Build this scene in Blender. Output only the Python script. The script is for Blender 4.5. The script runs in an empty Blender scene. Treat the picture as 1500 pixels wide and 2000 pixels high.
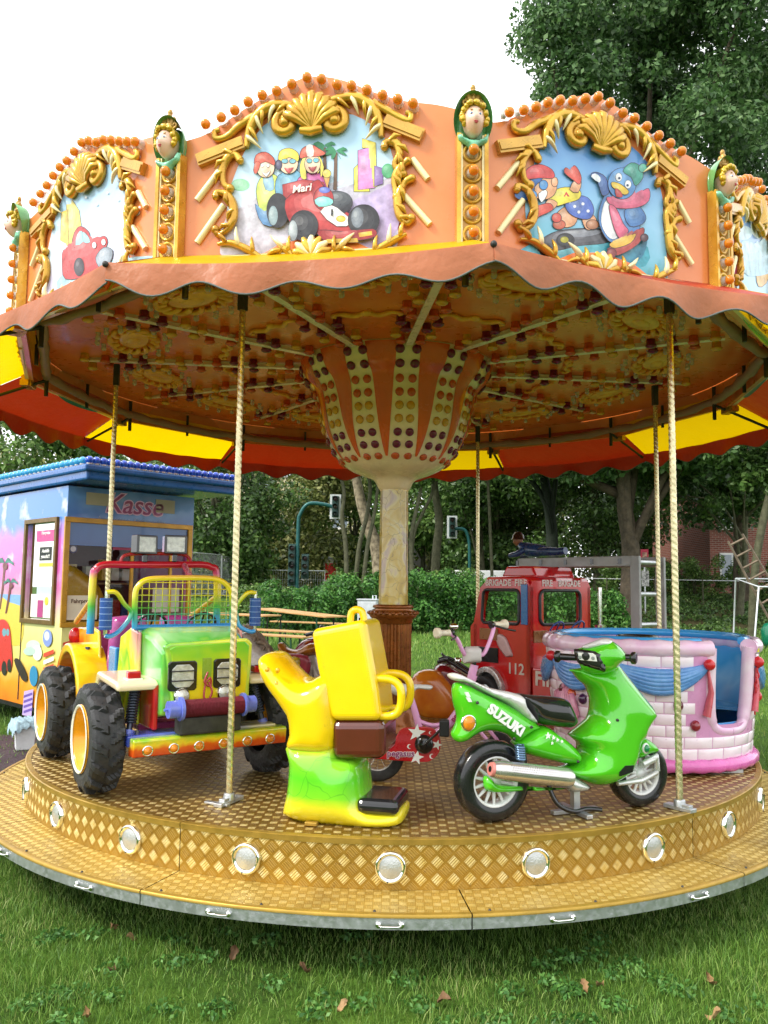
import bpy, bmesh, math, random
import numpy as np
from mathutils import Vector, Matrix, geometry
random.seed(7); rng = np.random.default_rng(7)
S = bpy.context.scene; COL = S.collection
PI = math.pi; rad = math.radians
# ---------------------------------------------------------------- camera
F, PIT, ROLL, YAW = 1590., .0908, .0114, -.0125            # fitted from the platform's circles
DECK_R, DECK_Z = 2.5, .5
CAM = np.array([0, -6.197, 1.611])
_fw = np.array([math.sin(YAW)*math.cos(PIT), math.cos(YAW)*math.cos(PIT), math.sin(PIT)])
_r = np.array([math.cos(YAW), -math.sin(YAW), 0]); _u = np.cross(_r, _fw)
_r, _u = math.cos(ROLL)*_r+math.sin(ROLL)*_u, -math.sin(ROLL)*_r+math.cos(ROLL)*_u
cd = bpy.data.cameras.new('camera'); cam = bpy.data.objects.new('camera', cd); COL.objects.link(cam)
cam.matrix_world = Matrix(((_r[0], _u[0], -_fw[0], CAM[0]), (_r[1], _u[1], -_fw[1], CAM[1]), (_r[2], _u[2], -_fw[2], CAM[2]), (0, 0, 0, 1)))
cd.sensor_fit = 'VERTICAL'; cd.sensor_height = 36; cd.lens = 36*F/2000; cd.clip_start = .05; cd.clip_end = 900
S.camera = cam
# ---------------------------------------------------------------- light: bright thin overcast, soft sun from the left
W = bpy.data.worlds.new('World'); S.world = W; W.use_nodes = True
SUN = Vector((-.80, -.40, .95)).normalized()
nt = W.node_tree; bg = nt.nodes['Background']
sky = nt.nodes.new('ShaderNodeTexSky'); sky.sky_type = 'NISHITA'; sky.sun_disc = False
sky.sun_elevation = math.asin(SUN.z); sky.sun_rotation = math.atan2(SUN.x, SUN.y)
tc = nt.nodes.new('ShaderNodeTexCoord'); nz = nt.nodes.new('ShaderNodeTexNoise'); nz.inputs['Scale'].default_value = 2.2; nz.inputs['Detail'].default_value = 5
nt.links.new(tc.outputs['Generated'], nz.inputs['Vector'])
rp = nt.nodes.new('ShaderNodeMapRange'); rp.inputs[1].default_value = .3; rp.inputs[2].default_value = .6; rp.inputs[3].default_value = .82; rp.inputs[4].default_value = 1.
nt.links.new(nz.outputs[0], rp.inputs[0])
mx = nt.nodes.new('ShaderNodeMix'); mx.data_type = 'RGBA'
nt.links.new(rp.outputs[0], mx.inputs[0]); nt.links.new(sky.outputs[0], mx.inputs[6]); mx.inputs[7].default_value = (8.6, 8.8, 9.0, 1)
nt.links.new(mx.outputs[2], bg.inputs[0]); bg.inputs[1].default_value = .13
sl = bpy.data.lights.new('sun', 'SUN'); sl.energy = 1.9; sl.angle = rad(12); sl.color = (1, .95, .87)
so = bpy.data.objects.new('sun', sl); COL.objects.link(so); so.rotation_euler = SUN.to_track_quat('Z', 'Y').to_euler(); so.location = (-12, -8, 14)
S.view_settings.view_transform = 'Standard'; S.view_settings.look = 'None'; S.view_settings.exposure = .95; S.view_settings.gamma = 1
S.render.resolution_x = 768; S.render.resolution_y = 1024
# ---------------------------------------------------------------- pixel helpers (photograph 1500 x 2000)
def ray(x, y): return _fw+_r*(x-750)/F-_u*(y-1000)/F
def pz(x, y, z=DECK_Z): d = ray(x, y); return CAM+d*(z-CAM[2])/d[2]
def py(x, y, Y): d = ray(x, y); return CAM+d*(Y-CAM[1])/d[1]
class Frame:                                              # a thing's own frame: origin + heading (local x)
    def __init__(s, o, yaw):
        s.o = np.array(o, float); s.a = yaw; s.X = np.array([math.cos(yaw), math.sin(yaw), 0]); s.Y = np.array([-math.sin(yaw), math.cos(yaw), 0])
    def side(s, x, y, v=0):                               # pixel on the plane local y = v  ->  (x, z)
        d = ray(x, y); t = (v-(CAM-s.o)@s.Y)/(d@s.Y); P = CAM+d*t-s.o; return (P@s.X, P[2])
    def front(s, x, y, u=0):                              # pixel on the plane local x = u  ->  (y, z)
        d = ray(x, y); t = (u-(CAM-s.o)@s.X)/(d@s.X); P = CAM+d*t-s.o; return (P@s.Y, P[2])
    def top(s, x, y, z=0):                                # pixel on the plane local z  ->  (x, y)
        P = pz(x, y, s.o[2]+z)-s.o; return (P@s.X, P@s.Y)
# ---------------------------------------------------------------- materials
MATS = {}
def nd(t, typ, **kw):
    n = t.nodes.new('ShaderNode'+typ)
    for k, v in kw.items():
        if k.startswith('i_'):
            key = k[2:]; key = int(key) if key.isdigit() else key.replace('_', ' ')
            if isinstance(v, bpy.types.NodeSocket): t.links.new(v, n.inputs[key])
            else: n.inputs[key].default_value = v
        else: setattr(n, k, v)
    return n
def c4(c): return (c[0], c[1], c[2], 1)
def H(h):                                                  # sRGB hex -> linear
    v = [int(h[i:i+2], 16)/255 for i in (0, 2, 4)]
    return tuple(x/12.92 if x <= .04045 else ((x+.055)/1.055)**2.4 for x in v)
def mat(name, col=(.5, .5, .5), rough=.5, metal=0, coat=0, var=.12, vs=6, bump=0, bs=60, spec=.5, trans=0, alpha=1, col2=None, ior=1.45, co='Object', emit=None):
    if name in MATS: return MATS[name]
    m = bpy.data.materials.new(name); m.use_nodes = True; t = m.node_tree; b = t.nodes['Principled BSDF']; MATS[name] = m
    tcn = nd(t, 'TexCoord'); v = tcn.outputs[co]
    n1 = nd(t, 'TexNoise', i_Vector=v, i_Scale=vs, i_Detail=6., i_Roughness=.6)
    lo = tuple(x*(1-var) for x in col) if col2 is None else col2; hi = tuple(min(1, x*(1+var)) for x in col) if col2 is None else col
    r = nd(t, 'ValToRGB', i_Fac=n1.outputs[0]); r.color_ramp.elements[0].position = .32; r.color_ramp.elements[1].position = .68
    r.color_ramp.elements[0].color = c4(lo); r.color_ramp.elements[1].color = c4(hi)
    t.links.new(r.outputs[0], b.inputs['Base Color'])
    n2 = nd(t, 'TexNoise', i_Vector=v, i_Scale=vs*3.1, i_Detail=4.)
    rr = nd(t, 'MapRange', i_0=n2.outputs[0], i_1=.3, i_2=.7, i_3=max(.02, rough*.75), i_4=min(1, rough*1.3)); t.links.new(rr.outputs[0], b.inputs['Roughness'])
    b.inputs['Metallic'].default_value = metal; b.inputs['Coat Weight'].default_value = coat; b.inputs['Coat Roughness'].default_value = .06
    b.inputs['Specular IOR Level'].default_value = spec; b.inputs['Transmission Weight'].default_value = trans; b.inputs['Alpha'].default_value = alpha; b.inputs['IOR'].default_value = ior
    if emit: b.inputs['Emission Color'].default_value = c4(emit[0]); b.inputs['Emission Strength'].default_value = emit[1]
    if coat >= .6 and metal < .1:                           # moulded gelcoat: hairline scuffs and grime specks
        n6 = nd(t, 'TexNoise', i_Vector=v, i_Scale=34., i_Detail=7., i_Roughness=.75); g6 = nd(t, 'MapRange', i_0=n6.outputs[0], i_1=.62, i_2=.72, i_3=0., i_4=.35)
        mg = nd(t, 'Mix', data_type='RGBA', i_0=g6.outputs[0], i_6=r.outputs[0], i_7=(.09, .075, .05, 1)); t.links.new(mg.outputs[2], b.inputs['Base Color']); b.inputs['Coat Roughness'].default_value = .1
    if bump:
        n3 = nd(t, 'TexNoise', i_Vector=v, i_Scale=bs, i_Detail=5.)
        bp = nd(t, 'Bump', i_Height=n3.outputs[0], i_Strength=bump, i_Distance=.01); t.links.new(bp.outputs[0], b.inputs['Normal'])
    return m
def P(h, rough=.28, coat=.35, var=.05): return mat('paint_'+h, H(h), rough, 0, coat, var, 9)
def PA(h):
    c = H(h); return mat('print_'+h, tuple(min(1, x*1.18+.03) for x in c), .35, 0, .2, .2, 16, col2=tuple(x*.62 for x in c))
def airbrush(name, stops, scale=2.2, rough=.2, grad=(0, 0, 1), amt=.55, dist=1.2, lo=0, hi=1, coat=.6):
    """sprayed paint: soft colour fields along a direction, broken up by noise"""
    m = bpy.data.materials.new(name); m.use_nodes = True; t = m.node_tree; b = t.nodes['Principled BSDF']; MATS[name] = m
    v = nd(t, 'TexCoord').outputs['Object']
    d = nd(t, 'VectorMath', operation='DOT_PRODUCT', i_0=v, i_1=grad)
    g = nd(t, 'MapRange', i_0=d.outputs['Value'], i_1=lo, i_2=hi)
    n = nd(t, 'TexNoise', i_Vector=v, i_Scale=scale, i_Detail=2., i_Distortion=dist)
    a = nd(t, 'Math', operation='MULTIPLY_ADD', i_0=n.outputs[0], i_1=amt, i_2=g.outputs[0])
    a2 = nd(t, 'Math', operation='SUBTRACT', i_0=a.outputs[0], i_1=amt*.5)
    r = nd(t, 'ValToRGB', i_Fac=a2.outputs[0]); e = r.color_ramp.elements
    while len(e) < len(stops): e.new(.5)
    for i, (p, h) in enumerate(stops): e[i].position = p; e[i].color = c4(H(h))
    t.links.new(r.outputs[0], b.inputs['Base Color']); b.inputs['Roughness'].default_value = rough; b.inputs['Coat Weight'].default_value = coat; b.inputs['Coat Roughness'].default_value = .05
    return m
# ---------------------------------------------------------------- mesh builder
class MB:
    def __init__(s): s.v = []; s.f = []; s.m = []; s.sm = []; s.T = None
    def add(s, vs, fs, m=0, smooth=False):
        o = len(s.v)
        if s.T is not None: vs = [tuple(s.T @ Vector(p)) for p in vs]
        s.v.extend([tuple(map(float, p)) for p in vs]); s.f.extend([tuple(i+o for i in f) for f in fs]); s.m.extend([m]*len(fs)); s.sm.extend([smooth]*len(fs)); return s
    def box(s, c, d, m=0, R=None):
        x, y, z = d[0]/2, d[1]/2, d[2]/2
        vs = [Vector((a*x, b*y, e*z)) for a in (-1, 1) for b in (-1, 1) for e in (-1, 1)]
        if R is not None: vs = [R @ p for p in vs]
        vs = [p+Vector(c) for p in vs]
        return s.add(vs, [(0, 1, 3, 2), (4, 6, 7, 5), (0, 4, 5, 1), (2, 3, 7, 6), (0, 2, 6, 4), (1, 5, 7, 3)], m)
    def tube(s, path, r, n=8, m=0, caps=True, smooth=True, flat=1., closed=False, up=None):
        P_ = [Vector(p) for p in path]; k = len(P_)
        rs = list(r) if hasattr(r, '__len__') else [r]*k
        vs = []; fs = []; prev = None
        for i, p in enumerate(P_):
            t = (P_[(i+1) % k]-P_[i-1]) if closed else (P_[min(i+1, k-1)]-P_[max(i-1, 0)])
            t = t.normalized() if t.length > 1e-9 else Vector((0, 0, 1))
            if prev is None:
                a = Vector(up) if up else (Vector((0, 0, 1)) if abs(t.z) < .9 else Vector((1, 0, 0)))
            else: a = prev
            x = (a-t*a.dot(t)); x = x.normalized() if x.length > 1e-6 else t.orthogonal().normalized(); prev = x; y = t.cross(x)
            for j in range(n):
                q = 2*PI*j/n; vs.append(p+(x*math.cos(q)*flat+y*math.sin(q))*rs[i])
        for i in range(k if closed else k-1):
            for j in range(n):
                a = i*n+j; b = i*n+(j+1) % n; i2 = (i+1) % k; fs.append((a, b, i2*n+(j+1) % n, i2*n+j))
        s.add(vs, fs, m, smooth)
        if caps and not closed:
            s.add([vs[j] for j in range(n)][::-1], [tuple(range(n))], m); s.add(vs[-n:], [tuple(range(n))], m)
        return s
    def cyl(s, a, b, r, r2=None, n=16, m=0, smooth=True): return s.tube([a, b], [r, r if r2 is None else r2], n, m, True, smooth)
    def lathe(s, prof, n=32, m=0, smooth=True, a0=0, a1=2*PI, axis=None, o=(0, 0, 0), sx=1, sy=1):
        """profile of (r, z); axis 'y'/'x' turns the lathe axis"""
        full = abs(a1-a0-2*PI) < 1e-6; c = n if full else n+1; vs = []; fs = []
        for r_, z in prof:
            for j in range(c):
                q = a0+(a1-a0)*j/n; p = (r_*math.sin(q)*sx, -r_*math.cos(q)*sy, z)
                if axis == 'y': p = (p[0], z, p[1])
                if axis == 'x': p = (z, p[0], p[1])
                vs.append((p[0]+o[0], p[1]+o[1], p[2]+o[2]))
        for i in range(len(prof)-1):
            for j in range(n):
                k = (j+1) % c; f = (i*c+j, i*c+k, (i+1)*c+k, (i+1)*c+j); fs.append(f)
        return s.add(vs, fs, m, smooth)
    def ball(s, c, r, n=12, m=0, k=None, R=None):
        r = r if hasattr(r, '__len__') else (r, r, r); k = k or max(6, n*2//3); vs = []; fs = []
        for i in range(k+1):
            t = PI*i/k
            for j in range(n):
                q = 2*PI*j/n; p = Vector((r[0]*math.sin(t)*math.cos(q), r[1]*math.sin(t)*math.sin(q), r[2]*math.cos(t)))
                if R is not None: p = R @ p
                vs.append(p+Vector(c))
        for i in range(k):
            for j in range(n): fs.append((i*n+j, (i+1)*n+j, (i+1)*n+(j+1) % n, i*n+(j+1) % n))
        return s.add(vs, fs, m, True)
    def poly(s, pts, m=0): return s.add(pts, [tuple(range(len(pts)))], m)
    def prism(s, pts, h, m=0, to=None):
        """2-D outline (a, b) pushed from c0 to c1; to(a, b, c) -> xyz"""
        to = to or (lambda a, b, c: (a, c, b)); n = len(pts); c0, c1 = h
        s.add([to(a, b, c0) for a, b in pts]+[to(a, b, c1) for a, b in pts], [tuple(range(n))[::-1], tuple(range(n, 2*n))]+[(i, (i+1) % n, n+(i+1) % n, n+i) for i in range(n)], m); return s
    def pillow(s, pts, w, rb, h=.02, m=0, to=None, mid=0., wf=None, back=True, sm=3, e=2.):
        """moulded shape: traced outline, swelling from its edge over rb to half-width w"""
        to = to or (lambda a, b, c: (a, c, b)); q = smooth2(pts, sm) if sm else [tuple(p) for p in pts]
        q = resample(q, h); A = np.array(q); n = len(q)
        x0, y0 = A.min(0); x1, y1 = A.max(0); g = []
        xs = np.arange(x0, x1, h); ys = np.arange(y0, y1, h*.87)
        G = np.array([(x+(h/2 if j % 2 else 0), y) for j, y in enumerate(ys) for x in xs]) if len(xs) and len(ys) else np.zeros((0, 2))
        if len(G):
            ins = inside(G, A); G = G[ins]
            if len(G): G = G[bdist(G, A) > (h*.8 if w > .05 else h*.45)]
            if w > .05:                                     # extra rings so that the steep edge stays round
                nx = np.roll(A, -1, 0)-np.roll(A, 1, 0); nn = np.stack([-nx[:, 1], nx[:, 0]], 1)/(np.hypot(nx[:, 0], nx[:, 1])[:, None]+1e-9)
                if np.sum(A[:, 0]*np.roll(A[:, 1], -1)-np.roll(A[:, 0], -1)*A[:, 1]) < 0: nn = -nn
                for f_ in (.04, .14, .32, .58):
                    R_ = A+nn*h*f_; R_ = R_[inside(R_, A)]; R_ = R_[bdist(R_, A) > h*f_*.8]; G = np.concatenate([G, R_])
        pts2 = [Vector(p) for p in q]+[Vector(p) for p in G]
        r_ = geometry.delaunay_2d_cdt(pts2, [], [list(range(n))], 1, 1e-6)
        V = np.array([tuple(p) for p in r_[0]]); D = bdist(V, A); tt = np.clip(D/rb, 0, 1)
        hh = (1-(1-tt)**e)**(1/e)
        ww = np.array([wf(a, b) for a, b in V]) if wf else 1.
        hh = hh*w*ww; tris = [tuple(f) for f in r_[2]]; edge = D < 1e-5
        vs = [to(a, b, mid-c) for (a, b), c in zip(V, hh)]; fs = [t[::-1] for t in tris]
        if back:
            idx = {}
            for i in range(len(V)):
                if edge[i]: idx[i] = i
                else: idx[i] = len(vs); vs.append(to(V[i][0], V[i][1], mid+hh[i]))
            fs = fs+[tuple(idx[i] for i in t) for t in tris]
        return s.add(vs, fs, m, True)
    def build(s, name, mats, parent=None, loc=None, rot=None, bevel=0, seg=2, sub=0, fix=True):
        me = bpy.data.meshes.new(name); me.from_pydata(s.v, [], s.f)
        mats = mats if isinstance(mats, (list, tuple)) else [mats]
        for m in mats: me.materials.append(m)
        me.polygons.foreach_set('material_index', s.m); me.polygons.foreach_set('use_smooth', s.sm)
        if fix:
            bm = bmesh.new(); bm.from_mesh(me); bmesh.ops.recalc_face_normals(bm, faces=bm.faces); bm.to_mesh(me); bm.free()
        me.update()
        return put(name, me, parent, loc, rot, bevel, seg, sub)
def put(name, me, parent=None, loc=None, rot=None, bevel=0, seg=2, sub=0):
    o = bpy.data.objects.new(name, me); COL.objects.link(o)
    if parent is not None: o.parent = parent
    if loc is not None: o.location = loc
    if rot is not None: o.rotation_euler = rot if hasattr(rot, '__len__') else (0, 0, rot)
    if bevel:
        b = o.modifiers.new('bevel', 'BEVEL'); b.width = bevel; b.segments = seg; b.limit_method = 'ANGLE'; b.angle_limit = rad(35)
    if sub: q = o.modifiers.new('sub', 'SUBSURF'); q.levels = sub; q.render_levels = sub
    return o
def smooth2(p, k=3):
    n = len(p); out = []
    for i in range(n):
        a, b, c, d = (np.array(p[(i+j) % n], float) for j in (-1, 0, 1, 2))
        for t in (j/k for j in range(k)):
            out.append(tuple(.5*((2*b)+(c-a)*t+(2*a-5*b+4*c-d)*t*t+(3*b-a-3*c+d)*t**3)))
    return out
def spline(p, k=6):
    p = [np.array(q, float) for q in p]; n = len(p); out = []
    for i in range(n-1):
        a, b, c, d = p[max(i-1, 0)], p[i], p[i+1], p[min(i+2, n-1)]
        for j in range(k):
            t = j/k; out.append(tuple(.5*((2*b)+(c-a)*t+(2*a-5*b+4*c-d)*t*t+(3*b-a-3*c+d)*t**3)))
    out.append(tuple(p[-1])); return out
def resample(q, h):
    out = []; n = len(q)
    for i in range(n):
        a = np.array(q[i]); b = np.array(q[(i+1) % n]); k = max(1, int(round(np.linalg.norm(b-a)/h)))
        if np.linalg.norm(b-a) < 1e-6: continue
        out.extend([tuple(a+(b-a)*j/k) for j in range(k)])
    return out
def inside(G, A):
    r = np.zeros(len(G), bool); n = len(A)
    for i in range(n):
        (x0, y0), (x1, y1) = A[i], A[(i+1) % n]
        if y0 == y1: continue
        c = ((G[:, 1] < y0) != (G[:, 1] < y1)) & (G[:, 0] < (x1-x0)*(G[:, 1]-y0)/(y1-y0)+x0); r ^= c
    return r
def bdist(G, A):
    d = np.full(len(G), 1e9); n = len(A)
    for i in range(n):
        a = A[i]; b = A[(i+1) % n]-a; L = b@b
        if L < 1e-14: continue
        t = np.clip(((G-a)@b)/L, 0, 1); d = np.minimum(d, np.hypot(*(G-a-t[:, None]*b).T))
    return d
def empty(name, loc=(0, 0, 0), rz=0):
    o = bpy.data.objects.new(name, None); COL.objects.link(o); o.location = tuple(map(float, loc)); o.rotation_euler = (0, 0, rz); o.empty_display_size = .1; return o
def tag(o, label, cat, group=None, kind=None):
    if label: o['label'] = label
    if cat: o['category'] = cat
    if group: o['group'] = group
    if kind: o['kind'] = kind
    return o
def text(name, s, size, m, parent, M, bold=0., shear=0., ex=.0008, align='CENTER'):
    cu = bpy.data.curves.new('t', 'FONT'); cu.body = s; cu.size = size; cu.align_x = align; cu.align_y = 'CENTER'; cu.extrude = ex; cu.offset = bold; cu.shear = shear; cu.resolution_u = 3
    o = bpy.data.objects.new('t', cu); COL.objects.link(o)
    me = bpy.data.meshes.new_from_object(o.evaluated_get(bpy.context.evaluated_depsgraph_get()))
    bpy.data.objects.remove(o); bpy.data.curves.remove(cu)
    me.name = name; me.materials.clear(); me.materials.append(m); me.transform(M)
    return put(name, me, parent)
def TM(o, x, y):                                           # text matrix: origin, reading direction, up direction
    x = Vector(x).normalized(); y = Vector(y); y = (y-x*y.dot(x)).normalized(); z = x.cross(y)
    return Matrix(((x.x, y.x, z.x, o[0]), (x.y, y.y, z.y, o[1]), (x.z, y.z, z.z, o[2]), (0, 0, 0, 1)))
# shared finishes
GOLD = mat('gold_paint', H('e0b440'), .28, .5, .3, .25, 5, .12, 40, col2=H('b07c20'))
CREAMGOLD = mat('pale_gold_paint', H('e8d9a4'), .35, .2, .3, .12, 6)
CHROME = mat('chrome', (.82, .82, .8), .1, 1, 0, .06, 12)
STEEL = mat('galvanised_steel', (.52, .54, .55), .42, .85, 0, .12, 14, .08, 90)
BLACK = mat('black_gloss', (.012, .012, .013), .16, 0, .5, .2)
RUBBER = mat('black_rubber', (.022, .022, .023), .6, 0, 0, .35, 20, .25, 120)
AMBER = mat('amber_globe', (.95, .30, .02), .1, 0, 0, .15, 40, trans=.3)
CLEAR = mat('clear_plastic', (.85, .83, .78), .12, 0, 0, .04, 30, trans=.6)
# ================================================================ CAROUSEL
car = tag(empty('carousel'), 'large round fairground carousel with orange crown, red and yellow awning and gold tread-plate platform', 'carousel')
PH = rad(6.94); ST = rad(30)
def polar(a, r, z): return (r*math.sin(a), -r*math.cos(a), z)
def tread(name, flat, cell=.044, rotated=False, step=False):
    """five-bar tread plate: bars cross in alternate squares, worn bright on top, with a sheen painted into one set"""
    m = bpy.data.materials.new(name); m.use_nodes = True; t = m.node_tree; b = t.nodes['Principled BSDF']
    geo = nd(t, 'TexCoord').outputs['Object']; sp = nd(t, 'SeparateXYZ', i_0=geo)
    if flat: u, v = sp.outputs[0], sp.outputs[1]
    else:
        at = nd(t, 'Math', operation='ARCTAN2', i_0=sp.outputs[0], i_1=sp.outputs[1]); u = nd(t, 'Math', operation='MULTIPLY', i_0=at.outputs[0], i_1=DECK_R).outputs[0]; v = sp.outputs[2]
    if rotated:
        a_ = nd(t, 'Math', operation='ADD', i_0=u, i_1=v); b_ = nd(t, 'Math', operation='SUBTRACT', i_0=u, i_1=v)
        u = nd(t, 'Math', operation='MULTIPLY', i_0=a_.outputs[0], i_1=.7071).outputs[0]; v = nd(t, 'Math', operation='MULTIPLY', i_0=b_.outputs[0], i_1=.7071).outputs[0]
    cu = nd(t, 'Math', operation='MULTIPLY', i_0=u, i_1=1/cell).outputs[0]; cv = nd(t, 'Math', operation='MULTIPLY', i_0=v, i_1=1/cell).outputs[0]
    fu = nd(t, 'Math', operation='FLOOR', i_0=cu).outputs[0]; fv = nd(t, 'Math', operation='FLOOR', i_0=cv).outputs[0]
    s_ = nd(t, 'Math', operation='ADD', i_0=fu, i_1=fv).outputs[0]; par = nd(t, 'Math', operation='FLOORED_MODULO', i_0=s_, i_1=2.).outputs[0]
    # bars: along u in even squares, along v in odd ones
    w1 = nd(t, 'Math', operation='FRACT', i_0=nd(t, 'Math', operation='MULTIPLY', i_0=cu, i_1=5.).outputs[0]).outputs[0]
    w2 = nd(t, 'Math', operation='FRACT', i_0=nd(t, 'Math', operation='MULTIPLY', i_0=cv, i_1=5.).outputs[0]).outputs[0]
    w = nd(t, 'Mix', i_0=par, i_2=w1 if flat else w2, i_3=w2 if flat else w1).outputs[0]
    tri = nd(t, 'Math', operation='PINGPONG', i_0=nd(t, 'Math', operation='MULTIPLY', i_0=w, i_1=2.).outputs[0], i_1=1.).outputs[0]
    bar = nd(t, 'MapRange', i_0=tri, i_1=.15, i_2=.5, interpolation_type='SMOOTHSTEP').outputs[0]
    def edge(c): return nd(t, 'Math', operation='PINGPONG', i_0=c, i_1=.5).outputs[0]
    eu = nd(t, 'MapRange', i_0=nd(t, 'Math', operation='MINIMUM', i_0=edge(cu), i_1=edge(cv)).outputs[0], i_1=.05 if step else .09, i_2=.10 if step else .16).outputs[0]
    bar = nd(t, 'Math', operation='MULTIPLY', i_0=bar, i_1=eu).outputs[0]
    n = nd(t, 'TexNoise', i_Vector=geo, i_Scale=2.5, i_Detail=8., i_Roughness=.65); n2 = nd(t, 'TexNoise', i_Vector=geo, i_Scale=30., i_Detail=4.)
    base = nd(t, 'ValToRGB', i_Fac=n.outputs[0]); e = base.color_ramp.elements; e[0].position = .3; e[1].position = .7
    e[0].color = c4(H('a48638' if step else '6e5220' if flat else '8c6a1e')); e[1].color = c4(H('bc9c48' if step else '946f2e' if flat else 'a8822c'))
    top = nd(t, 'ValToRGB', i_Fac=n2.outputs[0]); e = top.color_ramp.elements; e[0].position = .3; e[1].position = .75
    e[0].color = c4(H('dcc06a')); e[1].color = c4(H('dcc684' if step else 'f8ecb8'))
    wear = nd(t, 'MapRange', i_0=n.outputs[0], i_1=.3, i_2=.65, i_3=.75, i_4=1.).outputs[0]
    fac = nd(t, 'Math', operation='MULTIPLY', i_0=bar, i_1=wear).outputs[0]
    par_sheen = nd(t, 'MapRange', i_0=par, i_3=.45 if step else .1 if flat else .1, i_4=1.).outputs[0]  # painted sheen: bars in every other square coloured brighter
    fac = nd(t, 'Math', operation='MULTIPLY', i_0=fac, i_1=par_sheen).outputs[0]
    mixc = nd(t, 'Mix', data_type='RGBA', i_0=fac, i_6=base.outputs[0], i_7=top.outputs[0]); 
    n4 = nd(t, 'TexNoise', i_Vector=geo, i_Scale=1.6, i_Detail=9., i_Roughness=.72, i_Distortion=.6); dm = nd(t, 'MapRange', i_0=n4.outputs[0], i_1=.5, i_2=.68, i_3=0., i_4=.62).outputs[0]
    n5 = nd(t, 'TexNoise', i_Vector=geo, i_Scale=55., i_Detail=5.); d5 = nd(t, 'MapRange', i_0=n5.outputs[0], i_1=.6, i_2=.72, i_3=0., i_4=.5).outputs[0]
    dirt = nd(t, 'Math', operation='MAXIMUM', i_0=dm, i_1=d5).outputs[0] if flat else d5
    mixd = nd(t, 'Mix', data_type='RGBA', i_0=dirt, i_6=mixc.outputs[2], i_7=c4(H('6a5026'))); t.links.new(mixd.outputs[2], b.inputs['Base Color'])
    b.inputs['Metallic'].default_value = .5
    ro = nd(t, 'MapRange', i_0=n2.outputs[0], i_1=.3, i_2=.7, i_3=.3, i_4=.5); t.links.new(ro.outputs[0], b.inputs['Roughness'])
    b.inputs['Anisotropic'].default_value = .85; t.links.new(nd(t, 'Math', operation='MULTIPLY_ADD', i_0=par, i_1=.25, i_2=.125 if rotated else 0.).outputs[0], b.inputs['Anisotropic Rotation'])
    if flat:
        tg = nd(t, 'CombineXYZ', i_0=1., i_1=0., i_2=0.)
    else: tg = nd(t, 'CombineXYZ', i_0=0., i_1=0., i_2=1.)
    t.links.new(tg.outputs[0], b.inputs['Tangent'])
    bp = nd(t, 'Bump', i_Height=bar, i_Strength=.55, i_Distance=.0025); t.links.new(bp.outputs[0], b.inputs['Normal'])
    return m
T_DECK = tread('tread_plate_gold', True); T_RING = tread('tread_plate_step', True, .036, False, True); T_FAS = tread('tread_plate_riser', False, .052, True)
TRIM = mat('gold_anodised_trim', H('a8883a'), .42, .55, 0, .15, 8)
DARKIRON = mat('dark_iron', (.05, .048, .045), .55, .4, 0, .3, 15)
# platform plates
for k in range(6):
    a0 = PH+rad(30)+k*rad(60)+.0008; a1 = a0+rad(60)-.0016; m = MB(); n = 24
    vs = [polar(a0+(a1-a0)*j/n, r, DECK_Z) for r in (.12, 1.3, DECK_R-.012) for j in range(n+1)]
    m.add(vs, [(i*(n+1)+j, i*(n+1)+j+1, (i+1)*(n+1)+j+1, (i+1)*(n+1)+j) for i in range(2) for j in range(n)])
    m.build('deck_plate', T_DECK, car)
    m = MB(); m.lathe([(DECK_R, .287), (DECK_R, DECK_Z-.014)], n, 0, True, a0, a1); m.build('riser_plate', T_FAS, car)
    m = MB(); m.lathe([(DECK_R+.004, DECK_Z-.022), (DECK_R+.005, DECK_Z+.002), (DECK_R-.001, DECK_Z+.005), (DECK_R-.03, DECK_Z+.004), (DECK_R-.03, DECK_Z-.02)], n, 0, False, a0, a1); m.build('deck_edge_trim', TRIM, car)
RR = 2.765
for k in range(12):
    a0 = PH+k*ST+.001; a1 = a0+ST-.002
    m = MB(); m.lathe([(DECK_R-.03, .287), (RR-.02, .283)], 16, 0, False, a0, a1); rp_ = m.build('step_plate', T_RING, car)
    m = MB(); m.lathe([(RR-.025, .286), (RR-.002, .287), (RR+.003, .283), (RR+.003, .272)], 16, 0, True, a0, a1); m.build('edge_trim', TRIM, rp_)
    m = MB(); m.lathe([(RR, .273), (RR, .226), (RR-.03, .222), (RR-.03, .27)], 16, 0, False, a0, a1); m.build('rim_band', STEEL, car)
mh = MB(); mh.tube([(-.045, 0, 0), (-.042, -.018, 0), (-.03, -.024, 0), (.03, -.024, 0), (.042, -.018, 0), (.045, 0, 0)], .0045, 6); mh.ball((-.047, -.003, 0), (.013, .006, .013), 8); mh.ball((.047, -.003, 0), (.013, .006, .013), 8)
hm = None; lampm = None
for k in range(24):
    a = k*rad(15)
    if hm is None:
        o = mh.build('rim_handle', CHROME, car, polar(a, RR+.002, .247), a); hm = o.data
        m = MB(); m.lathe([(.0, -.012), (.05, -.012), (.053, -.016), (.062, -.022), (.069, -.014), (.071, 0)], 28, 0, True, axis='y')
        m.lathe([(.0, -.021), (.03, -.0195), (.05, -.0125)], 24, 1, True, axis='y')
        for q in range(3): m.ball((.06*math.cos(q*2.1+.3), -.021, .06*math.sin(q*2.1+.3)), .004, 6, 2)
        LENS = mat('ribbed_lamp_lens', (.5, .51, .5), .2, .5, .6, .1, 30, .25, 160)
        lampm = m.build('riser_lamp', [CHROME, LENS, DARKIRON], car, polar(a, DECK_R, .385), a).data
    else:
        put('rim_handle', hm, car, polar(a, RR+.002, .247), a); put('riser_lamp', lampm, car, polar(a, DECK_R, .385), a)
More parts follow.
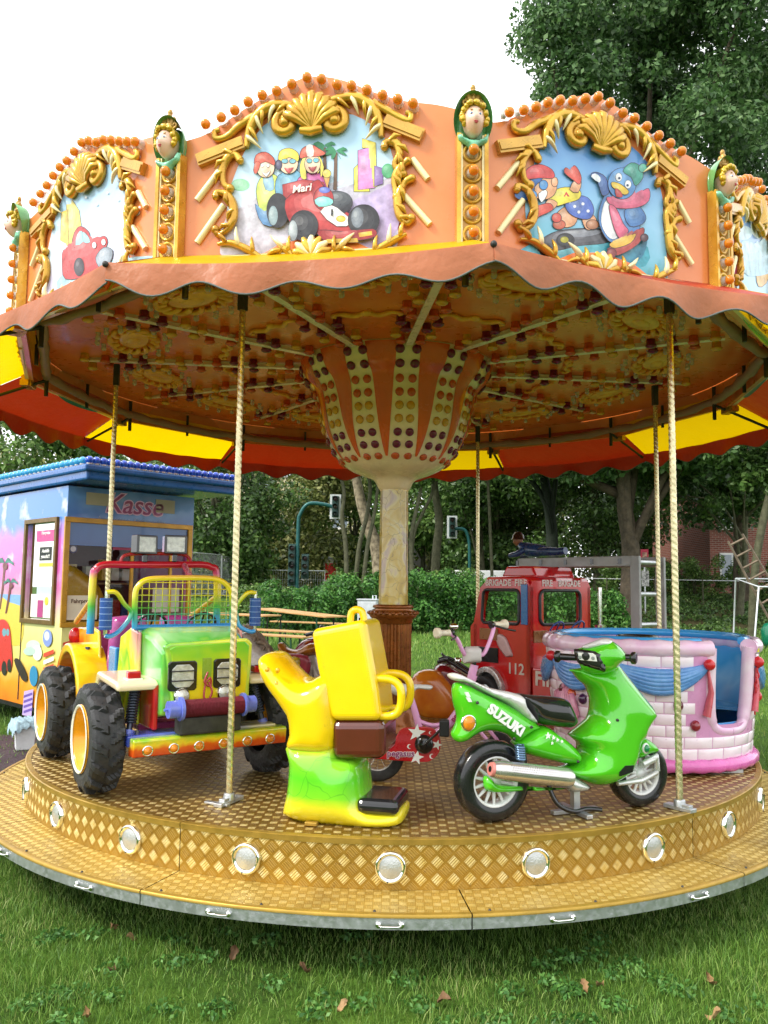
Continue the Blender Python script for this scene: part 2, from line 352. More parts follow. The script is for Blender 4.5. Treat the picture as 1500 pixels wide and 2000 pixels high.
m = MB(); m.lathe([(RR-.05, .262), (RR-.06, .2), (.3, .2)], 48, 0, False); m.lathe([(1.6, .2), (1.6, .03)], 40); 
for k in range(12):
    a = PH+k*ST; m.T = Matrix.Rotation(a, 4, 'Z'); m.box((0, -1.2, .16), (.08, 2.1, .08)); m.box((0, -1.3, .06), (.09, .09, .12)); m.box((0, -1.3, .008), (.26, .26, .016)); m.T = None
m.build('underframe', mat('underframe_paint', (.03, .03, .032), .7, 0, 0, .3), car)
# small bolts and a couple of brackets lying on the plates
mbolt = MB(); mbolt.lathe([(.0, .006), (.004, .006), (.007, .0)], 8); bolt = None
for k in range(36):
    a = PH+k*rad(10)+.03; loc = polar(a, RR-.035, .284)
    if bolt is None: bolt = mbolt.build('bolt', DARKIRON, car, loc).data
    else: put('bolt', bolt, car, loc)
# centre column
MARB = bpy.data.materials.new('marbled_paint'); MARB.use_nodes = True
t = MARB.node_tree; b = t.nodes['Principled BSDF']; v = nd(t, 'TexCoord').outputs['Object']
n = nd(t, 'TexNoise', i_Vector=v, i_Scale=4.5, i_Detail=3., i_Distortion=1.4); r = nd(t, 'ValToRGB', i_Fac=n.outputs[0]); e = r.color_ramp.elements
while len(e) < 5: e.new(.5)
for i, (p, h) in enumerate(((.3, 'b89a3c'), (.42, 'cdb04a'), (.52, 'd9c98c'), (.6, 'bfa79c'), (.72, 'a9b07c'))): e[i].position = p; e[i].color = c4(H(h))
vo = nd(t, 'TexVoronoi', feature='DISTANCE_TO_EDGE', i_Vector=nd(t, 'MixRGB', i_0=.12, i_1=v, i_2=nd(t, 'TexNoise', i_Vector=v, i_Scale=9.).outputs['Color']).outputs[0], i_Scale=9.)
vein = nd(t, 'MapRange', i_0=vo.outputs['Distance'], i_1=0., i_2=.018, i_3=.75, i_4=0.)
mm = nd(t, 'Mix', data_type='RGBA', i_0=vein.outputs[0], i_6=r.outputs[0], i_7=c4(H('6e5526'))); t.links.new(mm.outputs[2], b.inputs['Base Color']); b.inputs['Roughness'].default_value = .22; b.inputs['Coat Weight'].default_value = .5
m = MB(); m.lathe([(.112, 1.47), (.108, 2.36)], 10, 0, False, PI/10, 2*PI+PI/10); m.build('column', MARB, car, bevel=.006)
BRONZE = mat('bronze_paint', H('8a4f1c'), .3, .5, .3, .25, 9)
m = MB(); m.lathe([(.125, 1.475), (.15, 1.47), (.155, 1.45), (.135, 1.445), (.175, 1.425), (.185, 1.40), (.17, 1.375), (.15, 1.365), (.15, 1.34), (.14, 1.33)], 36)
n_ = 16; pr_ = []
for zz in (1.335, 1.28, .75, .7):
    for j in range(n_*4):
        q = 2*PI*j/(n_*4); pr_.append(((.128+(.012 if j % 4 in (0, 3) else -.004))*math.sin(q), -(.128+(.012 if j % 4 in (0, 3) else -.004))*math.cos(q), zz))
N4 = n_*4; m.add(pr_, [(i*N4+j, i*N4+(j+1) % N4, (i+1)*N4+(j+1) % N4, (i+1)*N4+j) for i in range(3) for j in range(N4)])
m.lathe([(.145, .72), (.17, .69), (.18, .64), (.2, .6), (.22, .56), (.22, .5)], 36)
for k in range(24): q = 2*PI*k/24; m.ball((.178*math.sin(q), -.178*math.cos(q), 1.412), (.02, .02, .016), 6)
m.build('column_pedestal', BRONZE, car)
# bowl under the ceiling
ORANGE = mat('orange_gelcoat', H('e8682a'), .25, 0, .3, .16, 3, col2=H('dc5820')); CREAM = mat('cream_gelcoat', H('fadcb6'), .25, 0, .4, .1, 4)
BOWL = [(.74, 3.31), (.735, 3.285), (.72, 3.235), (.69, 3.17), (.625, 3.09), (.59, 2.98), (.565, 2.86), (.535, 2.76), (.49, 2.66), (.43, 2.57), (.35, 2.50), (.25, 2.455), (.16, 2.42), (.125, 2.36), (.108, 2.34)]
def bowl_r(z):
    for (r0, z0), (r1, z1) in zip(BOWL, BOWL[1:]):
        if z <= z0 and z >= z1: return r1+(r0-r1)*(z-z1)/(z0-z1)
    return .7
bp_ = spline([(r_, z_, 0) for r_, z_ in BOWL], 3); m = MB(); m.lathe([(p[0], p[1]) for p in bp_], 72); bowl = m.build('bowl', CREAM, car)
for k in range(12):                                         # orange petals, tapering downward
    a = PH+(k+.5)*ST; m = MB(); vs = []; fs = []; zs = [p for p in bp_ if 2.53 < p[1] < 3.30]
    for i, p in enumerate(zs):
        fr = min(1, (p[1]-2.53)/(3.31-2.53)); w = rad(8.2)*(fr**.5)*(1.08 if fr > .78 else 1) 
        for j in range(7): q = a+w*(j/3-1); vs.append(polar(q, p[0]+.004+.006*math.cos((j/3-1)*PI/2), p[1]))
    for i in range(len(zs)-1):
        for j in range(6): fs.append((i*7+j, i*7+j+1, (i+1)*7+j+1, (i+1)*7+j))
    m.add(vs, fs, 0, True); m.build('bowl_petal', ORANGE, bowl)
CAPC = dict(purple=mat('purple_cap', H('7a1440'), .15, 0, .4, .2, 30, trans=.15), orange=mat('orange_cap', H('e0602a'), .15, 0, .4, .15, 30, trans=.2), yellow=mat('yellow_cap', H('ecb03c'), .15, 0, .4, .15, 30, trans=.2))
capm = {}
def cap(parent, loc, col, direction, s=1., name='lamp_cap'):
    if (name, col) not in capm:
        m = MB(); m.lathe([(0, .014), (.014, .0125), (.024, .007), (.027, 0), (.022, -.002), (.02, -.03)], 14); capm[(name, col)] = None
        o = m.build(name, CAPC[col], parent); capm[(name, col)] = o.data
    else: o = put(name, capm[(name, col)], parent)
    o.location = loc; o.rotation_euler = Vector(direction).to_track_quat('Z', 'Y').to_euler(); o.scale = (s, s, s)
    return o
for k in range(12):
    a = PH+k*ST
    for z_, c_, off in ((3.24, 'purple', 4.6), (3.15, 'purple', 4.4), (3.06, 'orange', 4.2), (2.97, 'orange', 4.1), (2.88, 'yellow', 4.0), (2.79, 'yellow', 4.2), (2.70, 'purple', 4.8), (2.62, 'purple', 5.5), (2.545, 'orange', 6.4)):
        for sgn in (-1, 1):
            q = a+sgn*rad(off); r_ = bowl_r(z_); dz = (bowl_r(z_+.02)-bowl_r(z_-.02))/.04
            nv = (math.sin(q), -math.cos(q), -dz); cap(bowl, polar(q, r_+.006, z_), c_, nv, 1.15 if z_ < 3.1 else 1.25)
# ceiling
CEIL_O = mat('ceiling_orange', H('f28a3c'), .3, 0, .15, .25, 2.5, .02, 8, col2=H('e06824')); RIB = mat('ceiling_rib_cream', H('f0dcc8'), .3, 0, .3, .1, 7)
YORN = mat('ceiling_yellow_ornament', H('fabc44'), .35, 0, .2, .3, 9, col2=H('dc8c28'))
def ceil_z(r_): return 3.305-.012*(r_-.7)-.028*max(0, r_-2.1)
R_IN, R_OUT = .7, 2.62
clm = None
ornm = None; sorn = None
for k in range(12):
    a = PH+k*ST; cp_ = None
    m = MB(); n = 8; rs = (R_IN, 1.2, 1.7, 2.2, R_OUT); vs = [polar(a+ST*j/n, r_, ceil_z(r_)) for r_ in rs for j in range(n+1)]
    m.add(vs, [(i*(n+1)+j, i*(n+1)+j+1, (i+1)*(n+1)+j+1, (i+1)*(n+1)+j) for i in range(4) for j in range(n)], 0, True)
    cp_ = m.build('ceiling_panel', CEIL_O, car)
    m = MB(); R3 = Matrix.Rotation(a, 3, 'Z'); L = 1.62; m.box((0, 0, .012), (.03, L, .03)); m.box((0, 0, -.004), (.05, L, .005))
    rb = m.build('rib', RIB, car, polar(a, .74+L/2, ceil_z(1.5)-.03), a)
    seq = ['orange', 'yellow', 'purple', 'purple', 'orange', 'orange', 'yellow', 'yellow', 'purple', 'purple', 'orange', 'yellow']
    for i, c_ in enumerate(seq):
        r_ = .82+i*.135
        for sgn in (-1, 1):
            x = sgn*(.068+.05*(i % 2)); cap(car, tuple(Vector(polar(a, r_, ceil_z(r_)-.042))+Vector((math.cos(a), math.sin(a), 0))*x), c_, (0, 0, -1), 1.45)
    # yellow cartouche + clear bulbs around it
    am = a+ST/2
    if ornm is None:
        m = MB(); m.ball((0, 0, 0), (.2, .1, .018), 20); m.ball((0, 0, -.012), (.1, .05, .015), 16)
        for s_ in range(14):
            q = 2*PI*s_/14; m.tube(spline([(.2*math.cos(q), .11*math.sin(q), -.004), (.27*math.cos(q+.16), .15*math.sin(q+.16), -.012), (.29*math.cos(q+.42), .165*math.sin(q+.42), -.008), (.25*math.cos(q+.5), .14*math.sin(q+.5), -.006)], 3), [.016, .018, .02, .02, .02, .018, .016, .014, .012, .008][:10], 6)
        ornm = m.build('ceiling_cartouche', YORN, cp_, polar(am, 1.95, ceil_z(1.95)-.006), am).data
        m = MB()
        for s_ in (-1, 1):
            m.tube(spline([(0, 0, 0), (s_*.08, .03, -.01), (s_*.16, -.01, -.01), (s_*.22, .02, -.01), (s_*.2, .045, -.008)], 4), [.018]*8+[.012]*9, 6)
        m.ball((0, 0, -.005), (.035, .03, .02), 10); sorn = m.build('ceiling_scroll', YORN, cp_, polar(am, 1.32, ceil_z(1.32)-.004), am).data
        m = MB(); m.lathe([(.0, -.05), (.012, -.047), (.019, -.034), (.016, -.02), (.012, -.016), (.017, -.012), (.018, 0)], 10); clm = m.build('clear_bulb', CLEAR, cp_, polar(am, 2.3, ceil_z(2.3))).data
    else:
        put('ceiling_cartouche', ornm, cp_, polar(am, 1.95, ceil_z(1.95)-.006), am); put('ceiling_scroll', sorn, cp_, polar(am, 1.32, ceil_z(1.32)-.004), am)
    for i in range(14):
        q = 2*PI*i/14; x = .4*math.cos(q)*(.9 if math.sin(q) < 0 else 1.1); y = .24*math.sin(q)
        c0 = Vector(polar(am, 1.95-y, 0))+Vector((math.cos(am), math.sin(am), 0))*x*(.8-.3*y); put('clear_bulb', clm, cp_, (c0.x, c0.y, ceil_z(1.95-y)))
# awning
def cloth(name, col, under, tw=.42):
    m = bpy.data.materials.new(name); m.use_nodes = True; t = m.node_tree; b = t.nodes['Principled BSDF']; o = t.nodes['Material Output']
    v = nd(t, 'TexCoord').outputs['Object']; n = nd(t, 'TexNoise', i_Vector=v, i_Scale=3., i_Detail=7., i_Roughness=.65); r = nd(t, 'ValToRGB', i_Fac=n.outputs[0])
    r.color_ramp.elements[0].position = .3; r.color_ramp.elements[1].position = .7; r.color_ramp.elements[0].color = c4(tuple(x*.8 for x in H(col))); r.color_ramp.elements[1].color = c4(H(col))
    t.links.new(r.outputs[0], b.inputs['Base Color']); b.inputs['Roughness'].default_value = .42
    bp = nd(t, 'Bump', i_Height=nd(t, 'TexNoise', i_Vector=v, i_Scale=11., i_Detail=4.).outputs[0], i_Strength=.7, i_Distance=.016); t.links.new(bp.outputs[0], b.inputs['Normal'])
    tr = nd(t, 'BsdfTranslucent'); tr.inputs[0].default_value = c4(H(under)); mx = nd(t, 'MixShader', i_0=tw); t.links.new(b.outputs[0], mx.inputs[1]); t.links.new(tr.outputs[0], mx.inputs[2]); t.links.new(mx.outputs[0], o.inputs[0])
    return m
C_Y = cloth('awning_yellow', 'f2c40c', 'ffd400'); C_R = cloth('awning_red', 'b83418', 'a82808', .22); C_V = cloth('valance_salmon', 'dc8a5c', 'd06a38'); PIPING = mat('grey_piping', (.12, .13, .12), .6)
AZ = 2.955; AR = 3.125; IZ, IR = 3.18, 2.655
for k in range(12):
    a0 = PH+k*ST; a1 = a0+ST; m = MB(); n = 24; vs = []
    P0, P1 = Vector(polar(a0, AR, AZ)), Vector(polar(a1, AR, AZ)); Q0, Q1 = Vector(polar(a0, IR, IZ)), Vector(polar(a1, IR, IZ))
    def edgep(t_, s_=.0): 
        p = P0.lerp(P1, t_); sag = 4*t_*(1-t_); p.z -= .03*sag; q = p.normalized()*0; d = Vector((p.x, p.y, 0)).normalized(); return p-d*.012*sag
    for i in range(5):
        for j in range(n+1):
            t_ = j/n; s_ = i/4; p = Q0.lerp(Q1, t_).lerp(edgep(t_), s_); p.z -= .02*math.sin(PI*s_)*(4*t_*(1-t_))**.5; p.z += .004*math.sin(9*t_*PI+k)*s_; vs.append(p)
    m.add(vs, [(i*(n+1)+j, i*(n+1)+j+1, (i+1)*(n+1)+j+1, (i+1)*(n+1)+j) for i in range(4) for j in range(n)], 0, True)
    pan = m.build('awning_panel', C_R if k % 2 == 0 else C_Y, car)
    m = MB(); n = 60; vs = []; low = []
    for i in range(4):
        for j in range(n+1):
            t_ = j/n; p = edgep(t_); d = Vector((p.x, p.y, 0)).normalized(); sc = .1+.032*(-math.cos(2*PI*t_*4))*(.9+.15*math.sin(k*3+t_*5)); s_ = i/3
            wv = .012*math.sin(2*PI*t_*4+1.+k)*s_+.006*math.sin(17*t_+k*2)*s_
            q = p+d*(.004+.01*math.sin(s_*PI*.6)+wv)+Vector((0, 0, .006-sc*s_-.012*s_)); vs.append(q)
            if i == 3: low.append(tuple(q))
    m.add(vs, [(i*(n+1)+j, i*(n+1)+j+1, (i+1)*(n+1)+j+1, (i+1)*(n+1)+j) for i in range(3) for j in range(n)], 0, True)
    val = m.build('valance', C_V, car)
    m2 = MB(); m2.add([q-Vector((q.x, q.y, 0)).normalized()*.004 for q in vs], [(i*(n+1)+j, i*(n+1)+j+1, (i+1)*(n+1)+j+1, (i+1)*(n+1)+j) for i in range(3) for j in range(n)], 0, True); m2.build('valance_lining', C_R, val); m = MB(); m.tube(low, .0045, 5); m.build('piping', PIPING, val)
    m = MB(); m.tube([polar(a0, 2.6, 3.1), polar(a0, 3.09, 2.915)], .012, 6); m.tube([polar(a0, 2.6, 3.25), polar(a0, 2.6, 2.98)], .016, 6); m.ball(polar(a0, AR+.012, AZ-.005), .014, 8); m.build('awning_arm', DARKIRON, car)
    m = MB(); pts = []
    for j in range(13):
        t_ = j/12; p = Vector(polar(a0, 2.6, 3.13)).lerp(Vector(polar(a1, 2.6, 3.13)), t_); p.z -= .03*math.sin(PI*t_)+.006*math.sin(t_*23+k); pts.append(p)
    m.tube(pts, [.033+.006*math.sin(j*2.3+k) for j in range(13)], 8); m.build('rolled_side_curtain', cloth('c', 'c8a08c', '804030') if k == 0 else bpy.data.materials['c'], car)
    m = MB(); m.box(polar(a0+ST/2, 2.56, 3.14), (.02, .02, .2)); m.build('curtain_bracket', DARKIRON, car)
    # fabric skirt closing the gap between ceiling and awning
    m = MB(); n = 8; m.add([polar(a0+ST*j/n, r_, z_) for (r_, z_) in ((2.62, 3.28), (2.655, 3.09)) for j in range(n+1)], [(j, j+1, n+2+j, n+1+j) for j in range(n)], 0, True); m.build('ceiling_edge', CEIL_O, car)
# ---------------------------------------------------------------- frieze
FR = 2.63; HW = FR*math.tan(rad(15))
def panel_px(k):
    a = PH-rad(15)+k*ST; n = np.array([math.sin(a), -math.cos(a), 0]); tt = np.array([math.cos(a), math.sin(a), 0])
    def f(x, y):
        d = ray(x, y); q = CAM+d*((FR-CAM@n)/(d@n)); return (float(q@tt), float(q[2]))
    return f
pp = panel_px(0)
def FT(a, b, c): return (a, c, b)                           # (u, z, depth); outward is -depth
def art(px, layers, name, parent, base, bgm, z0=-.004):
    """flat painted picture: filled shapes with dark outlines, one thin layer over another"""
    cols = [bgm]; m = MB(); m.poly([(u, z0, z) for u, z in smooth2(base, 3)], 0); d = z0
    def ci(h):
        p = PA(h)
        if p not in cols: cols.append(p)
        return cols.index(p)
    for L in layers:
        pts, h = L[0], L[1]; k_ = L[2] if len(L) > 2 else 3; ol = L[3] if len(L) > 3 else 2.
        q = smooth2(pts, k_) if k_ else pts; A = np.array(q, float)
        if ol:
            nx = np.roll(A, -1, 0)-np.roll(A, 1, 0); ln = np.hypot(nx[:, 0], nx[:, 1])+1e-9; nn = np.stack([nx[:, 1], -nx[:, 0]], 1)/ln[:, None]
            ar = np.sum(A[:, 0]*np.roll(A[:, 1], -1)-np.roll(A[:, 0], -1)*A[:, 1]); B = A+nn*(ol*.55)*(1 if ar > 0 else -1)
            d -= .00012; m.poly([(u, d, z) for u, z in (px(*p) for p in B)], ci('2a1a20'))
        d -= .00012; m.poly([(u, d, z) for u, z in (px(*p) for p in A)], ci(h))
        ex_ = A.max(0)-A.min(0)
        if min(ex_) > 11 and h not in ('ffffff', '26262c'):
            cc_ = A.mean(0); rgb = [int(h[i:i+2], 16) for i in (0, 2, 4)]
            for sc_, sh_, fm in ((.8, .05, 1.0), (.55, .12, 1.0), (.3, .16, 1.0)):
                f_ = {.8: .08, .55: .18, .3: .32}[sc_]; hh = ''.join('%02x' % int(min(255, v_+(255-v_)*f_)) for v_ in rgb)
                B = cc_+(A-cc_)*sc_-ex_*np.array([sh_, sh_]); d -= .00008; m.poly([(u, d, z) for u, z in (px(*p) for p in B)], ci(hh))
    o = m.build(name, cols, parent, fix=False); o['depth'] = d; return o
def circ(x, y, r, ry=None, n=10): ry = ry or r; return [(x+r*math.cos(2*PI*i/n), y+ry*math.sin(2*PI*i/n)) for i in range(n)]
def sky_paint(name, c1, c2, c3):
    m = bpy.data.materials.new(name); m.use_nodes = True; t = m.node_tree; b = t.nodes['Principled BSDF']; v = nd(t, 'TexCoord').outputs['Object']
    z = nd(t, 'SeparateXYZ', i_0=v).outputs[2]; n = nd(t, 'TexNoise', i_Vector=v, i_Scale=5., i_Detail=5.)
    g = nd(t, 'MapRange', i_0=z, i_1=3.05, i_2=3.75); a = nd(t, 'Math', operation='MULTIPLY_ADD', i_0=n.outputs[0], i_1=.5, i_2=g.outputs[0]); a = nd(t, 'Math', operation='SUBTRACT', i_0=a.outputs[0], i_1=.25)
    r = nd(t, 'ValToRGB', i_Fac=a.outputs[0]); e = r.color_ramp.elements; e.new(.5)
    for i, (p, h) in enumerate(((.05, c1), (.45, c2), (.95, c3))): e[i].position = p; e[i].color = c4(H(h))
    t.links.new(r.outputs[0], b.inputs['Base Color']); b.inputs['Roughness'].default_value = .3; b.inputs['Coat Weight'].default_value = .4; return m
PANEL = mat('frieze_orange', H('e08a52'), .3, 0, .4, .1, 2.2, col2=H('d87a38'))
top_px = [(402, 262), (440, 238), (490, 205), (540, 178), (590, 153), (635, 150), (680, 160), (730, 180), (790, 197), (850, 204)]
top_uz = [(-HW+.01, 3.70)]+[(-HW+.09, 3.715)]+[pp(*q) for q in top_px]+[(HW-.06, 3.76), (HW-.01, 3.74)]
outline = [(-HW+.005, 3.08)]+spline([(u, z) for u, z in top_uz], 3)+[(HW-.005, 3.08)]
mp = MB(); mp.prism(outline, (.0, .03))
paint_out = [pp(*q) for q in ((452, 470), (444, 420), (450, 370), (468, 320), (486, 285), (530, 235), (610, 222), (690, 225), (745, 262), (768, 310), (768, 370), (775, 430), (772, 490), (700, 520), (560, 525), (470, 515))]
bulbs_px = [(300+x/2.5, 130+y/2.5) for x, y in ((270, 305), (345, 272), (410, 238), (475, 197), (543, 165), (613, 145), (686, 112), (760, 80), (830, 88), (905, 115), (975, 120), (1050, 140), (1125, 165), (1198, 185), (1272, 205))]
mbulb = MB(); mbulb.lathe([(.024, 0), (.024, -.022), (.02, -.026), (.02, -.03)], 16, 1, True, axis='y'); mbulb.ball((0, -.043, 0), .0235, 14, 0)
def scroll(c, r0, r1, a0, turns, n=26, y0=-.02, sy=1): return [(c[0]+(r0+(r1-r0)*i/n)*math.cos(a0+turns*2*PI*i/n), y0-.006*i/n, c[1]+sy*(r0+(r1-r0)*i/n)*math.sin(a0+turns*2*PI*i/n)) for i in range(n+1)]
def O(pxs, r, k=5, y=-.018, flat=1., lift=0):               # gold moulding along traced pixels
    pts = [(u, y-lift*math.sin(PI*i/max(1, len(pxs)-1)), z) for i, (u, z) in enumerate(pp(*q) for q in pxs)]
    pts = spline(pts, k); n = len(pts); rr = [np.interp(i/(n-1), np.linspace(0, 1, len(r)), r) for i in range(n)]; return pts, rr
def leafset(m, pxs, w0, w1, nl=4, side=1):
    nl = nl+2 if nl > 3 else nl
    """acanthus plume: a fat rib with overlapping leaf tongues"""
    pts, rr = O(pxs, [w0, w1*1.2, w1, w1*.5], 6); m.tube(pts, rr, 8, 0, True, True, .8)
    for i in range(nl):
        j = int((i+1)/(nl+.6)*(len(pts)-2)); p = Vector(pts[j]); t = (Vector(pts[j+1])-p).normalized(); nrm = Vector((t.z, 0, -t.x))*side
        q1 = p+t*.022+nrm*.03; q2 = p+t*.05+nrm*(.075 if i % 2 else .06); m.tube(spline([p+Vector((0, -.012, 0)), q1+Vector((0, -.02, 0)), q2+Vector((0, -.004, 0))], 4), [.013, .016, .017, .016, .014, .012, .009, .006, .002], 6, 1 if i % 2 else 0, True, True, .7)
parts_o = []
class PD:
    def __setitem__(s, k, v): parts_o.append((k, v))
PO = PD()
m = MB()                                                    # shell crest
cu_, cz_ = pp(611, 258); 
for i in range(9):
    q = rad(90+(i-4)*15); L = .175-.006*abs(i-4); m.tube([(cu_, -.02, cz_), (cu_+.5*L*math.cos(q), -.05, cz_+.5*L*math.sin(q)), (cu_+.85*L*math.cos(q), -.05, cz_+.85*L*math.sin(q)), (cu_+L*math.cos(q), -.028, cz_+L*math.sin(q))], [.009, .017, .023, .014], 8)
m.tube([(cu_-.05, -.03, cz_-.005), (cu_, -.036, cz_-.018), (cu_+.05, -.03, cz_-.005)], [.018, .022, .018], 8); PO['crest_shell'] = (m, [GOLD])
m = MB()
for c, d in (((560, 247), 1), ((655, 242), -1)):
    m = MB(); u, z = pp(*c); m.tube(scroll((u, z), .058, .012, rad(90), 1.35*d, 34), [.022]*22+[.02]*6+[.016]*7, 9); m.ball((u, -.032, z), .026, 10); PO['volute'] = (m, [GOLD])
m = MB(); leafset(m, [(578, 212), (540, 212), (508, 230), (490, 262), (484, 292)], .022, .03, 4, -1); PO['acanthus'] = (m, [GOLD, CREAMGOLD]); m = MB(); leafset(m, [(640, 205), (690, 196), (725, 212), (742, 240), (746, 272)], .022, .03, 4, 1); PO['acanthus'] = (m, [GOLD, CREAMGOLD])
m = MB()
for c in ([(505, 228), (470, 250), (445, 272), (425, 275), (422, 262), (432, 258)], [(730, 205), (760, 222), (785, 236), (800, 240), (803, 228), (794, 224)]):
    m = MB(); pts, rr = O(c, [.02, .018, .014, .012]); m.tube(pts, rr, 8); PO['scroll_tail'] = (m, [GOLD])
m = MB()
for c in ((-1, (388, 318), (478, 282)), (1, (752, 240), (826, 270))):
    m = MB(); (u0, z0), (u1, z1) = pp(*c[1]), pp(*c[2]); L = math.hypot(u1-u0, z1-z0); an = math.atan2(z1-z0, u1-u0); m.box(((u0+u1)/2, -.014, (z0+z1)/2), (L, .028, .06), 0, Matrix.Rotation(-an, 3, 'Y')); m.box(((u0+u1)/2, -.03, (z0+z1)/2), (L*.96, .01, .035), 0, Matrix.Rotation(-an, 3, 'Y'))
    PO['cornice_bar'] = (m, [mat('gold_bar', H('c89a44'), .3, .4, .3, .2, 7)])
m = MB()
for c in ([(472, 318), (462, 306), (448, 312), (437, 336), (440, 362), (452, 372)], [(424, 388), (428, 380), (446, 384), (458, 405), (458, 432), (446, 452), (430, 462), (424, 452)], [(752, 292), (756, 282), (775, 284), (782, 304), (772, 326), (788, 344)], [(806, 352), (790, 362), (778, 392), (782, 425), (796, 440), (804, 430)], [(798, 318), (784, 330), (772, 356), (776, 388)]):
    m = MB(); pts, rr = O(c, [.02, .016, .022, .02, .014, .018]); m.tube(pts, rr, 8); m.ball(pts[-1], .022, 8); m.ball(pts[0], .018, 8)
    for f_ in (.3, .5, .7):
        j = int(f_*(len(pts)-2)); p = Vector(pts[j]); t = (Vector(pts[j+1])-p).normalized(); nrm = Vector((t.z, 0, -t.x))*(1 if p.x < 0 else -1); m.tube([p+Vector((0, -.012, 0)), p+t*.02+nrm*.022+Vector((0, -.018, 0)), p+t*.05+nrm*.034], [.012, .013, .002], 6)
    PO['side_scroll'] = (m, [GOLD])
m = MB()
for p0, p1 in (((386, 393), (432, 333)), ((386, 476), (438, 402)), ((806, 313), (836, 352)), ((790, 384), (840, 440))):
    m = MB(); (u0, z0), (u1, z1) = pp(*p0), pp(*p1); m.tube([(u0, -.008, z0), (u1, -.008, z1)], .016, 8)
    PO['diagonal_bead'] = (m, [CREAMGOLD])
m = MB(); cu_, cz_ = pp(610, 505)
for i in range(7):
    q = rad(90+(i-3)*24); m.tube([(cu_, -.015, cz_), (cu_+.06*math.cos(q), -.035, cz_+.06*math.sin(q)), (cu_+.095*math.cos(q), -.02, cz_+.095*math.sin(q))], [.012, .022, .012], 7, i % 2)
PO['base_shell'] = (m, [GOLD, CREAMGOLD])
for c, sd in (([(520, 512), (485, 490), (455, 478), (428, 480)], 1), ([(715, 508), (745, 488), (775, 470), (795, 460)], -1), ([(575, 505), (555, 488), (548, 500)], 1), ([(645, 505), (668, 486), (676, 498)], -1)):
    m = MB(); leafset(m, c, .014, .02, 3, sd); PO['base_leaf'] = (m, [GOLD, CREAMGOLD])
m = MB()
m.box((0, -.012, 3.10), (2*HW-.2, .024, .045), 1)
PO['base_ledge'] = (m, [GOLD, CREAMGOLD])
meshes = {}
BG = [sky_paint('painted_sky_pale', 'b8a4d0', 'cfe0ec', '9cc4e0'), sky_paint('painted_sky_blue', '3aa8b4', '8fc4e4', '5a94d4')]
# picture shapes (traced), each on its own panel
pic_race = [
 ([(445, 420), (560, 395), (680, 372), (775, 345), (780, 360), (700, 400), (640, 470), (450, 520)], 'c2bccb', 3, 0), ([(640, 470), (700, 400), (778, 358), (776, 450), (700, 520), (600, 520)], 'b4a0cc', 3, 0),
 (circ(470, 362, 18, 12), '8cc8a0', 3, 0), ([(692, 375), (692, 330), (715, 305), (722, 375)], 'e4d84a', 0, 2), ([(700, 372), (700, 295), (728, 288), (732, 368)], 'd88ac8', 0, 2), ([(708, 290), (708, 272), (734, 280), (736, 365), (730, 366), (728, 290)], 'e8d85a', 0, 1.5), ([(732, 365), (732, 325), (748, 330), (748, 360)], '8a6ab0', 0, 1.5), (circ(758, 335, 12, 14), '4aa870', 3, 0),
 ([(652, 372), (654, 300), (659, 300), (658, 372)], '6a4a30', 0, 1), ([(634, 360), (632, 290), (637, 290), (639, 360)], '6a4a30', 0, 1)]
for cx, cy in ((634, 285), (657, 296)):
    for q in range(6): a = rad(-20+q*44); pic_race.append(([(cx, cy), (cx+14*math.cos(a)-3*math.sin(a), cy+9*math.sin(a)-4), (cx+24*math.cos(a), cy+14*math.sin(a)+4), (cx+12*math.cos(a)+3*math.sin(a), cy+9*math.sin(a)+3)], '2f8a5a', 2, 0))
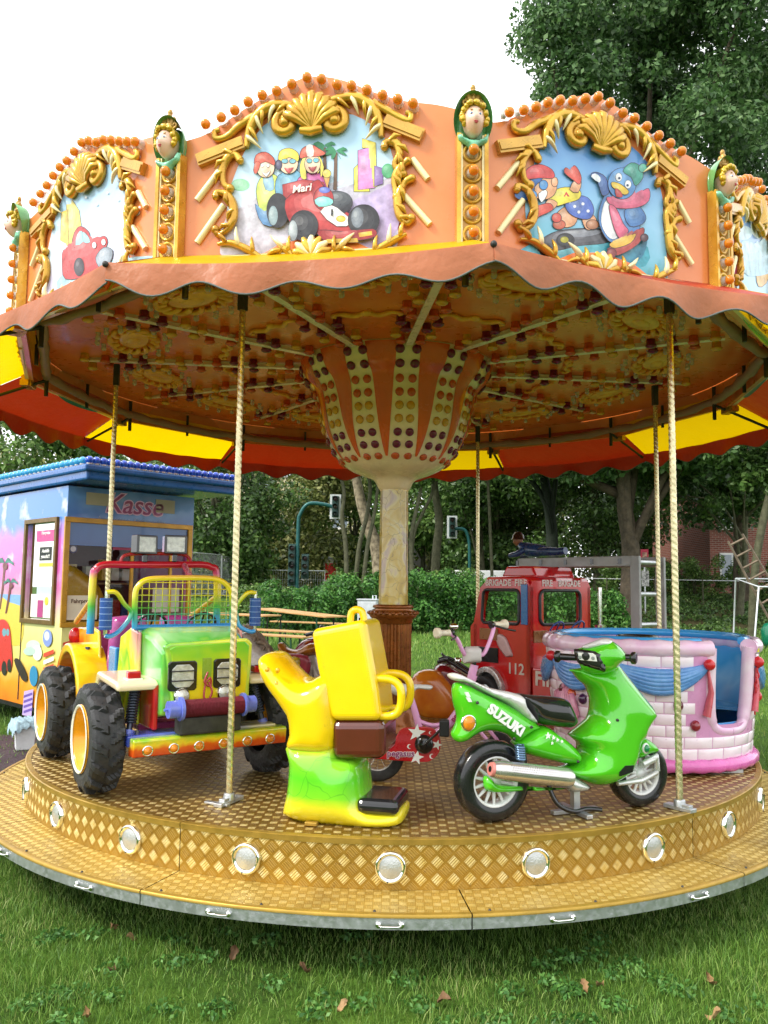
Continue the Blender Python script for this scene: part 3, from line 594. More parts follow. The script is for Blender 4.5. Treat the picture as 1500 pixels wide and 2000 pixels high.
pic_race += [
 ([(502, 375), (515, 345), (540, 345), (552, 380), (545, 420), (515, 425)], 'c8d860', 3), ([(515, 345), (532, 342), (536, 372), (520, 372)], '8ab0c8', 2, 1), ([(540, 380), (545, 345), (580, 335), (598, 360), (600, 392), (560, 395)], '6aa4c4', 3), ([(580, 375), (585, 350), (615, 338), (638, 355), (640, 380), (600, 385)], 'd0589c', 3), ([(500, 400), (520, 420), (560, 410), (555, 440), (515, 440)], '5a8cc0', 3, 1.5),
 (circ(520, 330, 17, 19), 'f0c8a8'), ([(500, 325), (502, 306), (520, 300), (536, 312), (537, 325), (520, 318)], 'd85a44'), ([(497, 335), (502, 318), (510, 322), (502, 342)], 'd85a44', 2, 1.5), (circ(514, 326, 3), 'ffffff', 2, 1), (circ(525, 326, 3), 'ffffff', 2, 1), ([(513, 338), (521, 342), (530, 336), (522, 348)], 'ffffff', 2, 1),
 (circ(565, 322, 18, 20), 'f0c8a8'), ([(547, 322), (548, 300), (566, 293), (583, 302), (583, 318), (566, 310)], 'e8d040'), (circ(546, 325, 6, 9), '3a3a58'), (circ(558, 318, 6, 4), '7ab8c8', 2, 1.5), (circ(573, 318, 6, 4), '7ab8c8', 2, 1.5), ([(557, 331), (566, 334), (575, 330), (566, 342)], 'c04848', 2, 1),
 ([(588, 325), (590, 350), (600, 352), (600, 320), (625, 316), (628, 350), (634, 330), (622, 305), (600, 305)], 'e8d45a', 2, 1), (circ(612, 324, 15, 18), 'f0c8a8'), ([(588, 312), (592, 295), (610, 287), (625, 295), (637, 304), (620, 309), (600, 310)], 'd86048'), ([(600, 289), (612, 287), (614, 308), (602, 309)], 'f4e8e0', 2, 0), (circ(606, 318, 5, 4), '6ab0c0', 2, 1.5), (circ(619, 317, 5, 4), '6ab0c0', 2, 1.5), ([(604, 330), (613, 333), (620, 328), (613, 340)], 'a83838', 2, 1),
 ([(634, 350), (646, 350), (641, 372)], 'd8a048', 0, 1.5), (circ(640, 343, 8), 'f0d860', 2, 1.5),
 ([(554, 365), (595, 355), (635, 360), (630, 392), (556, 395)], 'b03030', 0, 1.5),
 (circ(545, 415, 21, 33), '26262c'), (circ(536, 425, 9, 19), '8aa0a8', 2, 1), ([(560, 395), (600, 370), (622, 356), (632, 366), (650, 400), (690, 425), (715, 445), (720, 465), (690, 475), (640, 468), (600, 450), (570, 440)], 'b02424'), (circ(660, 400, 30, 22), '2c2c34'), (circ(664, 393, 24, 15), '3c4048', 3, 0),
 (circ(634, 392, 19, 22), 'a02020'), ([(617, 395), (634, 388), (652, 395), (648, 405), (625, 408)], '7ac4c0', 2, 1.5), (circ(636, 376, 11, 6), '5a6ac0', 2, 0), ([(628, 418), (650, 406), (672, 420), (690, 440), (660, 446)], 'e8e4e0', 2, 1.5), (circ(668, 432, 9, 6), 'd8b030', 2, 1),
 (circ(596, 445, 27, 29), '24242a'), (circ(575, 455, 9, 20), '9aa4ac', 2, 1), (circ(712, 435, 30, 30), '222228'), (circ(700, 430, 12, 20), '707884', 2, 0), ([(625, 455), (680, 458), (730, 452), (735, 466), (700, 474), (640, 476)], '9c2020'), ([(702, 460), (728, 456), (729, 464), (704, 468)], 'e0b030', 0, 0), ([(640, 472), (700, 470), (702, 478), (640, 480)], 'd0a830', 0, 1)]
pic_skate = [
 ([(1000, 500), (1060, 470), (1150, 480), (1250, 470), (1260, 520), (1150, 530), (1020, 515)], '3aa4b8', 3, 0), ([(1180, 510), (1230, 490), (1262, 460), (1255, 500), (1220, 520)], '2a80a0', 3, 0),
 ([(1050, 490), (1058, 468), (1090, 452), (1140, 447), (1180, 450), (1195, 462), (1180, 475), (1130, 480), (1085, 490)], '4a4a52'), ([(1090, 455), (1140, 449), (1175, 453), (1150, 462), (1105, 464)], '8a8e98', 3, 0), (circ(1103, 470, 17, 13), '2a2a2e'), (circ(1101, 469, 8, 6), 'b8b020', 2, 1), (circ(1065, 490, 12, 10), '202024'), (circ(1058, 482, 6), 'b03838', 2, 1),
 ([(1085, 420), (1105, 405), (1125, 420), (1120, 440), (1100, 445), (1088, 436)], 'e8a878'), ([(1136, 425), (1155, 420), (1165, 440), (1150, 450), (1140, 444)], 'e8a878'), (circ(1090, 440, 12, 9), 'c05838', 2), (circ(1155, 440, 12, 9), 'b87850', 2), (circ(1085, 427, 9), 'd85040', 2),
 ([(1102, 400), (1118, 385), (1145, 388), (1157, 410), (1150, 428), (1130, 428), (1110, 418)], '4a6ac0'), (circ(1120, 405, 3), 'ffffff', 2, 0), (circ(1136, 400, 3), 'ffffff', 2, 0), (circ(1128, 416, 3), 'ffffff', 2, 0), (circ(1146, 414, 3), 'ffffff', 2, 0), (circ(1110, 396, 3), 'ffffff', 2, 0),
 ([(1066, 388), (1085, 372), (1108, 368), (1130, 375), (1128, 390), (1105, 398), (1080, 404)], 'ecd83c'), ([(1098, 386), (1103, 376), (1110, 386), (1106, 386), (1103, 382), (1101, 386)], 'd04038', 0, 0),
 ([(1068, 392), (1085, 398), (1078, 410), (1060, 412)], 'e8a878'), ([(1027, 430), (1035, 412), (1055, 402), (1072, 400), (1076, 412), (1050, 425), (1038, 438)], 'd84c3c'), ([(1110, 372), (1122, 352), (1132, 358), (1126, 378)], 'e8a878', 2), ([(1118, 355), (1100, 340), (1102, 330), (1112, 336), (1118, 326), (1126, 334), (1132, 350), (1128, 362)], 'd84c3c'),
 (circ(1058, 368, 26, 24), 'e8a878'), (circ(1080, 358, 6, 9), 'e8a878', 2), ([(1020, 352), (1028, 332), (1050, 324), (1074, 334), (1078, 350), (1050, 350)], 'd84040'), ([(1003, 386), (1008, 372), (1030, 356), (1056, 352), (1040, 368), (1042, 388), (1020, 394)], '3068b0'), (circ(1058, 364, 8, 9), '4a90d0', 2), (circ(1038, 384, 7, 8), '4a90d0', 2), ([(1048, 382), (1062, 374), (1064, 384), (1054, 398)], 'ffffff', 2),
 ([(1165, 430), (1172, 395), (1190, 375), (1222, 380), (1240, 410), (1245, 450), (1230, 475), (1200, 480), (1178, 465)], '4a7cb8'), ([(1170, 435), (1176, 400), (1190, 392), (1203, 420), (1205, 460), (1192, 470), (1178, 458)], 'eef0f4', 3, 1), ([(1150, 345), (1160, 340), (1178, 350), (1185, 378), (1172, 384), (1165, 360)], '3a5c9c'), ([(1150, 348), (1158, 342), (1168, 350), (1166, 360)], 'e4ecf4', 2, 0), ([(1215, 415), (1240, 405), (1256, 425), (1250, 440), (1225, 444)], '3c70ac'),
 ([(1182, 388), (1215, 396), (1245, 380), (1262, 372), (1262, 395), (1240, 408), (1205, 410), (1186, 402)], 'd05878'), ([(1185, 405), (1198, 410), (1212, 440), (1222, 455), (1205, 468), (1192, 440)], 'd05878'),
 (circ(1210, 362, 27, 30), '5a94d0'), ([(1212, 338), (1228, 322), (1246, 330), (1250, 350), (1236, 366), (1228, 350)], '3a9c88'), (circ(1250, 332, 8), '58b8a0', 2), (circ(1203, 350, 6, 8), 'f4f8fa', 2, 1), (circ(1221, 364, 6, 8), 'f4f8fa', 2, 1), (circ(1204, 352, 2.5), '203050', 2, 0), (circ(1220, 366, 2.5), '203050', 2, 0), ([(1190, 360), (1206, 364), (1222, 378), (1214, 384), (1200, 376), (1190, 368)], 'e8c030', 3), ([(1196, 372), (1206, 378), (1210, 388), (1198, 388)], 'c03838', 2, 1),
 ([(1180, 490), (1215, 475), (1245, 450), (1252, 455), (1240, 480), (1200, 502)], 'a83830'), ([(1185, 480), (1210, 472), (1235, 460), (1225, 478), (1195, 488)], 'e0b038'), (circ(1188, 498, 9), '883030', 2), (circ(1252, 468, 7), '503038', 2)]
pic_car = [
 ([(132, 480), (132, 400), (142, 400), (142, 390), (156, 412), (160, 440), (150, 480)], 'e4d060', 0, 1.5), ([(120, 470), (122, 415), (134, 410), (136, 480)], 'dcc050', 0, 1.5),
 ([(124, 515), (126, 490), (140, 485), (148, 455), (160, 443), (176, 455), (180, 472), (205, 462), (212, 474), (205, 495), (218, 505), (205, 525), (170, 540), (130, 545)], 'c02c2c'), ([(150, 480), (154, 458), (162, 452), (166, 472)], '9ad0d8', 2, 1), ([(166, 474), (164, 454), (174, 462), (178, 474)], '9ad0d8', 2, 1), (circ(157, 522, 9, 17), '282028'), ([(190, 505), (205, 485), (222, 490), (218, 512), (200, 525)], '8a98a4'), (circ(205, 474, 4, 6), 'e8f0f0', 2, 1), (circ(187, 480, 4, 6), 'e8f0f0', 2, 1)]
for i in range(9): pic_car.append((circ(150+14*i+7*(i % 3), 350+((i*37) % 60), 2.2), 'ffffff', 2, 0))
pic_car += [([(120, 540), (180, 520), (300, 500), (300, 545), (130, 570)], '9cc8d4', 3, 0)]+[(circ(232+q*14, 420+6*math.sin(q*2), 15, 9), 'e8f0f6', 3, 0) for q in range(3)]
pic_car = pic_car[-4:]+pic_car[:-4]
pic_plain = [(circ(1425, 430, 14, 22), '6cb0dc', 3, 0), (circ(1450, 455, 18, 14), 'c4e0f0', 3, 0), (circ(1480, 440, 16, 26), 'dcecf4', 3, 0), ([(1415, 520), (1425, 505), (1445, 500), (1440, 530), (1420, 550)], 'b03070', 3), ([(1475, 520), (1485, 470), (1500, 460), (1500, 540), (1480, 560)], 'd8a850', 3), ([(1440, 500), (1450, 470), (1490, 480), (1520, 460), (1530, 520), (1460, 540)], 'a8d0e4', 3, 0)]
def frieze(k):
    a = PH-rad(15)+k*ST; loc = polar(a, FR, 0)
    if 'p' not in meshes: pan = mp.build('frieze_panel', PANEL, car, loc, a); meshes['p'] = pan.data
    else: pan = put('frieze_panel', meshes['p'], car, loc, a)
    if abs(k) > 3: return
    for i, (nm, (m, ms)) in enumerate(parts_o):
        if i not in meshes: meshes[i] = m.build(nm, ms, pan).data
        else: put(nm, meshes[i], pan)
    for q in bulbs_px:
        u, z = pp(*q)
        if 'b' not in meshes: meshes['b'] = mbulb.build('bulb', [AMBER, CLEAR], pan, (u, 0, z)).data
        else: put('bulb', meshes['b'], pan, (u, 0, z))
    lay, bgm = {0: (pic_race, 0), 1: (pic_skate, 1), -1: (pic_car, 0), 2: (pic_plain, 1)}.get(k, ([], k % 2))
    ob = art(panel_px(k), lay, 'painting', pan, paint_out, BG[bgm])
    if k == 0:
        f = pp; u, z = f(592, 374); text('lettering', 'Mari', .05, P('f0e8e0'), ob, TM((u, ob['depth']-.001, z), (1, 0, .08), (0, 0, 1)), .001, .2); u, z = f(651, 421); text('lettering', '1', .04, P('101014'), ob, TM((u, ob['depth']-.001, z), (1, 0, 0), (0, 0, 1)), .002)
    return pan
for k in range(-5, 7): frieze(k)
# posts with child heads
SKIN = mat('painted_skin', H('dcb49c'), .3, 0, .4, .06, 12); HAIR = mat('gold_hair', H('c4a020'), .3, .3, .4, .2, 20); HOODG = mat('hood_green', H('5c9c58'), .3, 0, .4, .2, 12); COLLAR = mat('collar_mint', H('7cc4a0'), .3, 0, .4, .1, 12); LIP = P('b03a3c'); EYEW = P('e8ecec'); EYEB = P('4a6a98')
POSTP = []
class PQ:
    def __setitem__(s, k, v): POSTP.append((k, v))
PQ = PQ()
m = MB(); m.box((0, .0, 3.32), (.125, .05, .56)); PQ['post'] = (m, [mat('post_face', H('b8883c'), .35, .3, .3, .2, 9)])
m = MB()
for s_ in (-1, 1): m = MB(); m.box((s_*.062, -.02, 3.33), (.018, .05, .58)); m.box((s_*.05, -.028, 3.33), (.012, .02, .58), 1); PQ['post_moulding'] = (m, [GOLD, CREAMGOLD])
m = MB()
m.box((0, -.02, 3.06), (.16, .06, .04)); m.ball((0, -.03, 3.1), (.05, .02, .03), 10); PQ['post_base'] = (m, [GOLD, CREAMGOLD])
m = MB()
for i in range(5): m = MB(); m.lathe([(.03, -.026), (.034, -.034), (.044, -.036), (.047, -.026)], 18, 0, True, axis='y', o=(0, 0, 3.16+i*.094)); PQ['bulb_ring'] = (m, [GOLD])
HZ = 3.665
m = MB()                                                   # head: an egg with brow, nose, cheeks, lips, chin
nh, kh = 28, 22; vs = []
for i in range(kh+1):
    t_ = PI*i/kh
    for j in range(nh):
        q = 2*PI*j/nh; x, y, z = math.sin(t_)*math.sin(q), -math.sin(t_)*math.cos(q), math.cos(t_); f = max(0, -y)
        X, Y, Z = .062*x*(1-.16*max(0, -z)), .066*y, .085*z
        g = lambda cx, cz, s_, am: am*math.exp(-((X-cx)**2+(Z-cz)**2)/(2*s_*s_))*f
        Y -= g(0, -.008, .008, .014)+g(0, .008, .006, .006)+g(-.028, -.018, .018, .008)+g(.028, -.018, .018, .008)+g(0, -.036, .012, .006)+g(0, -.06, .014, .007)-g(-.024, .012, .011, .004)-g(.024, .012, .011, .004)
        vs.append((X, Y-.06, Z+HZ))
m.add(vs, [(i*nh+j, (i+1)*nh+j, (i+1)*nh+(j+1) % nh, i*nh+(j+1) % nh) for i in range(kh) for j in range(nh)], 0, True); PQ['head'] = (m, [SKIN])
m = MB()
for s_ in (-1, 1): m = MB(); m.ball((s_*.023, -.117, HZ+.011), (.011, .006, .0075), 10); m.ball((s_*.023, -.1218, HZ+.011), (.006, .003, .006), 8, 1); m.ball((s_*.024, -.1175, HZ+.033), (.011, .004, .0016), 8, 2); PQ['eye'] = (m, [EYEW, EYEB, HAIR])
m = MB(); m.ball((0, -.129, HZ-.034), (.013, .005, .0045), 10); m.ball((0, -.128, HZ-.041), (.009, .005, .004), 10); PQ['lips'] = (m, [LIP])
m = MB()
for i in range(60):
    q = rad(-125+250*(i/59)); r_ = .95+.16*random.random(); m.ball((.064*math.sin(q)*r_, -.075-.038*random.random()*(.4+.6*max(0, math.cos(q))), HZ+.012+.064*math.cos(q)*r_), .011+.007*random.random(), 7)
m.ball((0, -.05, HZ+.042), (.066, .062, .05), 14); PQ['hair'] = (m, [HAIR])
m = MB(); vs = []; n = 30
for i in range(7):
    f = i/6
    for j in range(n+1):
        q = rad(-150+300*j/n); rx = .078+.03*f; rz = .115+.025*f; vs.append((rx*math.sin(q), .0-.075*f*f*(.5+.5*math.cos(q))-.02*f, HZ+.012+rz*math.cos(q)))
m.add(vs, [(i*(n+1)+j, i*(n+1)+j+1, (i+1)*(n+1)+j+1, (i+1)*(n+1)+j) for i in range(6) for j in range(n)], 0, True); m.ball((0, .0, HZ), (.085, .02, .12), 16); PQ['hood'] = (m, [HOODG])
m = MB(); m.pillow([(-.085, HZ-.05), (-.05, HZ-.085), (0, HZ-.095), (.05, HZ-.085), (.085, HZ-.05), (.08, HZ-.1), (.035, HZ-.125), (.0, HZ-.17), (-.035, HZ-.125), (-.08, HZ-.1)], .035, .03, .012, 0, FT, -.05); PQ['collar'] = (m, [COLLAR])
m = MB(); m.ball((0, -.05, HZ+.105), (.05, .03, .022), 12)
for s_, L in ((-1, .035), (0, .07), (1, .035)): m.tube([(s_*.012, -.05, HZ+.11), (s_*.03, -.055, HZ+.12+L*.6), (s_*.036, -.05, HZ+.12+L)], [.018, .02, .006], 8)
for s_ in (-1, 1): m.tube(scroll((s_*.045, HZ+.105), .022, .006, PI/2, s_*1.2, 14, -.055), .008, 6)
m.ball((0, -.05, HZ+.19), (.016, .014, .02), 8); PQ['crown_finial'] = (m, [mat('old_gold', H('a8823a'), .4, .4, .2, .3, 20)])
for nm, (m, ms) in POSTP:
    if nm in ('head', 'eye', 'lips', 'hair', 'hood', 'collar', 'crown_finial'): m.v = [(x*.82, y*.86, HZ+.005+(z-HZ)*.86) for x, y, z in m.v]
for k in range(-4, 8):
    a = PH+k*ST; loc = polar(a, 2.715, 0); root = None
    for i, (nm, (m, ms)) in enumerate(POSTP):
        if abs(k) > 3 and nm != 'post': continue
        i = ('q', i)
        if i not in meshes: o = m.build(nm, ms, root or car, loc if root is None else None, a if root is None else None); meshes[i] = o.data
        else: o = put(nm, meshes[i], root or car, loc if root is None else None, a if root is None else None)
        if root is None: root = o
    if abs(k) <= 3:
        for i in range(5): put('bulb', meshes['b'], root, (0, -.02, 3.16+i*.094))
# twisted poles between platform and ceiling
POLE = mat('brass_pole', H('d8caa0'), .28, .75, .2, .2, 20)
def pole(a, r_, ztop, bar=.1):
    p = empty('pole', polar(a, r_, DECK_Z), a); p.parent = car; m = MB(); n = 14; rows = int((ztop-DECK_Z)/.009); vs = []
    for i in range(rows+1):
        z = (ztop-DECK_Z)*i/rows
        for j in range(n):
            q = 2*PI*j/n; d = .0165+.0022*max(0, math.sin(2*q+z*2*PI/.034)); vs.append((d*math.cos(q), d*math.sin(q), z))
    m.add(vs, [(i*n+j, i*n+(j+1) % n, (i+1)*n+(j+1) % n, (i+1)*n+j) for i in range(rows) for j in range(n)], 0, True)
    return m, p
for k, r_ in ((-1, 2.11), (1, 2.43), (3, 2.1), (5, 2.15), (-3, 2.1)):
    a = PH+k*ST; m, p = pole(a, r_, 3.17); bpy.data.objects.remove(p)
    sh = m.build('pole', POLE, car, polar(a, r_, DECK_Z), a)
    m = MB(); m.box((0, 0, 2.66), (.04, .04, .16)); m.build('pole_socket', DARKIRON, sh)
    m = MB(); m.box((0, .0, .012), (.05, .16 if k > 0 else .2, .02)); m.box((.0, -.03, .028), (.035, .07, .014)); m.lathe([(.03, .02), (.028, .05), (.02, .055)], 12)
    if k == -1: m.box((-.03, -.06, .01), (.14, .03, .012))
    m.build('pole_foot', STEEL, sh, bevel=.003)
# ================================================================ RIDES
def ride(name, label, cat, fr): return tag(empty(name, fr.o, fr.a), label, cat)
def tyre_mesh(R, w, lug=0, n=120, depth=.02, nl=16, flat=.62):
    """tyre about the local y axis; lug > 0 grows alternating chevron bars out of the tread"""
    prof = [(.60, -.42), (.66, -.5), (.78, -.52), (.9, -.5), (.965, -.42), (.985, -.3), (.99, -.2), (.992, -.1), (.992, 0), (.992, .1), (.99, .2), (.985, .3), (.965, .42), (.9, .5), (.78, .52), (.66, .5), (.60, .42)]
    m = MB(); vs = []; k = len(prof)
    for i in range(n):
        q = 2*PI*i/n
        for r_, s_ in prof:
            rr = r_*R
            if lug:
                side = 1 if s_ > 0 else -1; ph_ = (i/n*nl+(.5 if side > 0 else 0)+abs(s_)*1.1) % 1
                on = 1. if ph_ < .36 else 0.
                if r_ > .89 and abs(s_) > .03: rr += depth*on*(1 if r_ > .95 else .55)
            vs.append((rr*math.sin(q), s_*w, rr*math.cos(q)))
    m.add(vs, [(i*k+j, ((i+1) % n)*k+j, ((i+1) % n)*k+j+1, i*k+j+1) for i in range(n) for j in range(k-1)], 0, not lug)
    return m
# ---------------------------------------------------------------- jeep
J = Frame(pz(185, 1548), -math.radians(56.26)); jp = ride('jeep_ride', 'rainbow airbrushed off-road jeep ride with black tractor tyres and winch on the platform', 'ride', J)
JB = airbrush('jeep_airbrush', [(.0, 'd84a1c'), (.1, 'e8a01a'), (.26, 'ecd01c'), (.44, 'f0e23a'), (.58, '7cc432'), (.7, 'ece030'), (.84, 'f0b8a0'), (1., 'e0688c')], 2.4, .2, (.6, 0, .8), .6, 1.6, -.3, .8)
JG = airbrush('jeep_hood_green', [(.0, '3fae34'), (.4, '6cc43a'), (.6, 'a8dca0'), (.8, '58b84a'), (1., 'd8e040')], 3., .18, (1, .3, 0), .6, 1.2, -.3, .5)
JY = airbrush('jeep_grille_yellow', [(.0, 'e8b81c'), (.4, 'f0dc20'), (.6, 'e0e028'), (.8, '7cc832'), (1., '4cb830')], 2.6, .2, (0, 0, 1), .7, 1., .4, .85)
JR = airbrush('jeep_flame', [(.0, 'b81e14'), (.35, 'd85a14'), (.55, 'e8c824'), (.75, '9cc42c'), (1., '3c9a34')], 14, .25, (0, 0, 1), .55, .3, .2, .36)
JT = airbrush('jeep_tube_rainbow', [(.0, '2f7cc8'), (.25, '3f9ed8'), (.42, '4cb43c'), (.58, 'e4d41c'), (.72, 'f0d020'), (.8, 'd8447c'), (.86, 'c81e34'), (1., 'c82028')], 1.2, .16, (0, 0, 1), .1, .5, .72, 1.3)
BLUE = P('2f86c8'); PURP = P('a8468c'); PERI = P('6a78d0'); REDD = P('b01820'); TYRE = mat('tractor_tyre', (.028, .028, .03), .55, 0, 0, .35, 25, .2, 140); RIMY = P('e8a41a')
ty = tyre_mesh(.268, .168, 1, 192, .022, 15); tym = None; rimm = None
for (x, y) in ((0, 0), (-1.05, 0), (0, 1.0), (-1.05, 1.0)):
    rz = 0 if y == 0 else PI
    if tym is None:
        w_ = ty.build('wheel', TYRE, jp, (x, y, .288), rz); tym = w_.data
        m = MB(); m.lathe([(.178, -.085), (.17, -.095), (.163, -.08), (.15, -.03), (.12, -.005), (.05, -.0), (.05, -.03), (.0, -.032)], 32, 0, True, axis='y')
        for q in range(4): m.T = Matrix.Rotation(q*PI/2+.5, 4, 'Y'); m.box((.09, -.02, 0), (.08, .025, .03)); m.T = None
        rimm = m.build('rim', RIMY, w_).data
        m = MB(); m.lathe([(.178, -.096), (.171, -.0995), (.164, -.09)], 32, 0, True, axis='y'); rwm = m.build('rim_ring', P('e8e4d4'), w_).data
    else: w_ = put('wheel', tym, jp, (x, y, .288), rz); put('rim', rimm, w_); put('rim_ring', rwm, w_)
# body: side profile, hood, grille, fenders
def jside(pts, y0, y1, m, nm, mt, bev=.018): m.prism(pts, (y0, y1)); return m.build(nm, mt, jp, bevel=bev, seg=3)
body = jside([(-1.42, .30), (-1.44, .80), (-1.02, .82), (-.88, .80), (-.80, .52), (-.42, .50), (-.36, .80), (-.16, .86), (.0, .84), (.02, .34), (-.9, .28)], .20, .22, MB(), 'side_panel', JB)
jside([(-1.42, .30), (-1.44, .80), (-1.02, .82), (-.88, .80), (-.80, .52), (-.42, .50), (-.36, .80), (-.16, .86), (.0, .84), (.02, .34), (-.9, .28)], .80, .82, MB(), 'side_panel', JB)
m = MB(); m.box((-.7, .51, .32), (1.4, .58, .04)); m.box((-1.42, .51, .55), (.03, .62, .5)); m.box((-.14, .51, .6), (.03, .58, .45)); m.build('floor_tub', PURP, jp, bevel=.01)
m = MB(); m.box((-.6, .235, .55), (.16, .03, .34)); m.build('door_lining', BLUE, jp, bevel=.01)
# hood + grille block
m = MB(); y0, y1 = .27, .73
sec = [(-.16, .215, .805, .87, .36), (-.02, .22, .80, .865, .36), (.1, .24, .77, .84, .38), (.28, y0-.02, y1+.02, .775, .42)]
vs = []; 
for x, a, b_, zt, zb in sec: vs += [(x, a, zb), (x, a, zt-.03), (x, a+.04, zt), (x, b_-.04, zt), (x, b_, zt-.03), (x, b_, zb)]
m.add(vs, [(i*6+j, i*6+(j+1) % 6, (i+1)*6+(j+1) % 6, (i+1)*6+j) for i in range(3) for j in range(6)]+[(0, 1, 2, 3, 4, 5), (18, 19, 20, 21, 22, 23)]); m.build('hood', JG, jp, bevel=.014, seg=3)
gp = [J.front(*q, .28) for q in ((322, 1275), (318, 1262), (330, 1256), (480, 1246), (489, 1255), (486, 1300), (478, 1375), (470, 1385), (345, 1392), (334, 1380))]
m = MB(); m.prism(gp, (.26, .315), to=lambda a, b, c: (c, a, b)); gr = m.build('grille', JG, jp, bevel=.012, seg=3)
ci_ = np.mean(gp, 0); m = MB(); m.prism([tuple(ci_+(np.array(q)-ci_)*.91) for q in gp], (.30, .319), to=lambda a, b, c: (c, a, b)); m.build('grille_face', JY, gr, bevel=.006)
GLASSL = mat('headlamp_glass', (.55, .56, .52), .12, .35, .8, .3, 35, .3, 120)
for cx_ in (356, 443):
    u, z = J.front(cx_, 1320 if cx_ < 400 else 1314, .32); m = MB()
    m.prism([(u+a*.078, z+b*.078) for a, b in ((-1, -.85), (-.85, -1), (.85, -1), (1, -.85), (1, .85), (.85, 1), (-.85, 1), (-1, .85))], (.31, .332), to=lambda a, b, c: (c, a, b)); hl = m.build('headlight', BLACK, jp, bevel=.005)
    m = MB(); m.prism([(u+a*.06, z+b*.06) for a, b in ((-.6, -1), (.6, -1), (1, -.6), (1, .6), (.6, 1), (-.6, 1), (-1, .6), (-1, -.6))], (.32, .3345), to=lambda a, b, c: (c, a, b)); m.build('lens', GLASSL, hl, bevel=.004)
    m = MB()
    for dz in (-.024, .026): m.tube([(.342, u-.07, z+dz), (.342, u+.07, z+dz)], .0035, 6)
    m.build('guard_bar', BLACK, hl)
    u, z = J.front(355 if cx_ < 400 else 438, 1360 if cx_ < 400 else 1353, .33); m = MB(); m.lathe([(.042, .315), (.044, .335), (.036, .343)], 20, 0, True, axis='x', o=(0, u, z)); fl = m.build('fog_lamp', CHROME, jp); m = MB(); m.lathe([(.037, .341), (.02, .352), (0, .355)], 20, 0, True, axis='x', o=(0, u, z)); m.build('lens', GLASSL, fl)
u, z = J.front(404, 1305, .32); m = MB(); m.box((.322, u, z), (.006, .05, .11)); m.build('hook_plate', P('88a838'), jp, bevel=.002)
m = MB(); zz = z-.02
m.tube(spline([(.335, u, zz), (.345, u-.02, zz-.05), (.34, u+.015, zz-.075), (.345, u+.012, zz-.03), (.34, u-.012, zz-.06), (.345, u-.02, zz-.13), (.35, u+.005, zz-.155)], 6), .006, 6); m.tube(spline([(.338, u+.004, zz-.05), (.348, u+.022, zz-.1), (.345, u+.01, zz-.15), (.36, u+.012, zz-.21)], 6), .006, 6); m.build('tow_rope', P('b03a3c', .6, 0), jp)
# winch
u0, z0 = J.front(345, 1388, .36); u1, z1 = J.front(475, 1372, .36); zc = (z0+z1)/2
m = MB(); m.cyl((.37, u0+.03, zc), (.37, u1-.0, zc), .042, n=20); wd = m.build('winch_drum', mat('winch_rope', H('7a2030'), .7, 0, 0, .25, 4, .6, 300), jp)
m = MB(); nn = 44
m.tube([(.37+.044*math.cos(i*2*PI/10), u0+.03+(u1-u0-.03)*i/(nn*10), zc+.044*math.sin(i*2*PI/10)) for i in range(nn*10)], .0035, 4); m.build('wound_rope', mat('winch_rope'), wd)
for a, b_ in ((u0-.05, u0+.02), (u1-.01, u1+.06)):
    m = MB(); m.cyl((.37, a, zc), (.37, b_, zc), .045, n=20); m.cyl((.37, (b_-.01 if a < .4 else a), zc), (.37, (b_+.005 if a < .4 else a+.012), zc), .062, n=24); m.cyl((.37, a-.02, zc), (.37, a+.01, zc), .008, n=8); m.build('winch_flange', PERI, wd, bevel=.003)
m = MB(); m.box((.33, (u0+u1)/2, .37), (.1, .34, .09)); m.build('winch_gap_mount', DARKIRON, jp, bevel=.01)  # mount coloured dark to stand for the shaded gap under the winch
# bumper
bz0, bz1 = .222, .318; m = MB(); m.prism([(.25, bz0), (.335, bz0+.005), (.345, bz1-.01), (.335, bz1), (.25, bz1)], (.095, .955)); bu = m.build('bumper', JR, jp, bevel=.008, seg=3)
for i in range(6):
    y = .17+i*.137; m = MB(); m.lathe([(.0, .368), (.012, .366), (.02, .358), (.022, .346)], 14, 0, True, axis='x', o=(-.008, y, .258)); m.lathe([(.02, .348), (.026, .352), (.029, .345)], 14, 1, True, axis='x', o=(-.006, y, .258)); m.build('amber_lamp', [AMBER, CHROME], bu)
m = MB(); m.box((.2, .5, .30), (.16, .84, .06)); m.build('front_beam', airbrush('jeep_blue', [(0, '2c3c9c'), (.5, '6a7cc8'), (1, 'd8c840')], 3, .2, (0, 1, 0), .5, 1, 0, 1), jp, bevel=.01)
# fenders
for s_, ya, yb in ((0, .03, .25), (1, .77, .97)):
    m = MB(); m.prism([(-.36, .40), (-.3, .44), (-.18, .62), (.2, .60), (.24, .585), (.24, .55), (.18, .555), (-.15, .575), (-.27, .40)], (ya, yb)); m.build('front_fender', airbrush('fender%d' % s_, [(0, '6cc43a'), (.35, 'a0d840'), (.55, 'e8c8a0'), (1, 'ecd9b4')], 3, .2, (1, 0, .2), .3, 1, -.4, .3), jp, bevel=.014, seg=3)
    m = MB(); o_ = []; 
    for i in range(15): q = rad(15+150*i/14); o_.append((-1.05+.36*math.cos(q), .30+.42*math.sin(q)))
    for i in range(15): q = rad(165-150*i/14); o_.append((-1.05+.31*math.cos(q), .30+.36*math.sin(q)))
    m.prism(o_, (ya+.02, yb)); m.build('rear_fender', JB, jp, bevel=.012, seg=3)
m = MB(); m.box((.09, .235, .46), (.3, .03, .24)); m.build('fender_side', airbrush('fender_red', [(0, '7c1020'), (.5, 'c81e1e'), (1, 'e87820')], 3, .25), jp, bevel=.01)
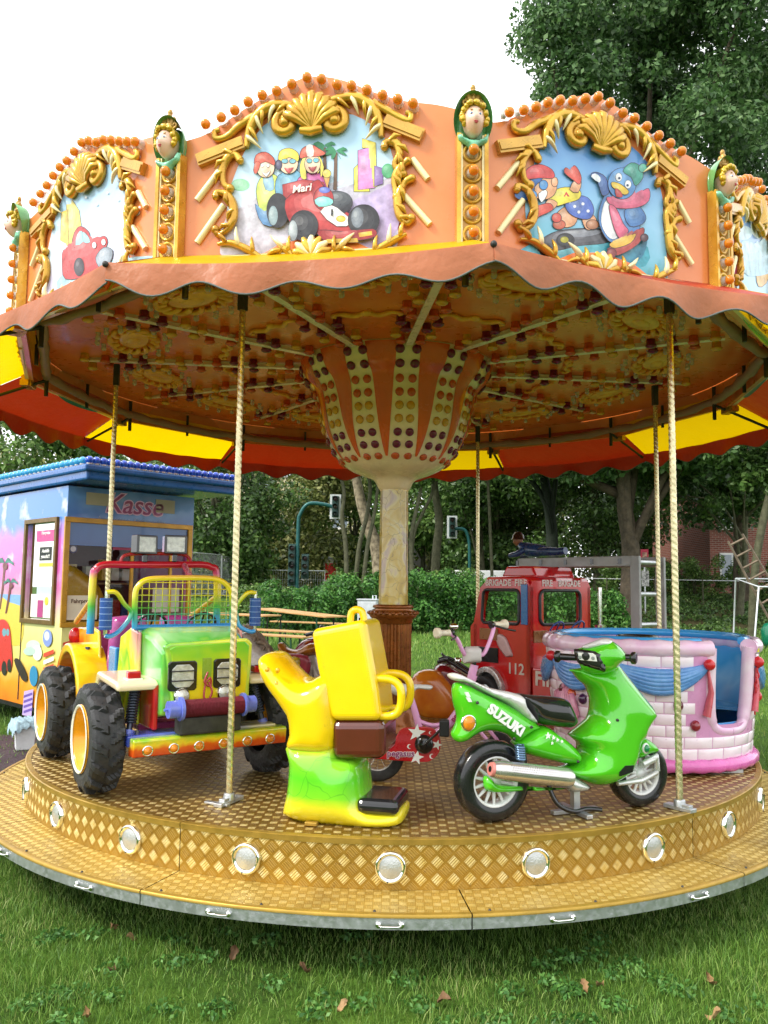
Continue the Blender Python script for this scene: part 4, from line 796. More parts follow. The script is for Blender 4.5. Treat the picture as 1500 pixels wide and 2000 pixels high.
# shock absorbers
def shock(p0, p1, parent, mt):
    a, b_ = Vector(p0), Vector(p1); m = MB(); m.cyl(a, b_, .016, n=10); d = (b_-a); L = d.length; t_ = d.normalized(); x = t_.orthogonal().normalized(); y = t_.cross(x); pts = []
    for i in range(140): q = i/10*2*PI; pts.append(a+t_*(L*(.06+.8*i/140))+(x*math.cos(q)+y*math.sin(q))*.026)
    m.tube(pts, .006, 5); o = m.build('shock_absorber', mt, parent); m = MB(); m.cyl(b_-t_*.0, b_-t_*(-.07), .028, .034, 14); m.build('shock_foot', PERI, o); return o
SHK = mat('dark_spring', (.06, .07, .1), .3, .6, .2, .2)
shock((.1, .17, .58), (.17, .12, .34), jp, SHK); shock((.1, .83, .58), (.17, .88, .34), jp, SHK); shock((-.92, .15, .7), (-.9, .13, .36), jp, SHK)
m = MB(); u, z = J.front(268, 1290, .12); m.box((.14, .14, .625), (.06, .07, .04)); m.build('marker_lamp', mat('red_lens', H('c01420'), .12, 0, .6, .2, 30, trans=.2), jp, bevel=.008); m = MB(); m.box((.14, .14, .602), (.075, .085, .012)); m.build('marker_base', P('e8e4dc'), jp, bevel=.003)
m = MB(); m.box((.14, .86, .625), (.06, .07, .04)); m.build('marker_lamp', mat('red_lens'), jp, bevel=.008)
m = MB(); m.ball((-1.42, .18, .74), (.03, .045, .06), 14); m.build('tail_lamp', mat('red_lens'), jp)
# windshield frame with wire mesh
wx = -.05
def WF(x, y): u, z = J.front(x, y, wx); return (wx, u, z)
m = MB(); fp = spline([WF(263, 1228), WF(264, 1165), WF(270, 1145), WF(288, 1132), WF(330, 1129), WF(400, 1129), WF(430, 1134), WF(447, 1148), WF(453, 1170), WF(453, 1226)], 5)
m.tube(fp, .0165, 10); wsf = m.build('windshield_frame', JT, jp); m = MB(); m.tube([WF(263, 1226), WF(453, 1222)], .0165, 10); m.build('lower_rail', BLUE, wsf)
ys = [p[1] for p in fp]; lo_, hi_ = min(ys)+.02, max(ys)-.02; zt = max(p[2] for p in fp)
for i in range(14):
    y = lo_+(hi_-lo_)*(i+.5)/14; e_ = min(y-lo_, hi_-y); zz = zt-.012-max(0, .07-e_)*.75; m = MB(); m.tube([(wx, y, .84), (wx, y, zz)], .0028, 4); m.build('mesh_wire', JT, wsf)
for i in range(8):
    z = .865+i*.036; m = MB(); m.tube([(wx+.003, lo_-.01, z), (wx+.003, hi_+.01, z)], .0028, 4); m.build('mesh_wire', JT, wsf)
rx = -.8
def RB(x, y): u, z = J.front(x, y, rx); return (rx, u, z)
m = MB(); m.tube(spline([RB(176, 1238), RB(182, 1130), RB(188, 1112), RB(205, 1103), RB(260, 1103), RB(350, 1103), RB(395, 1103), RB(412, 1108), RB(423, 1122), RB(423, 1232)], 5), .024, 10); rbar = m.build('roll_bar', JT, jp)
p = Vector(RB(184, 1165)); m = MB(); m.tube([p, (rx-.55, p.y+.02, .84)], .018, 8); m.build('rear_strut', P('e0a848'), rbar); p2 = Vector(RB(423, 1165)); m = MB(); m.tube([p2, (rx-.55, p2.y-.02, .84)], .018, 8); m.build('rear_strut', P('e0c038'), rbar)
m = MB(); a = Vector(RB(360, 1104)); b_ = Vector(WF(372, 1129)); m.tube(spline([a, a.lerp(b_, .5)+Vector((0, 0, .0)), b_], 6), .02, 8); m.build('roof_tube', P('c83858'), rbar)
m = MB(); m.tube(spline([RB(236, 1102), RB(240, 1088), RB(262, 1082), RB(340, 1082), RB(365, 1086), RB(374, 1100)], 4), .011, 8); m.build('lamp_bar', REDD, rbar)
for px_, yaw_ in ((282, 0.1), (340, -.25)):
    u, z = J.front(px_, 1064, rx); sp = empty('x'); bpy.data.objects.remove(sp)
    m = MB(); m.T = Matrix.Translation((rx+.02, u, z)) @ Matrix.Rotation(yaw_+.12, 4, 'Z'); m.prism([(-.07, -.062), (.07, -.062), (.075, -.055), (.075, .055), (.07, .062), (-.07, .062), (-.075, .055), (-.075, -.055)], (-.05, .03), to=lambda a, b, c: (c, a, b)); m.box((.0, 0, -.09), (.02, .03, .05)); sl_ = m.build('spot_lamp', BLACK, rbar, bevel=.006)
    m = MB(); m.T = Matrix.Translation((rx+.02, u, z)) @ Matrix.Rotation(yaw_+.12, 4, 'Z'); m.box((.03, 0, 0), (.008, .118, .1)); m.build('lens', GLASSL, sl_, bevel=.003)
# steering wheels, seats
for y in (.35, .66):
    m = MB(); T_ = Matrix.Translation((-.27, y, .86)) @ Matrix.Rotation(rad(-55), 4, 'Y'); m.T = T_; m.tube([(.09*math.cos(2*PI*i/24), .09*math.sin(2*PI*i/24), 0) for i in range(24)], .009, 7, closed=True); m.tube([(-.09, 0, 0), (.09, 0, 0)], .006, 6); m.tube([(0, -.09, 0), (0, .0, 0)], .006, 6); m.build('steering_wheel', BLACK, jp)
    m = MB(); m.pillow([(y-.11, .5), (y+.11, .5), (y+.115, .85), (y+.08, .9), (y-.08, .9), (y-.115, .85)], .04, .04, .03, 0, lambda a, b, c: (-.72+c, a, b)); m.build('seat_back', PURP, jp)
m = MB(); m.box((-.62, .51, .46), (.3, .56, .08)); m.build('seat', BLUE, jp, bevel=.03, seg=3)
# blue rubber rollers on curved arms
for (x0_, y0_, x1_, y1_, yy, s_) in ((194, 1168, 222, 1230, None, 1), (487, 1168, 511, 1222, None, -1)):
    u, zt_ = J.front((x0_+x1_)/2, y0_, .0); _, zb_ = J.front((x0_+x1_)/2, y1_, .0)
    m = MB(); m.cyl((0, u, zb_), (0, u, zt_), .034, n=20); ro = m.build('mirror_roller', P('1f4a90'), jp, bevel=.005)
    m = MB(); 
    for i in range(5): z = zb_+(zt_-zb_)*(i+.5)/5; m = MB(); m.lathe([(.0345, z-.002), (.0355, z), (.0345, z+.002)], 20, 0, True, o=(0, u, 0)); m.build('roller_ring', P('7a98c8'), ro)
    m = MB(); m.cyl((0, u, zb_-.03), (0, u, zt_+.035), .01, n=10); m.build('roller_pin', CHROME, ro)
    m = MB(); e_ = WF(262 if s_ > 0 else 453, 1195); m.tube(spline([(0, u, zt_+.03), (0, u+s_*.05, zt_+.03), (-.02, u+s_*.1, zt_-.03), (-.03, e_[1]-s_*.02, (zt_+zb_)/2), (-.02, u+s_*.09, zb_-.0), (0, u+s_*.03, zb_-.035), (0, u-s_*.0, zb_-.03)], 5), .013, 8); m.build('roller_arm', JT, ro)
# ---------------------------------------------------------------- green scooter
SC = Frame(pz(960, 1603), rad(21.5)); sc = ride('motor_scooter_ride', 'lime green motor scooter ride with black seat and silver exhaust', 'ride', SC)
def S4(pts, v): return [SC.side(860+x*.32, 1200+y*.32, v) for x, y in pts]
LIME = mat('lime_gelcoat', H('4fc01e'), .14, 0, .8, .05, 3); SILV = mat('silver_paint', (.62, .62, .6), .25, .5, .4, .12, 8); WHITEG = mat('white_gelcoat', (.72, .72, .7), .2, 0, .6, .06)
rest = S4([(125, 440), (180, 428), (300, 487), (480, 575), (640, 690), (590, 730), (520, 778), (495, 790), (440, 745), (330, 722), (250, 745), (185, 788), (135, 792), (113, 750), (135, 700), (148, 640), (122, 540)], -.07)
m = MB(); m.pillow(rest, .085, .07, .02); m.build('tail_fairing', LIME, sc)
m = MB(); m.pillow(S4([(500, 790), (640, 690), (730, 722), (860, 830), (880, 900), (830, 925), (700, 905), (560, 865), (520, 830)], -.07), .095, .05, .02); m.build('side_fairing', LIME, sc)
m = MB(); m.pillow(S4([(885, 755), (960, 690), (1012, 640), (1020, 560), (985, 470), (930, 420), (892, 372), (860, 350), (1000, 330), (1080, 290), (1130, 300), (1195, 385), (1265, 480), (1338, 580), (1342, 640), (1292, 720), (1285, 770), (1250, 800), (1235, 880), (1200, 965), (1170, 1005), (1085, 1052), (985, 1062), (820, 995), (800, 965), (860, 940), (930, 880), (942, 830), (895, 785)], -.1), .15, .1, .022, wf=lambda a, b: 1. if b < .5 else max(.55, 1-(b-.5)*1.4)); m.build('leg_shield', LIME, sc)
m = MB(); m.pillow(S4([(1190, 870), (1240, 770), (1300, 770), (1350, 815), (1345, 850), (1290, 868), (1240, 890)], -.06), .07, .04, .018); m.build('front_fender', LIME, sc)
m = MB(); m.pillow(S4([(112, 378), (160, 374), (330, 455), (522, 498), (548, 560), (625, 672), (560, 652), (450, 560), (330, 500), (200, 432), (122, 412)], -.08), .1, .04, .018); m.build('tail_cowl', WHITEG, sc)
m = MB(); m.pillow(S4([(522, 500), (620, 506), (790, 520), (832, 560), (866, 650), (850, 692), (800, 706), (625, 672), (572, 585)], -.085), .105, .06, .02); m.build('seat', mat('black_seat', (.015, .015, .016), .18, 0, .5, .2), sc)
# steering head, turned to the left so that its dash faces the camera
hz = SC.side(1130, 1285, 0); hw = SC.o+SC.X*hz[0]+np.array([0, 0, hz[1]]); SH = Frame(hw, rad(21.5+40))
head = empty('handlebar_cowl', (hz[0], 0, hz[1]), rad(40)); head.parent = sc
def HP(pts, u): return [SH.front(860+x*.32, 1200+y*.32, u) for x, y in pts]
TX = lambda a, b, c: (c, a, b)
m = MB(); m.pillow(HP([(812, 222), (850, 205), (900, 190), (1000, 160), (1060, 190), (1100, 232), (1120, 275), (1085, 305), (1040, 350), (960, 372), (880, 362), (845, 330), (830, 290)], -.06), .1, .07, .016, 0, TX); m.build('cowl', LIME, head)
m = MB(); m.pillow(HP([(865, 195), (890, 180), (990, 146), (1045, 172), (1020, 195), (930, 214), (880, 212)], -.03), .085, .03, .014, 0, TX); m.build('cowl_top', WHITEG, head)
m = MB(); m.pillow(HP([(812, 222), (835, 212), (955, 228), (985, 240), (1006, 346), (960, 340), (838, 298)], -.1), .012, .015, .014, 0, TX, mid=-.09); m.build('dash_panel', BLACK, head)
m = MB(); m.prism(HP([(838, 232), (930, 236), (950, 250), (958, 288), (850, 278)], -.105), (-.108, -.104), to=TX); db = m.build('gauge_board', P('e4e4dc'), head, bevel=.002)
for x, y, r_, h_ in ((888, 256, .02, '181818'), (853, 262, .009, '889088'), (932, 268, .009, '889088')):
    a = HP([(x, y)], -.108)[0]; m = MB(); m.lathe([(0, -.1105), (r_, -.1095)], 14, 0, False, axis='x', o=(0, a[0], a[1])); m.build('dial', P(h_), db)
for x, s_ in ((805, 1), (1085, -1)):
    a = HP([(x, 262)], 0)[0]; m = MB(); m.tube([(0, a[0]-s_*.03, a[1]), (0, a[0]+s_*.06, a[1])], [.016, .018], 12); m.tube([(0, a[0]+s_*.06, a[1]), (0, a[0]+s_*.068, a[1]), (0, a[0]+s_*.085, a[1]), (0, a[0]+s_*.09, a[1])], [.02, .03, .03, .022], 16); m.build('handle_grip', BLACK, head)
# wheels
def swheel(x, R, w_, nm='wheel'):
    t_ = tyre_mesh(R, w_, 0, 48).build(nm, mat('gloss_tyre', (.012, .012, .013), .25, 0, .3, .3), sc, (x, 0, R))
    m = MB(); m.lathe([(R*.66, -w_*.4), (R*.6, -w_*.5), (R*.55, -w_*.3), (R*.55, w_*.3), (R*.6, w_*.5), (R*.66, w_*.4)], 36, 0, True, axis='y'); m.lathe([(0, -w_*.4), (R*.16, -w_*.4), (R*.2, -w_*.2), (R*.2, w_*.2), (R*.16, w_*.4), (0, w_*.4)], 20, 0, True, axis='y'); m.build('rim', WHITEG, t_)
    for i in range(14): q = 2*PI*i/14; m = MB(); m.tube([(R*.16*math.sin(q), -w_*.2, R*.16*math.cos(q)), (R*.57*math.sin(q), -w_*.25, R*.57*math.cos(q))], [.011, .007], 6); m.build('spoke', WHITEG, t_)
    return t_
swheel(.0, .19, .1); swheel(.85, .165, .09)
a = SC.side(860+318*.32, 1200+945*.32, -.13); b = SC.side(860+795*.32, 1200+1000*.32, -.13)
m = MB(); d0, d1 = Vector((a[0], -.13, a[1])), Vector((b[0], -.13, b[1])); m.tube([d0, d0.lerp(d1, .05), d0.lerp(d1, .12), d0.lerp(d1, .5), d0.lerp(d1, .95), d1], [.036, .042, .044, .046, .047, .04], 20, 0, False); PERF = mat('perforated_exhaust', (.6, .57, .55), .22, .8, .3, .1, 5)
ex = m.build('exhaust', PERF, sc); m = MB(); t_ = (d0-d1).normalized(); m.tube([d0-t_*.01, d0+t_*.012], [.036, .03], 18, 0); m.build('exhaust_tip', P('c87c74'), ex); m = MB(); m.tube([d0+t_*.0115, d0+t_*.0135], [.014, .014], 12); m.build('exhaust_hole', BLACK, ex)
for i in range(5):
    for j in range(26):
        pass
m = MB()                                                   # punched holes, too small to be pieces
for i in range(5):
    for j in range(24):
        p = d0.lerp(d1, .2+.7*j/24+(i % 2)*.014); q = rad(-8+i*13); up = Vector((0, 0, 1)); nn = Vector((0, -1, 0)); c = p+(nn*math.cos(q)+up*math.sin(q))*.0462; m.ball(c, .0022, 5, 0, 4)
ho = m.build('exhaust_holes', BLACK, ex); ho['kind'] = 'stuff'
m = MB(); m.pillow(S4([(790, 1040), (830, 1000), (955, 1065), (925, 1085), (830, 1098)], -.11), .05, .03, .015, mid=-.06); m.build('exhaust_bend', SILV, sc)
m = MB(); m.pillow(S4([(290, 1000), (335, 1010), (385, 1050), (560, 1062), (780, 1072), (760, 1082), (560, 1090), (390, 1100), (300, 1085)], -.09), .04, .02, .015, mid=-.05); m.build('swing_arm', LIME, sc)
a = SC.side(860+485*.32, 1200+800*.32, -.09); b = SC.side(860+492*.32, 1200+885*.32, -.09); m = MB(); m.cyl((a[0], -.09, a[1]), (b[0], -.09, b[1]), .012, n=10)
pts = [(a[0]+(b[0]-a[0])*i/60+.02*math.cos(i/10*2*PI), -.09+.02*math.sin(i/10*2*PI), a[1]+(b[1]-a[1])*i/60) for i in range(61)]; m.tube(pts, .007, 6); m.build('rear_spring', mat('steel_blue', (.12, .2, .32), .2, .7, .3), sc)
for s_ in (-1, 1):
    m = MB(); p0_ = SC.side(860+1110*.32, 1200+1035*.32, -.07); p1_ = SC.side(860+1328*.32, 1200+965*.32, -.07); m.tube([(p0_[0]-.02, s_*.06, p0_[1]), (p1_[0]*.5+p0_[0]*.5, s_*.075, (p0_[1]+p1_[1])/2-.01), (p1_[0], s_*.06, p1_[1])], [.016, .022, .018], 8, flat=.7); p2_ = SC.side(860+1240*.32, 1200+920*.32, -.07); p3_ = SC.side(860+1325*.32, 1200+875*.32, -.07); m.tube([(p2_[0], s_*.06, p2_[1]), (p3_[0], s_*.055, p3_[1]), (p1_[0]+.005, s_*.058, p1_[1]+.005)], [.02, .024, .016], 8); m.build('front_fork', SILV, sc)
a = SC.side(860+178*.32, 1200+665*.32, -.09); m = MB(); m.ball((a[0], -.086, a[1]), (.03, .02, .034), 16); m.build('rear_indicator', AMBER, sc); m = MB(); m.lathe([(.03, -.085), (.036, -.09), (.04, -.08)], 20, 0, True, axis='y', o=(a[0], 0, a[1])); m.build('indicator_bezel', CHROME, sc)
a = SC.side(860+1255*.32, 1200+818*.32, -.12); m = MB(); m.ball((a[0], -.125, a[1]), (.016, .014, .02), 12); m.build('front_lamp', mat('green_lens', H('0c7a48'), .1, 0, .6), sc); m = MB(); m.ball((a[0], -.118, a[1]), (.022, .012, .027), 14); m.build('lamp_base', WHITEG, sc)
m = MB(); m.box((.47, 0, .12), (.035, .035, .2)); m.build('stand_post', STEEL, sc); m = MB(); m.box((.46, -.01, .012), (.035, .26, .02)); m.box((.46, -.01, .0122), (.26, .035, .0205)); m.build('stand_foot', STEEL, sc, bevel=.003)
m = MB(); m.tube(spline([(.3, -.02, .16), (.33, -.05, .07), (.4, -.08, .03), (.5, -.06, .028), (.56, -.1, .028)], 5), .012, 7); m.build('cable', BLACK, sc)
TW = P('f0f0ec')
a = SC.side(988, 1407, -.158); a = SC.side(988, 1407, -.09); d_ = Vector((1, 0, -.66))
text('lettering', 'SUZUKI', .064, TW, sc, TM((a[0], -.092, a[1]), (1, 0, -.69), (.3, 0, 1)), .0032, 0, .004)
a = SC.side(915, 1362, -.09); m = MB()
for dz, dx in ((.012, -.004), (-.012, .004)): m.prism([(a[0]+dx-.016, a[1]+dz+.012), (a[0]+dx+.004, a[1]+dz+.012), (a[0]+dx+.016, a[1]+dz-.01), (a[0]+dx-.002, a[1]+dz-.01)], (-.09, -.083))
m.build('badge', TW, sc)
for x, y in ((560, 690), (455, 760), (845, 900), (1180, 720), (1060, 640), (230, 540)):
    a = SC.side(860+x*.32, 1200+y*.32, -.1); m = MB(); m.lathe([(0, -.004), (.006, -.003), (.008, .004)], 10, 0, True, axis='y', o=(a[0], -.097 if x < 1000 else -.13, a[1])); m.build('screw', DARKIRON, sc)
def star(m, c, r, y, n=5, ang=0, to=None): m.prism([(c[0]+(r if i % 2 == 0 else r*.42)*math.sin(ang+PI*i/n), c[1]+(r if i % 2 == 0 else r*.42)*math.cos(ang+PI*i/n)) for i in range(2*n)], (y-.003, y+.003), to=to)
for x, y, r_ in ((655, 740, .017), (688, 752, .011), (712, 765, .009), (740, 775, .008), (680, 785, .008)):
    a = SC.side(860+x*.32, 1200+y*.32, -.1); m = MB(); star(m, a, r_, -.104); m.build('star_decal', TW, sc)
m = MB(); a = [SC.side(860+x*.32, 1200+y*.32, -.14) for x, y in ((1085, 960), (1120, 920), (1175, 918), (1165, 960), (1090, 985))]; m.prism(a, (-.152, -.14)); m.build('foot_mat', BLACK, sc)
# ---------------------------------------------------------------- yellow moulded seat (plain block, no figure)
YF = Frame(pz(620, 1590), -.2); yr = ride('moulded_seat_ride', 'glossy yellow moulded seat ride with green pedestal and upright yellow block', 'ride', YF)
def Y3(pts, v): return [YF.side(460+x*.2933, 1160+y*.2933, v) for x, y in pts]
YEL = mat('yellow_gelcoat', H('f2cc10'), .15, 0, .7, .06, 3); YG = airbrush('pedestal_green_yellow', [(0, 'e0d020'), (.16, 'e8d828'), (.26, '7cd028'), (.42, '5cc824'), (.62, '8cd42c'), (.74, 'ecd02c'), (1., 'f2c410')], 3, .16, (0, 0, 1), .12, .6, 0., .5)
t = YG.node_tree; bs_ = t.nodes['Principled BSDF']; src = bs_.inputs['Base Color'].links[0].from_socket; v = nd(t, 'TexCoord').outputs['Object']
vo = nd(t, 'TexVoronoi', feature='DISTANCE_TO_EDGE', i_Vector=nd(t, 'MixRGB', i_0=.1, i_1=v, i_2=nd(t, 'TexNoise', i_Vector=v, i_Scale=7.).outputs['Color']).outputs[0], i_Scale=6.); vn_ = nd(t, 'MapRange', i_0=vo.outputs['Distance'], i_1=0., i_2=.012, i_3=.55, i_4=0.)
zb = nd(t, 'SeparateXYZ', i_0=v).outputs[2]; zm = nd(t, 'Math', operation='MULTIPLY', i_0=nd(t, 'MapRange', i_0=zb, i_1=.1, i_2=.14).outputs[0], i_1=nd(t, 'MapRange', i_0=zb, i_1=.3, i_2=.34, i_3=1., i_4=0.).outputs[0]); vf = nd(t, 'Math', operation='MULTIPLY', i_0=vn_.outputs[0], i_1=zm.outputs[0])
mm = nd(t, 'Mix', data_type='RGBA', i_0=vf.outputs[0], i_6=src, i_7=c4(H('2c8c24'))); t.links.new(mm.outputs[2], bs_.inputs['Base Color'])
YS = mat('seat_amber', H('e8a810'), .16, 0, .7, .08, 3)
ped = Y3([(315, 1010), (640, 1010), (665, 1095), (790, 1150), (830, 1360), (870, 1450), (1070, 1470), (1094, 1530), (1060, 1580), (900, 1596), (620, 1575), (420, 1555), (300, 1505), (278, 1465), (305, 1330), (318, 1150)], -.18)
m = MB(); m.pillow(ped, .22, .16, .025, e=3.); m.build('pedestal', YG, yr)
seatp = Y3([(113, 460), (135, 415), (182, 400), (232, 425), (300, 505), (380, 580), (450, 592), (530, 552), (610, 545), (650, 600), (650, 1060), (320, 1060), (322, 950), (312, 850), (268, 770), (185, 655), (130, 555)], -.18)
m = MB(); m.pillow(seatp, .21, .12, .018, e=3.); bs2 = m.build('bucket_seat', YEL, yr)
for x_, y_ in ((205, 505), (275, 510), (268, 600)):
    a = Y3([(x_, y_)], -.2)[0]; m = MB(); m.ball((a[0], -.19, a[1]), (.012, .012, .014), 8); m.build('seat_bolt', YS, bs2)
blk = Y3([(495, 238), (860, 168), (905, 420), (945, 640), (968, 850), (635, 850), (585, 690), (540, 500), (505, 300)], -.18)
m = MB(); m.prism(blk, (-.18, .16)); m.build('upright_block', YEL, yr, bevel=.035, seg=5)
bb = Y3([(625, 845), (985, 845), (985, 1110), (640, 1110)], -.18)
m = MB(); m.prism(bb, (-.17, .15)); m.build('lower_block', mat('brown_gelcoat', H('5a2418'), .16, 0, .7, .15, 4), yr, bevel=.04, seg=4)
m = MB(); m.tube(spline([Y3([p], -.02)[0][:1]+(-.02,)+Y3([p], -.02)[0][1:] for p in ((765, 190), (770, 130), (790, 108), (820, 106), (845, 125), (858, 185))], 5), .018, 10); m.build('grab_handle', YEL, yr)
h0 = Y3([(900, 560)], -.1)[0]; h1 = Y3([(940, 800)], -.1)[0]
for v_ in (-.13, .11): m = MB(); m.tube(spline([(h0[0]-.02, v_, h0[1]), (h0[0]+.1, v_, h0[1]), (h0[0]+.15, v_, h0[1]-.04), (h0[0]+.15, v_, h1[1]+.04), (h0[0]+.11, v_, h1[1]), (h1[0]-.02, v_, h1[1])], 5), .02, 10); m.build('side_handle', YEL, yr)
a = Y3([(960, 1400)], -.1)[0]; m = MB(); m.box((a[0], -.02, a[1]), (.2, .3, .07)); m.build('foot_step', BLACK, yr, bevel=.03, seg=4)
m = MB(); a = Y3([(505, 1575)], -.2)[0]; m.box((a[0], -.2, .012), (.06, .03, .018)); m.build('floor_bracket', TRIM, yr, bevel=.004)
# ---------------------------------------------------------------- pink bicycle
BK = Frame(pz(737, 1526), -.06); bk = ride('bicycle_ride', 'pink child bicycle with red starred chain guard and white saddle', 'ride', BK)
PINK = mat('pink_paint', H('e0a0cc'), .2, 0, .6, .06); IVORY = mat('ivory_plastic', H('e0d4bc'), .35, 0, .2, .08)
def B(x, y, v=0): a = BK.side(x, y, v); return Vector((a[0], v, a[1]))
Rw = .155
def bwheel(M_, nm):
    t_ = tyre_mesh(Rw, .045, 0, 48).build(nm, RUBBER, bk); t_.matrix_local = M_
    m = MB(); m.lathe([(Rw*.64, -.016), (Rw*.58, -.012), (Rw*.58, .012), (Rw*.64, .016)], 36, 0, True, axis='y'); m.lathe([(0, -.025), (.02, -.025), (.02, .025), (0, .025)], 12, 0, True, axis='y'); m.build('rim', SILV, t_)
    for i in range(12): q = 2*PI*i/12; m = MB(); m.tube([(0, 0, 0), (Rw*.6*math.sin(q), 0, Rw*.6*math.cos(q))], .002, 4); m.build('spoke', CHROME, t_)
bwheel(Matrix.Translation((0, 0, Rw)), 'rear_wheel')
hd_b = B(915, 1345); hd_t = B(925, 1305); ax = (hd_t-hd_b).normalized(); fo = Vector((.73, 0, Rw)); turn = rad(-52)
bwheel(Matrix.Translation(fo) @ Matrix.Rotation(turn, 4, 'Z'), 'front_wheel')
bb_ = B(832, 1452); sj = B(815, 1412); m = MB(); m.tube(spline([B(925, 1318), B(905, 1372), B(878, 1412), B(848, 1436), bb_], 4), .024, 10); m.build('down_tube', PINK, bk)
m = MB(); m.tube([B(803, 1362), B(812, 1395), B(820, 1425), bb_], [.016, .02, .022, .022], 10); m.build('seat_tube', PINK, bk); m = MB(); m.tube(spline([B(818, 1408), B(845, 1417), B(872, 1412)], 4), .013, 8); m.build('gusset_tube', PINK, bk)
for s_ in (-1, 1): m = MB(); m.tube([bb_, (.0, s_*.035, Rw)], .011, 8); m.build('chain_stay', PINK, bk)
m = MB(); m.tube([hd_b-ax*.05, hd_t+ax*.02], .024, 12); m.build('head_tube', PINK, bk)
lat = Vector((math.cos(turn+PI/2), math.sin(turn+PI/2), 0))
for s_ in (-1, 1): m = MB(); m.tube([hd_b-ax*.05+lat*s_*.02, hd_b-ax*.1+lat*s_*.035, fo+lat*s_*.035], .011, 8); m.build('fork_blade', PINK, bk)
st = hd_t+ax*.02; m = MB(); m.tube([hd_t, st+Vector((0, 0, .05))], .014, 8); m.build('stem', BLACK, bk); hc = st+Vector((0, 0, .06))
g1 = hc+lat*.235+Vector((-.01, 0, .165)); g0 = hc-lat*.235+Vector((-.02, 0, .125))
m = MB(); m.tube(spline([g0+lat*.07, hc-lat*.13+Vector((0, 0, .09)), hc-lat*.07, hc, hc+lat*.07, hc+lat*.13+Vector((0, 0, .1)), g1-lat*.07], 6), .0125, 10); m.build('handlebar', PINK, bk)
for g, s_ in ((g0, -1), (g1, 1)):
    m = MB(); m.tube([g-lat*s_*.075, g-lat*s_*.07, g-lat*s_*.008, g, g+lat*s_*.018, g+lat*s_*.022], [.02, .0175, .0175, .03, .03, .024], 16); m.build('grip', IVORY, bk); m = MB(); m.tube([g-lat*s_*.1, g-lat*s_*.085], .021, 10); m.tube(spline([g-lat*s_*.09, g-lat*s_*.06+Vector((.05, -.02, -.02)), g-lat*s_*.0+Vector((.07, -.03, -.035))], 5), .006, 6); m.build('brake_lever', BLACK, bk)
m = MB(); m.ball(g0-lat*-.11+Vector((0, 0, .035)), (.026, .026, .018), 12); m.build('bell', CHROME, bk)
m = MB(); m.T = Matrix.Translation(hc+Vector((-.015, -.01, .0))) @ Matrix.Rotation(turn, 4, 'Z'); m.pillow([(-.06, -.05), (.06, -.05), (.06, .045), (-.06, .045)], .038, .035, .015, 0, lambda a, b, c: (c, a, b), sm=0); m.build('stem_pad', P('c8c0bc', .5, 0), bk)
a, b = B(785, 1340), B(842, 1345); m = MB(); m.pillow([(a.x-.06, a.z+.035), (a.x+.02, a.z+.012), (b.x-.02, b.z+.022), (b.x+.01, b.z+.01), (b.x-.01, b.z-.008), (a.x+.09, a.z-.015), (a.x+.05, a.z-.05), (a.x-.03, a.z-.055), (a.x-.07, a.z-.02)], .06, .04, .015); m.build('saddle', WHITEG, bk); m = MB(); m.tube([B(800, 1352), B(806, 1375)], .012, 8); m.build('saddle_post', CHROME, bk)
cg = [BK.side(740+x/9.375, 1380+y/9.375, -.06) for x, y in ((-140, 800), (20, 760), (200, 760), (380, 440), (560, 385), (900, 375), (1050, 450), (1130, 640), (1100, 840), (960, 985), (820, 1015), (500, 1000), (0, 960), (-140, 930))]
m = MB(); m.prism(smooth2(cg, 3), (-.066, -.05)); g_ = m.build('chain_guard', P('b81420'), bk, bevel=.004)
for x, y, r_, an in ((690, 480, .052, .1), (1065, 700, .03, .3), (690, 930, .042, .2)): a = BK.side(740+x/9.375, 1380+y/9.375, -.066); m = MB(); star(m, a, r_, -.066, 5, an); m.build('star_decal', TW, g_)
for x, y, r_ in ((970, 910, .014), (560, 730, .013), (945, 480, .009)):
    a = BK.side(740+x/9.375, 1380+y/9.375, -.066); m = MB(); m.prism([(a[0]+r_*math.cos(q), a[1]+r_*math.sin(q)) for q in np.linspace(rad(60), rad(300), 9)]+[(a[0]+.35*r_+r_*.8*math.cos(q), a[1]+r_*.8*math.sin(q)) for q in np.linspace(rad(285), rad(75), 9)], (-.068, -.064)); m.build('moon_decal', TW, g_)
a = BK.side(740+400/9.375, 1380+860/9.375, -.066); text('lettering', 'pegasus', .05, TW, g_, TM((a[0], -.0685, a[1]), (1, 0, .02), (0, 0, 1)), .0035); text('lettering', 'pegasus', .05, P('8c1c6c'), g_, TM((a[0], -.0705, a[1]), (1, 0, .02), (0, 0, 1)), .0008)
p0_, p1_ = B(882, 1408, -.026), B(912, 1372, -.026); c = (p0_+p1_)/2; text('lettering', 'pegasus', .042, P('a01c50'), bk, TM((c.x, -.028, c.z), p1_-p0_, (0, 0, 1)), .001)
a = BK.side(828, 1454, -.07); m = MB(); m.lathe([(0, -.092), (.02, -.09), (.05, -.075), (.053, -.066)], 24, 0, True, axis='y', o=(a[0], 0, a[1])); m.build('crank_cover', BLACK, bk)
b = BK.side(866, 1420, -.1); m = MB(); m.tube([(a[0], -.094, a[1]), (b[0], -.1, b[1])], .008, 7); m.build('crank_arm', BLACK, bk); m = MB(); m.box((b[0]+.005, -.13, b[1]), (.055, .06, .09)); m.build('pedal', mat('pedal_black', (.02, .02, .02), .5), bk, bevel=.008)
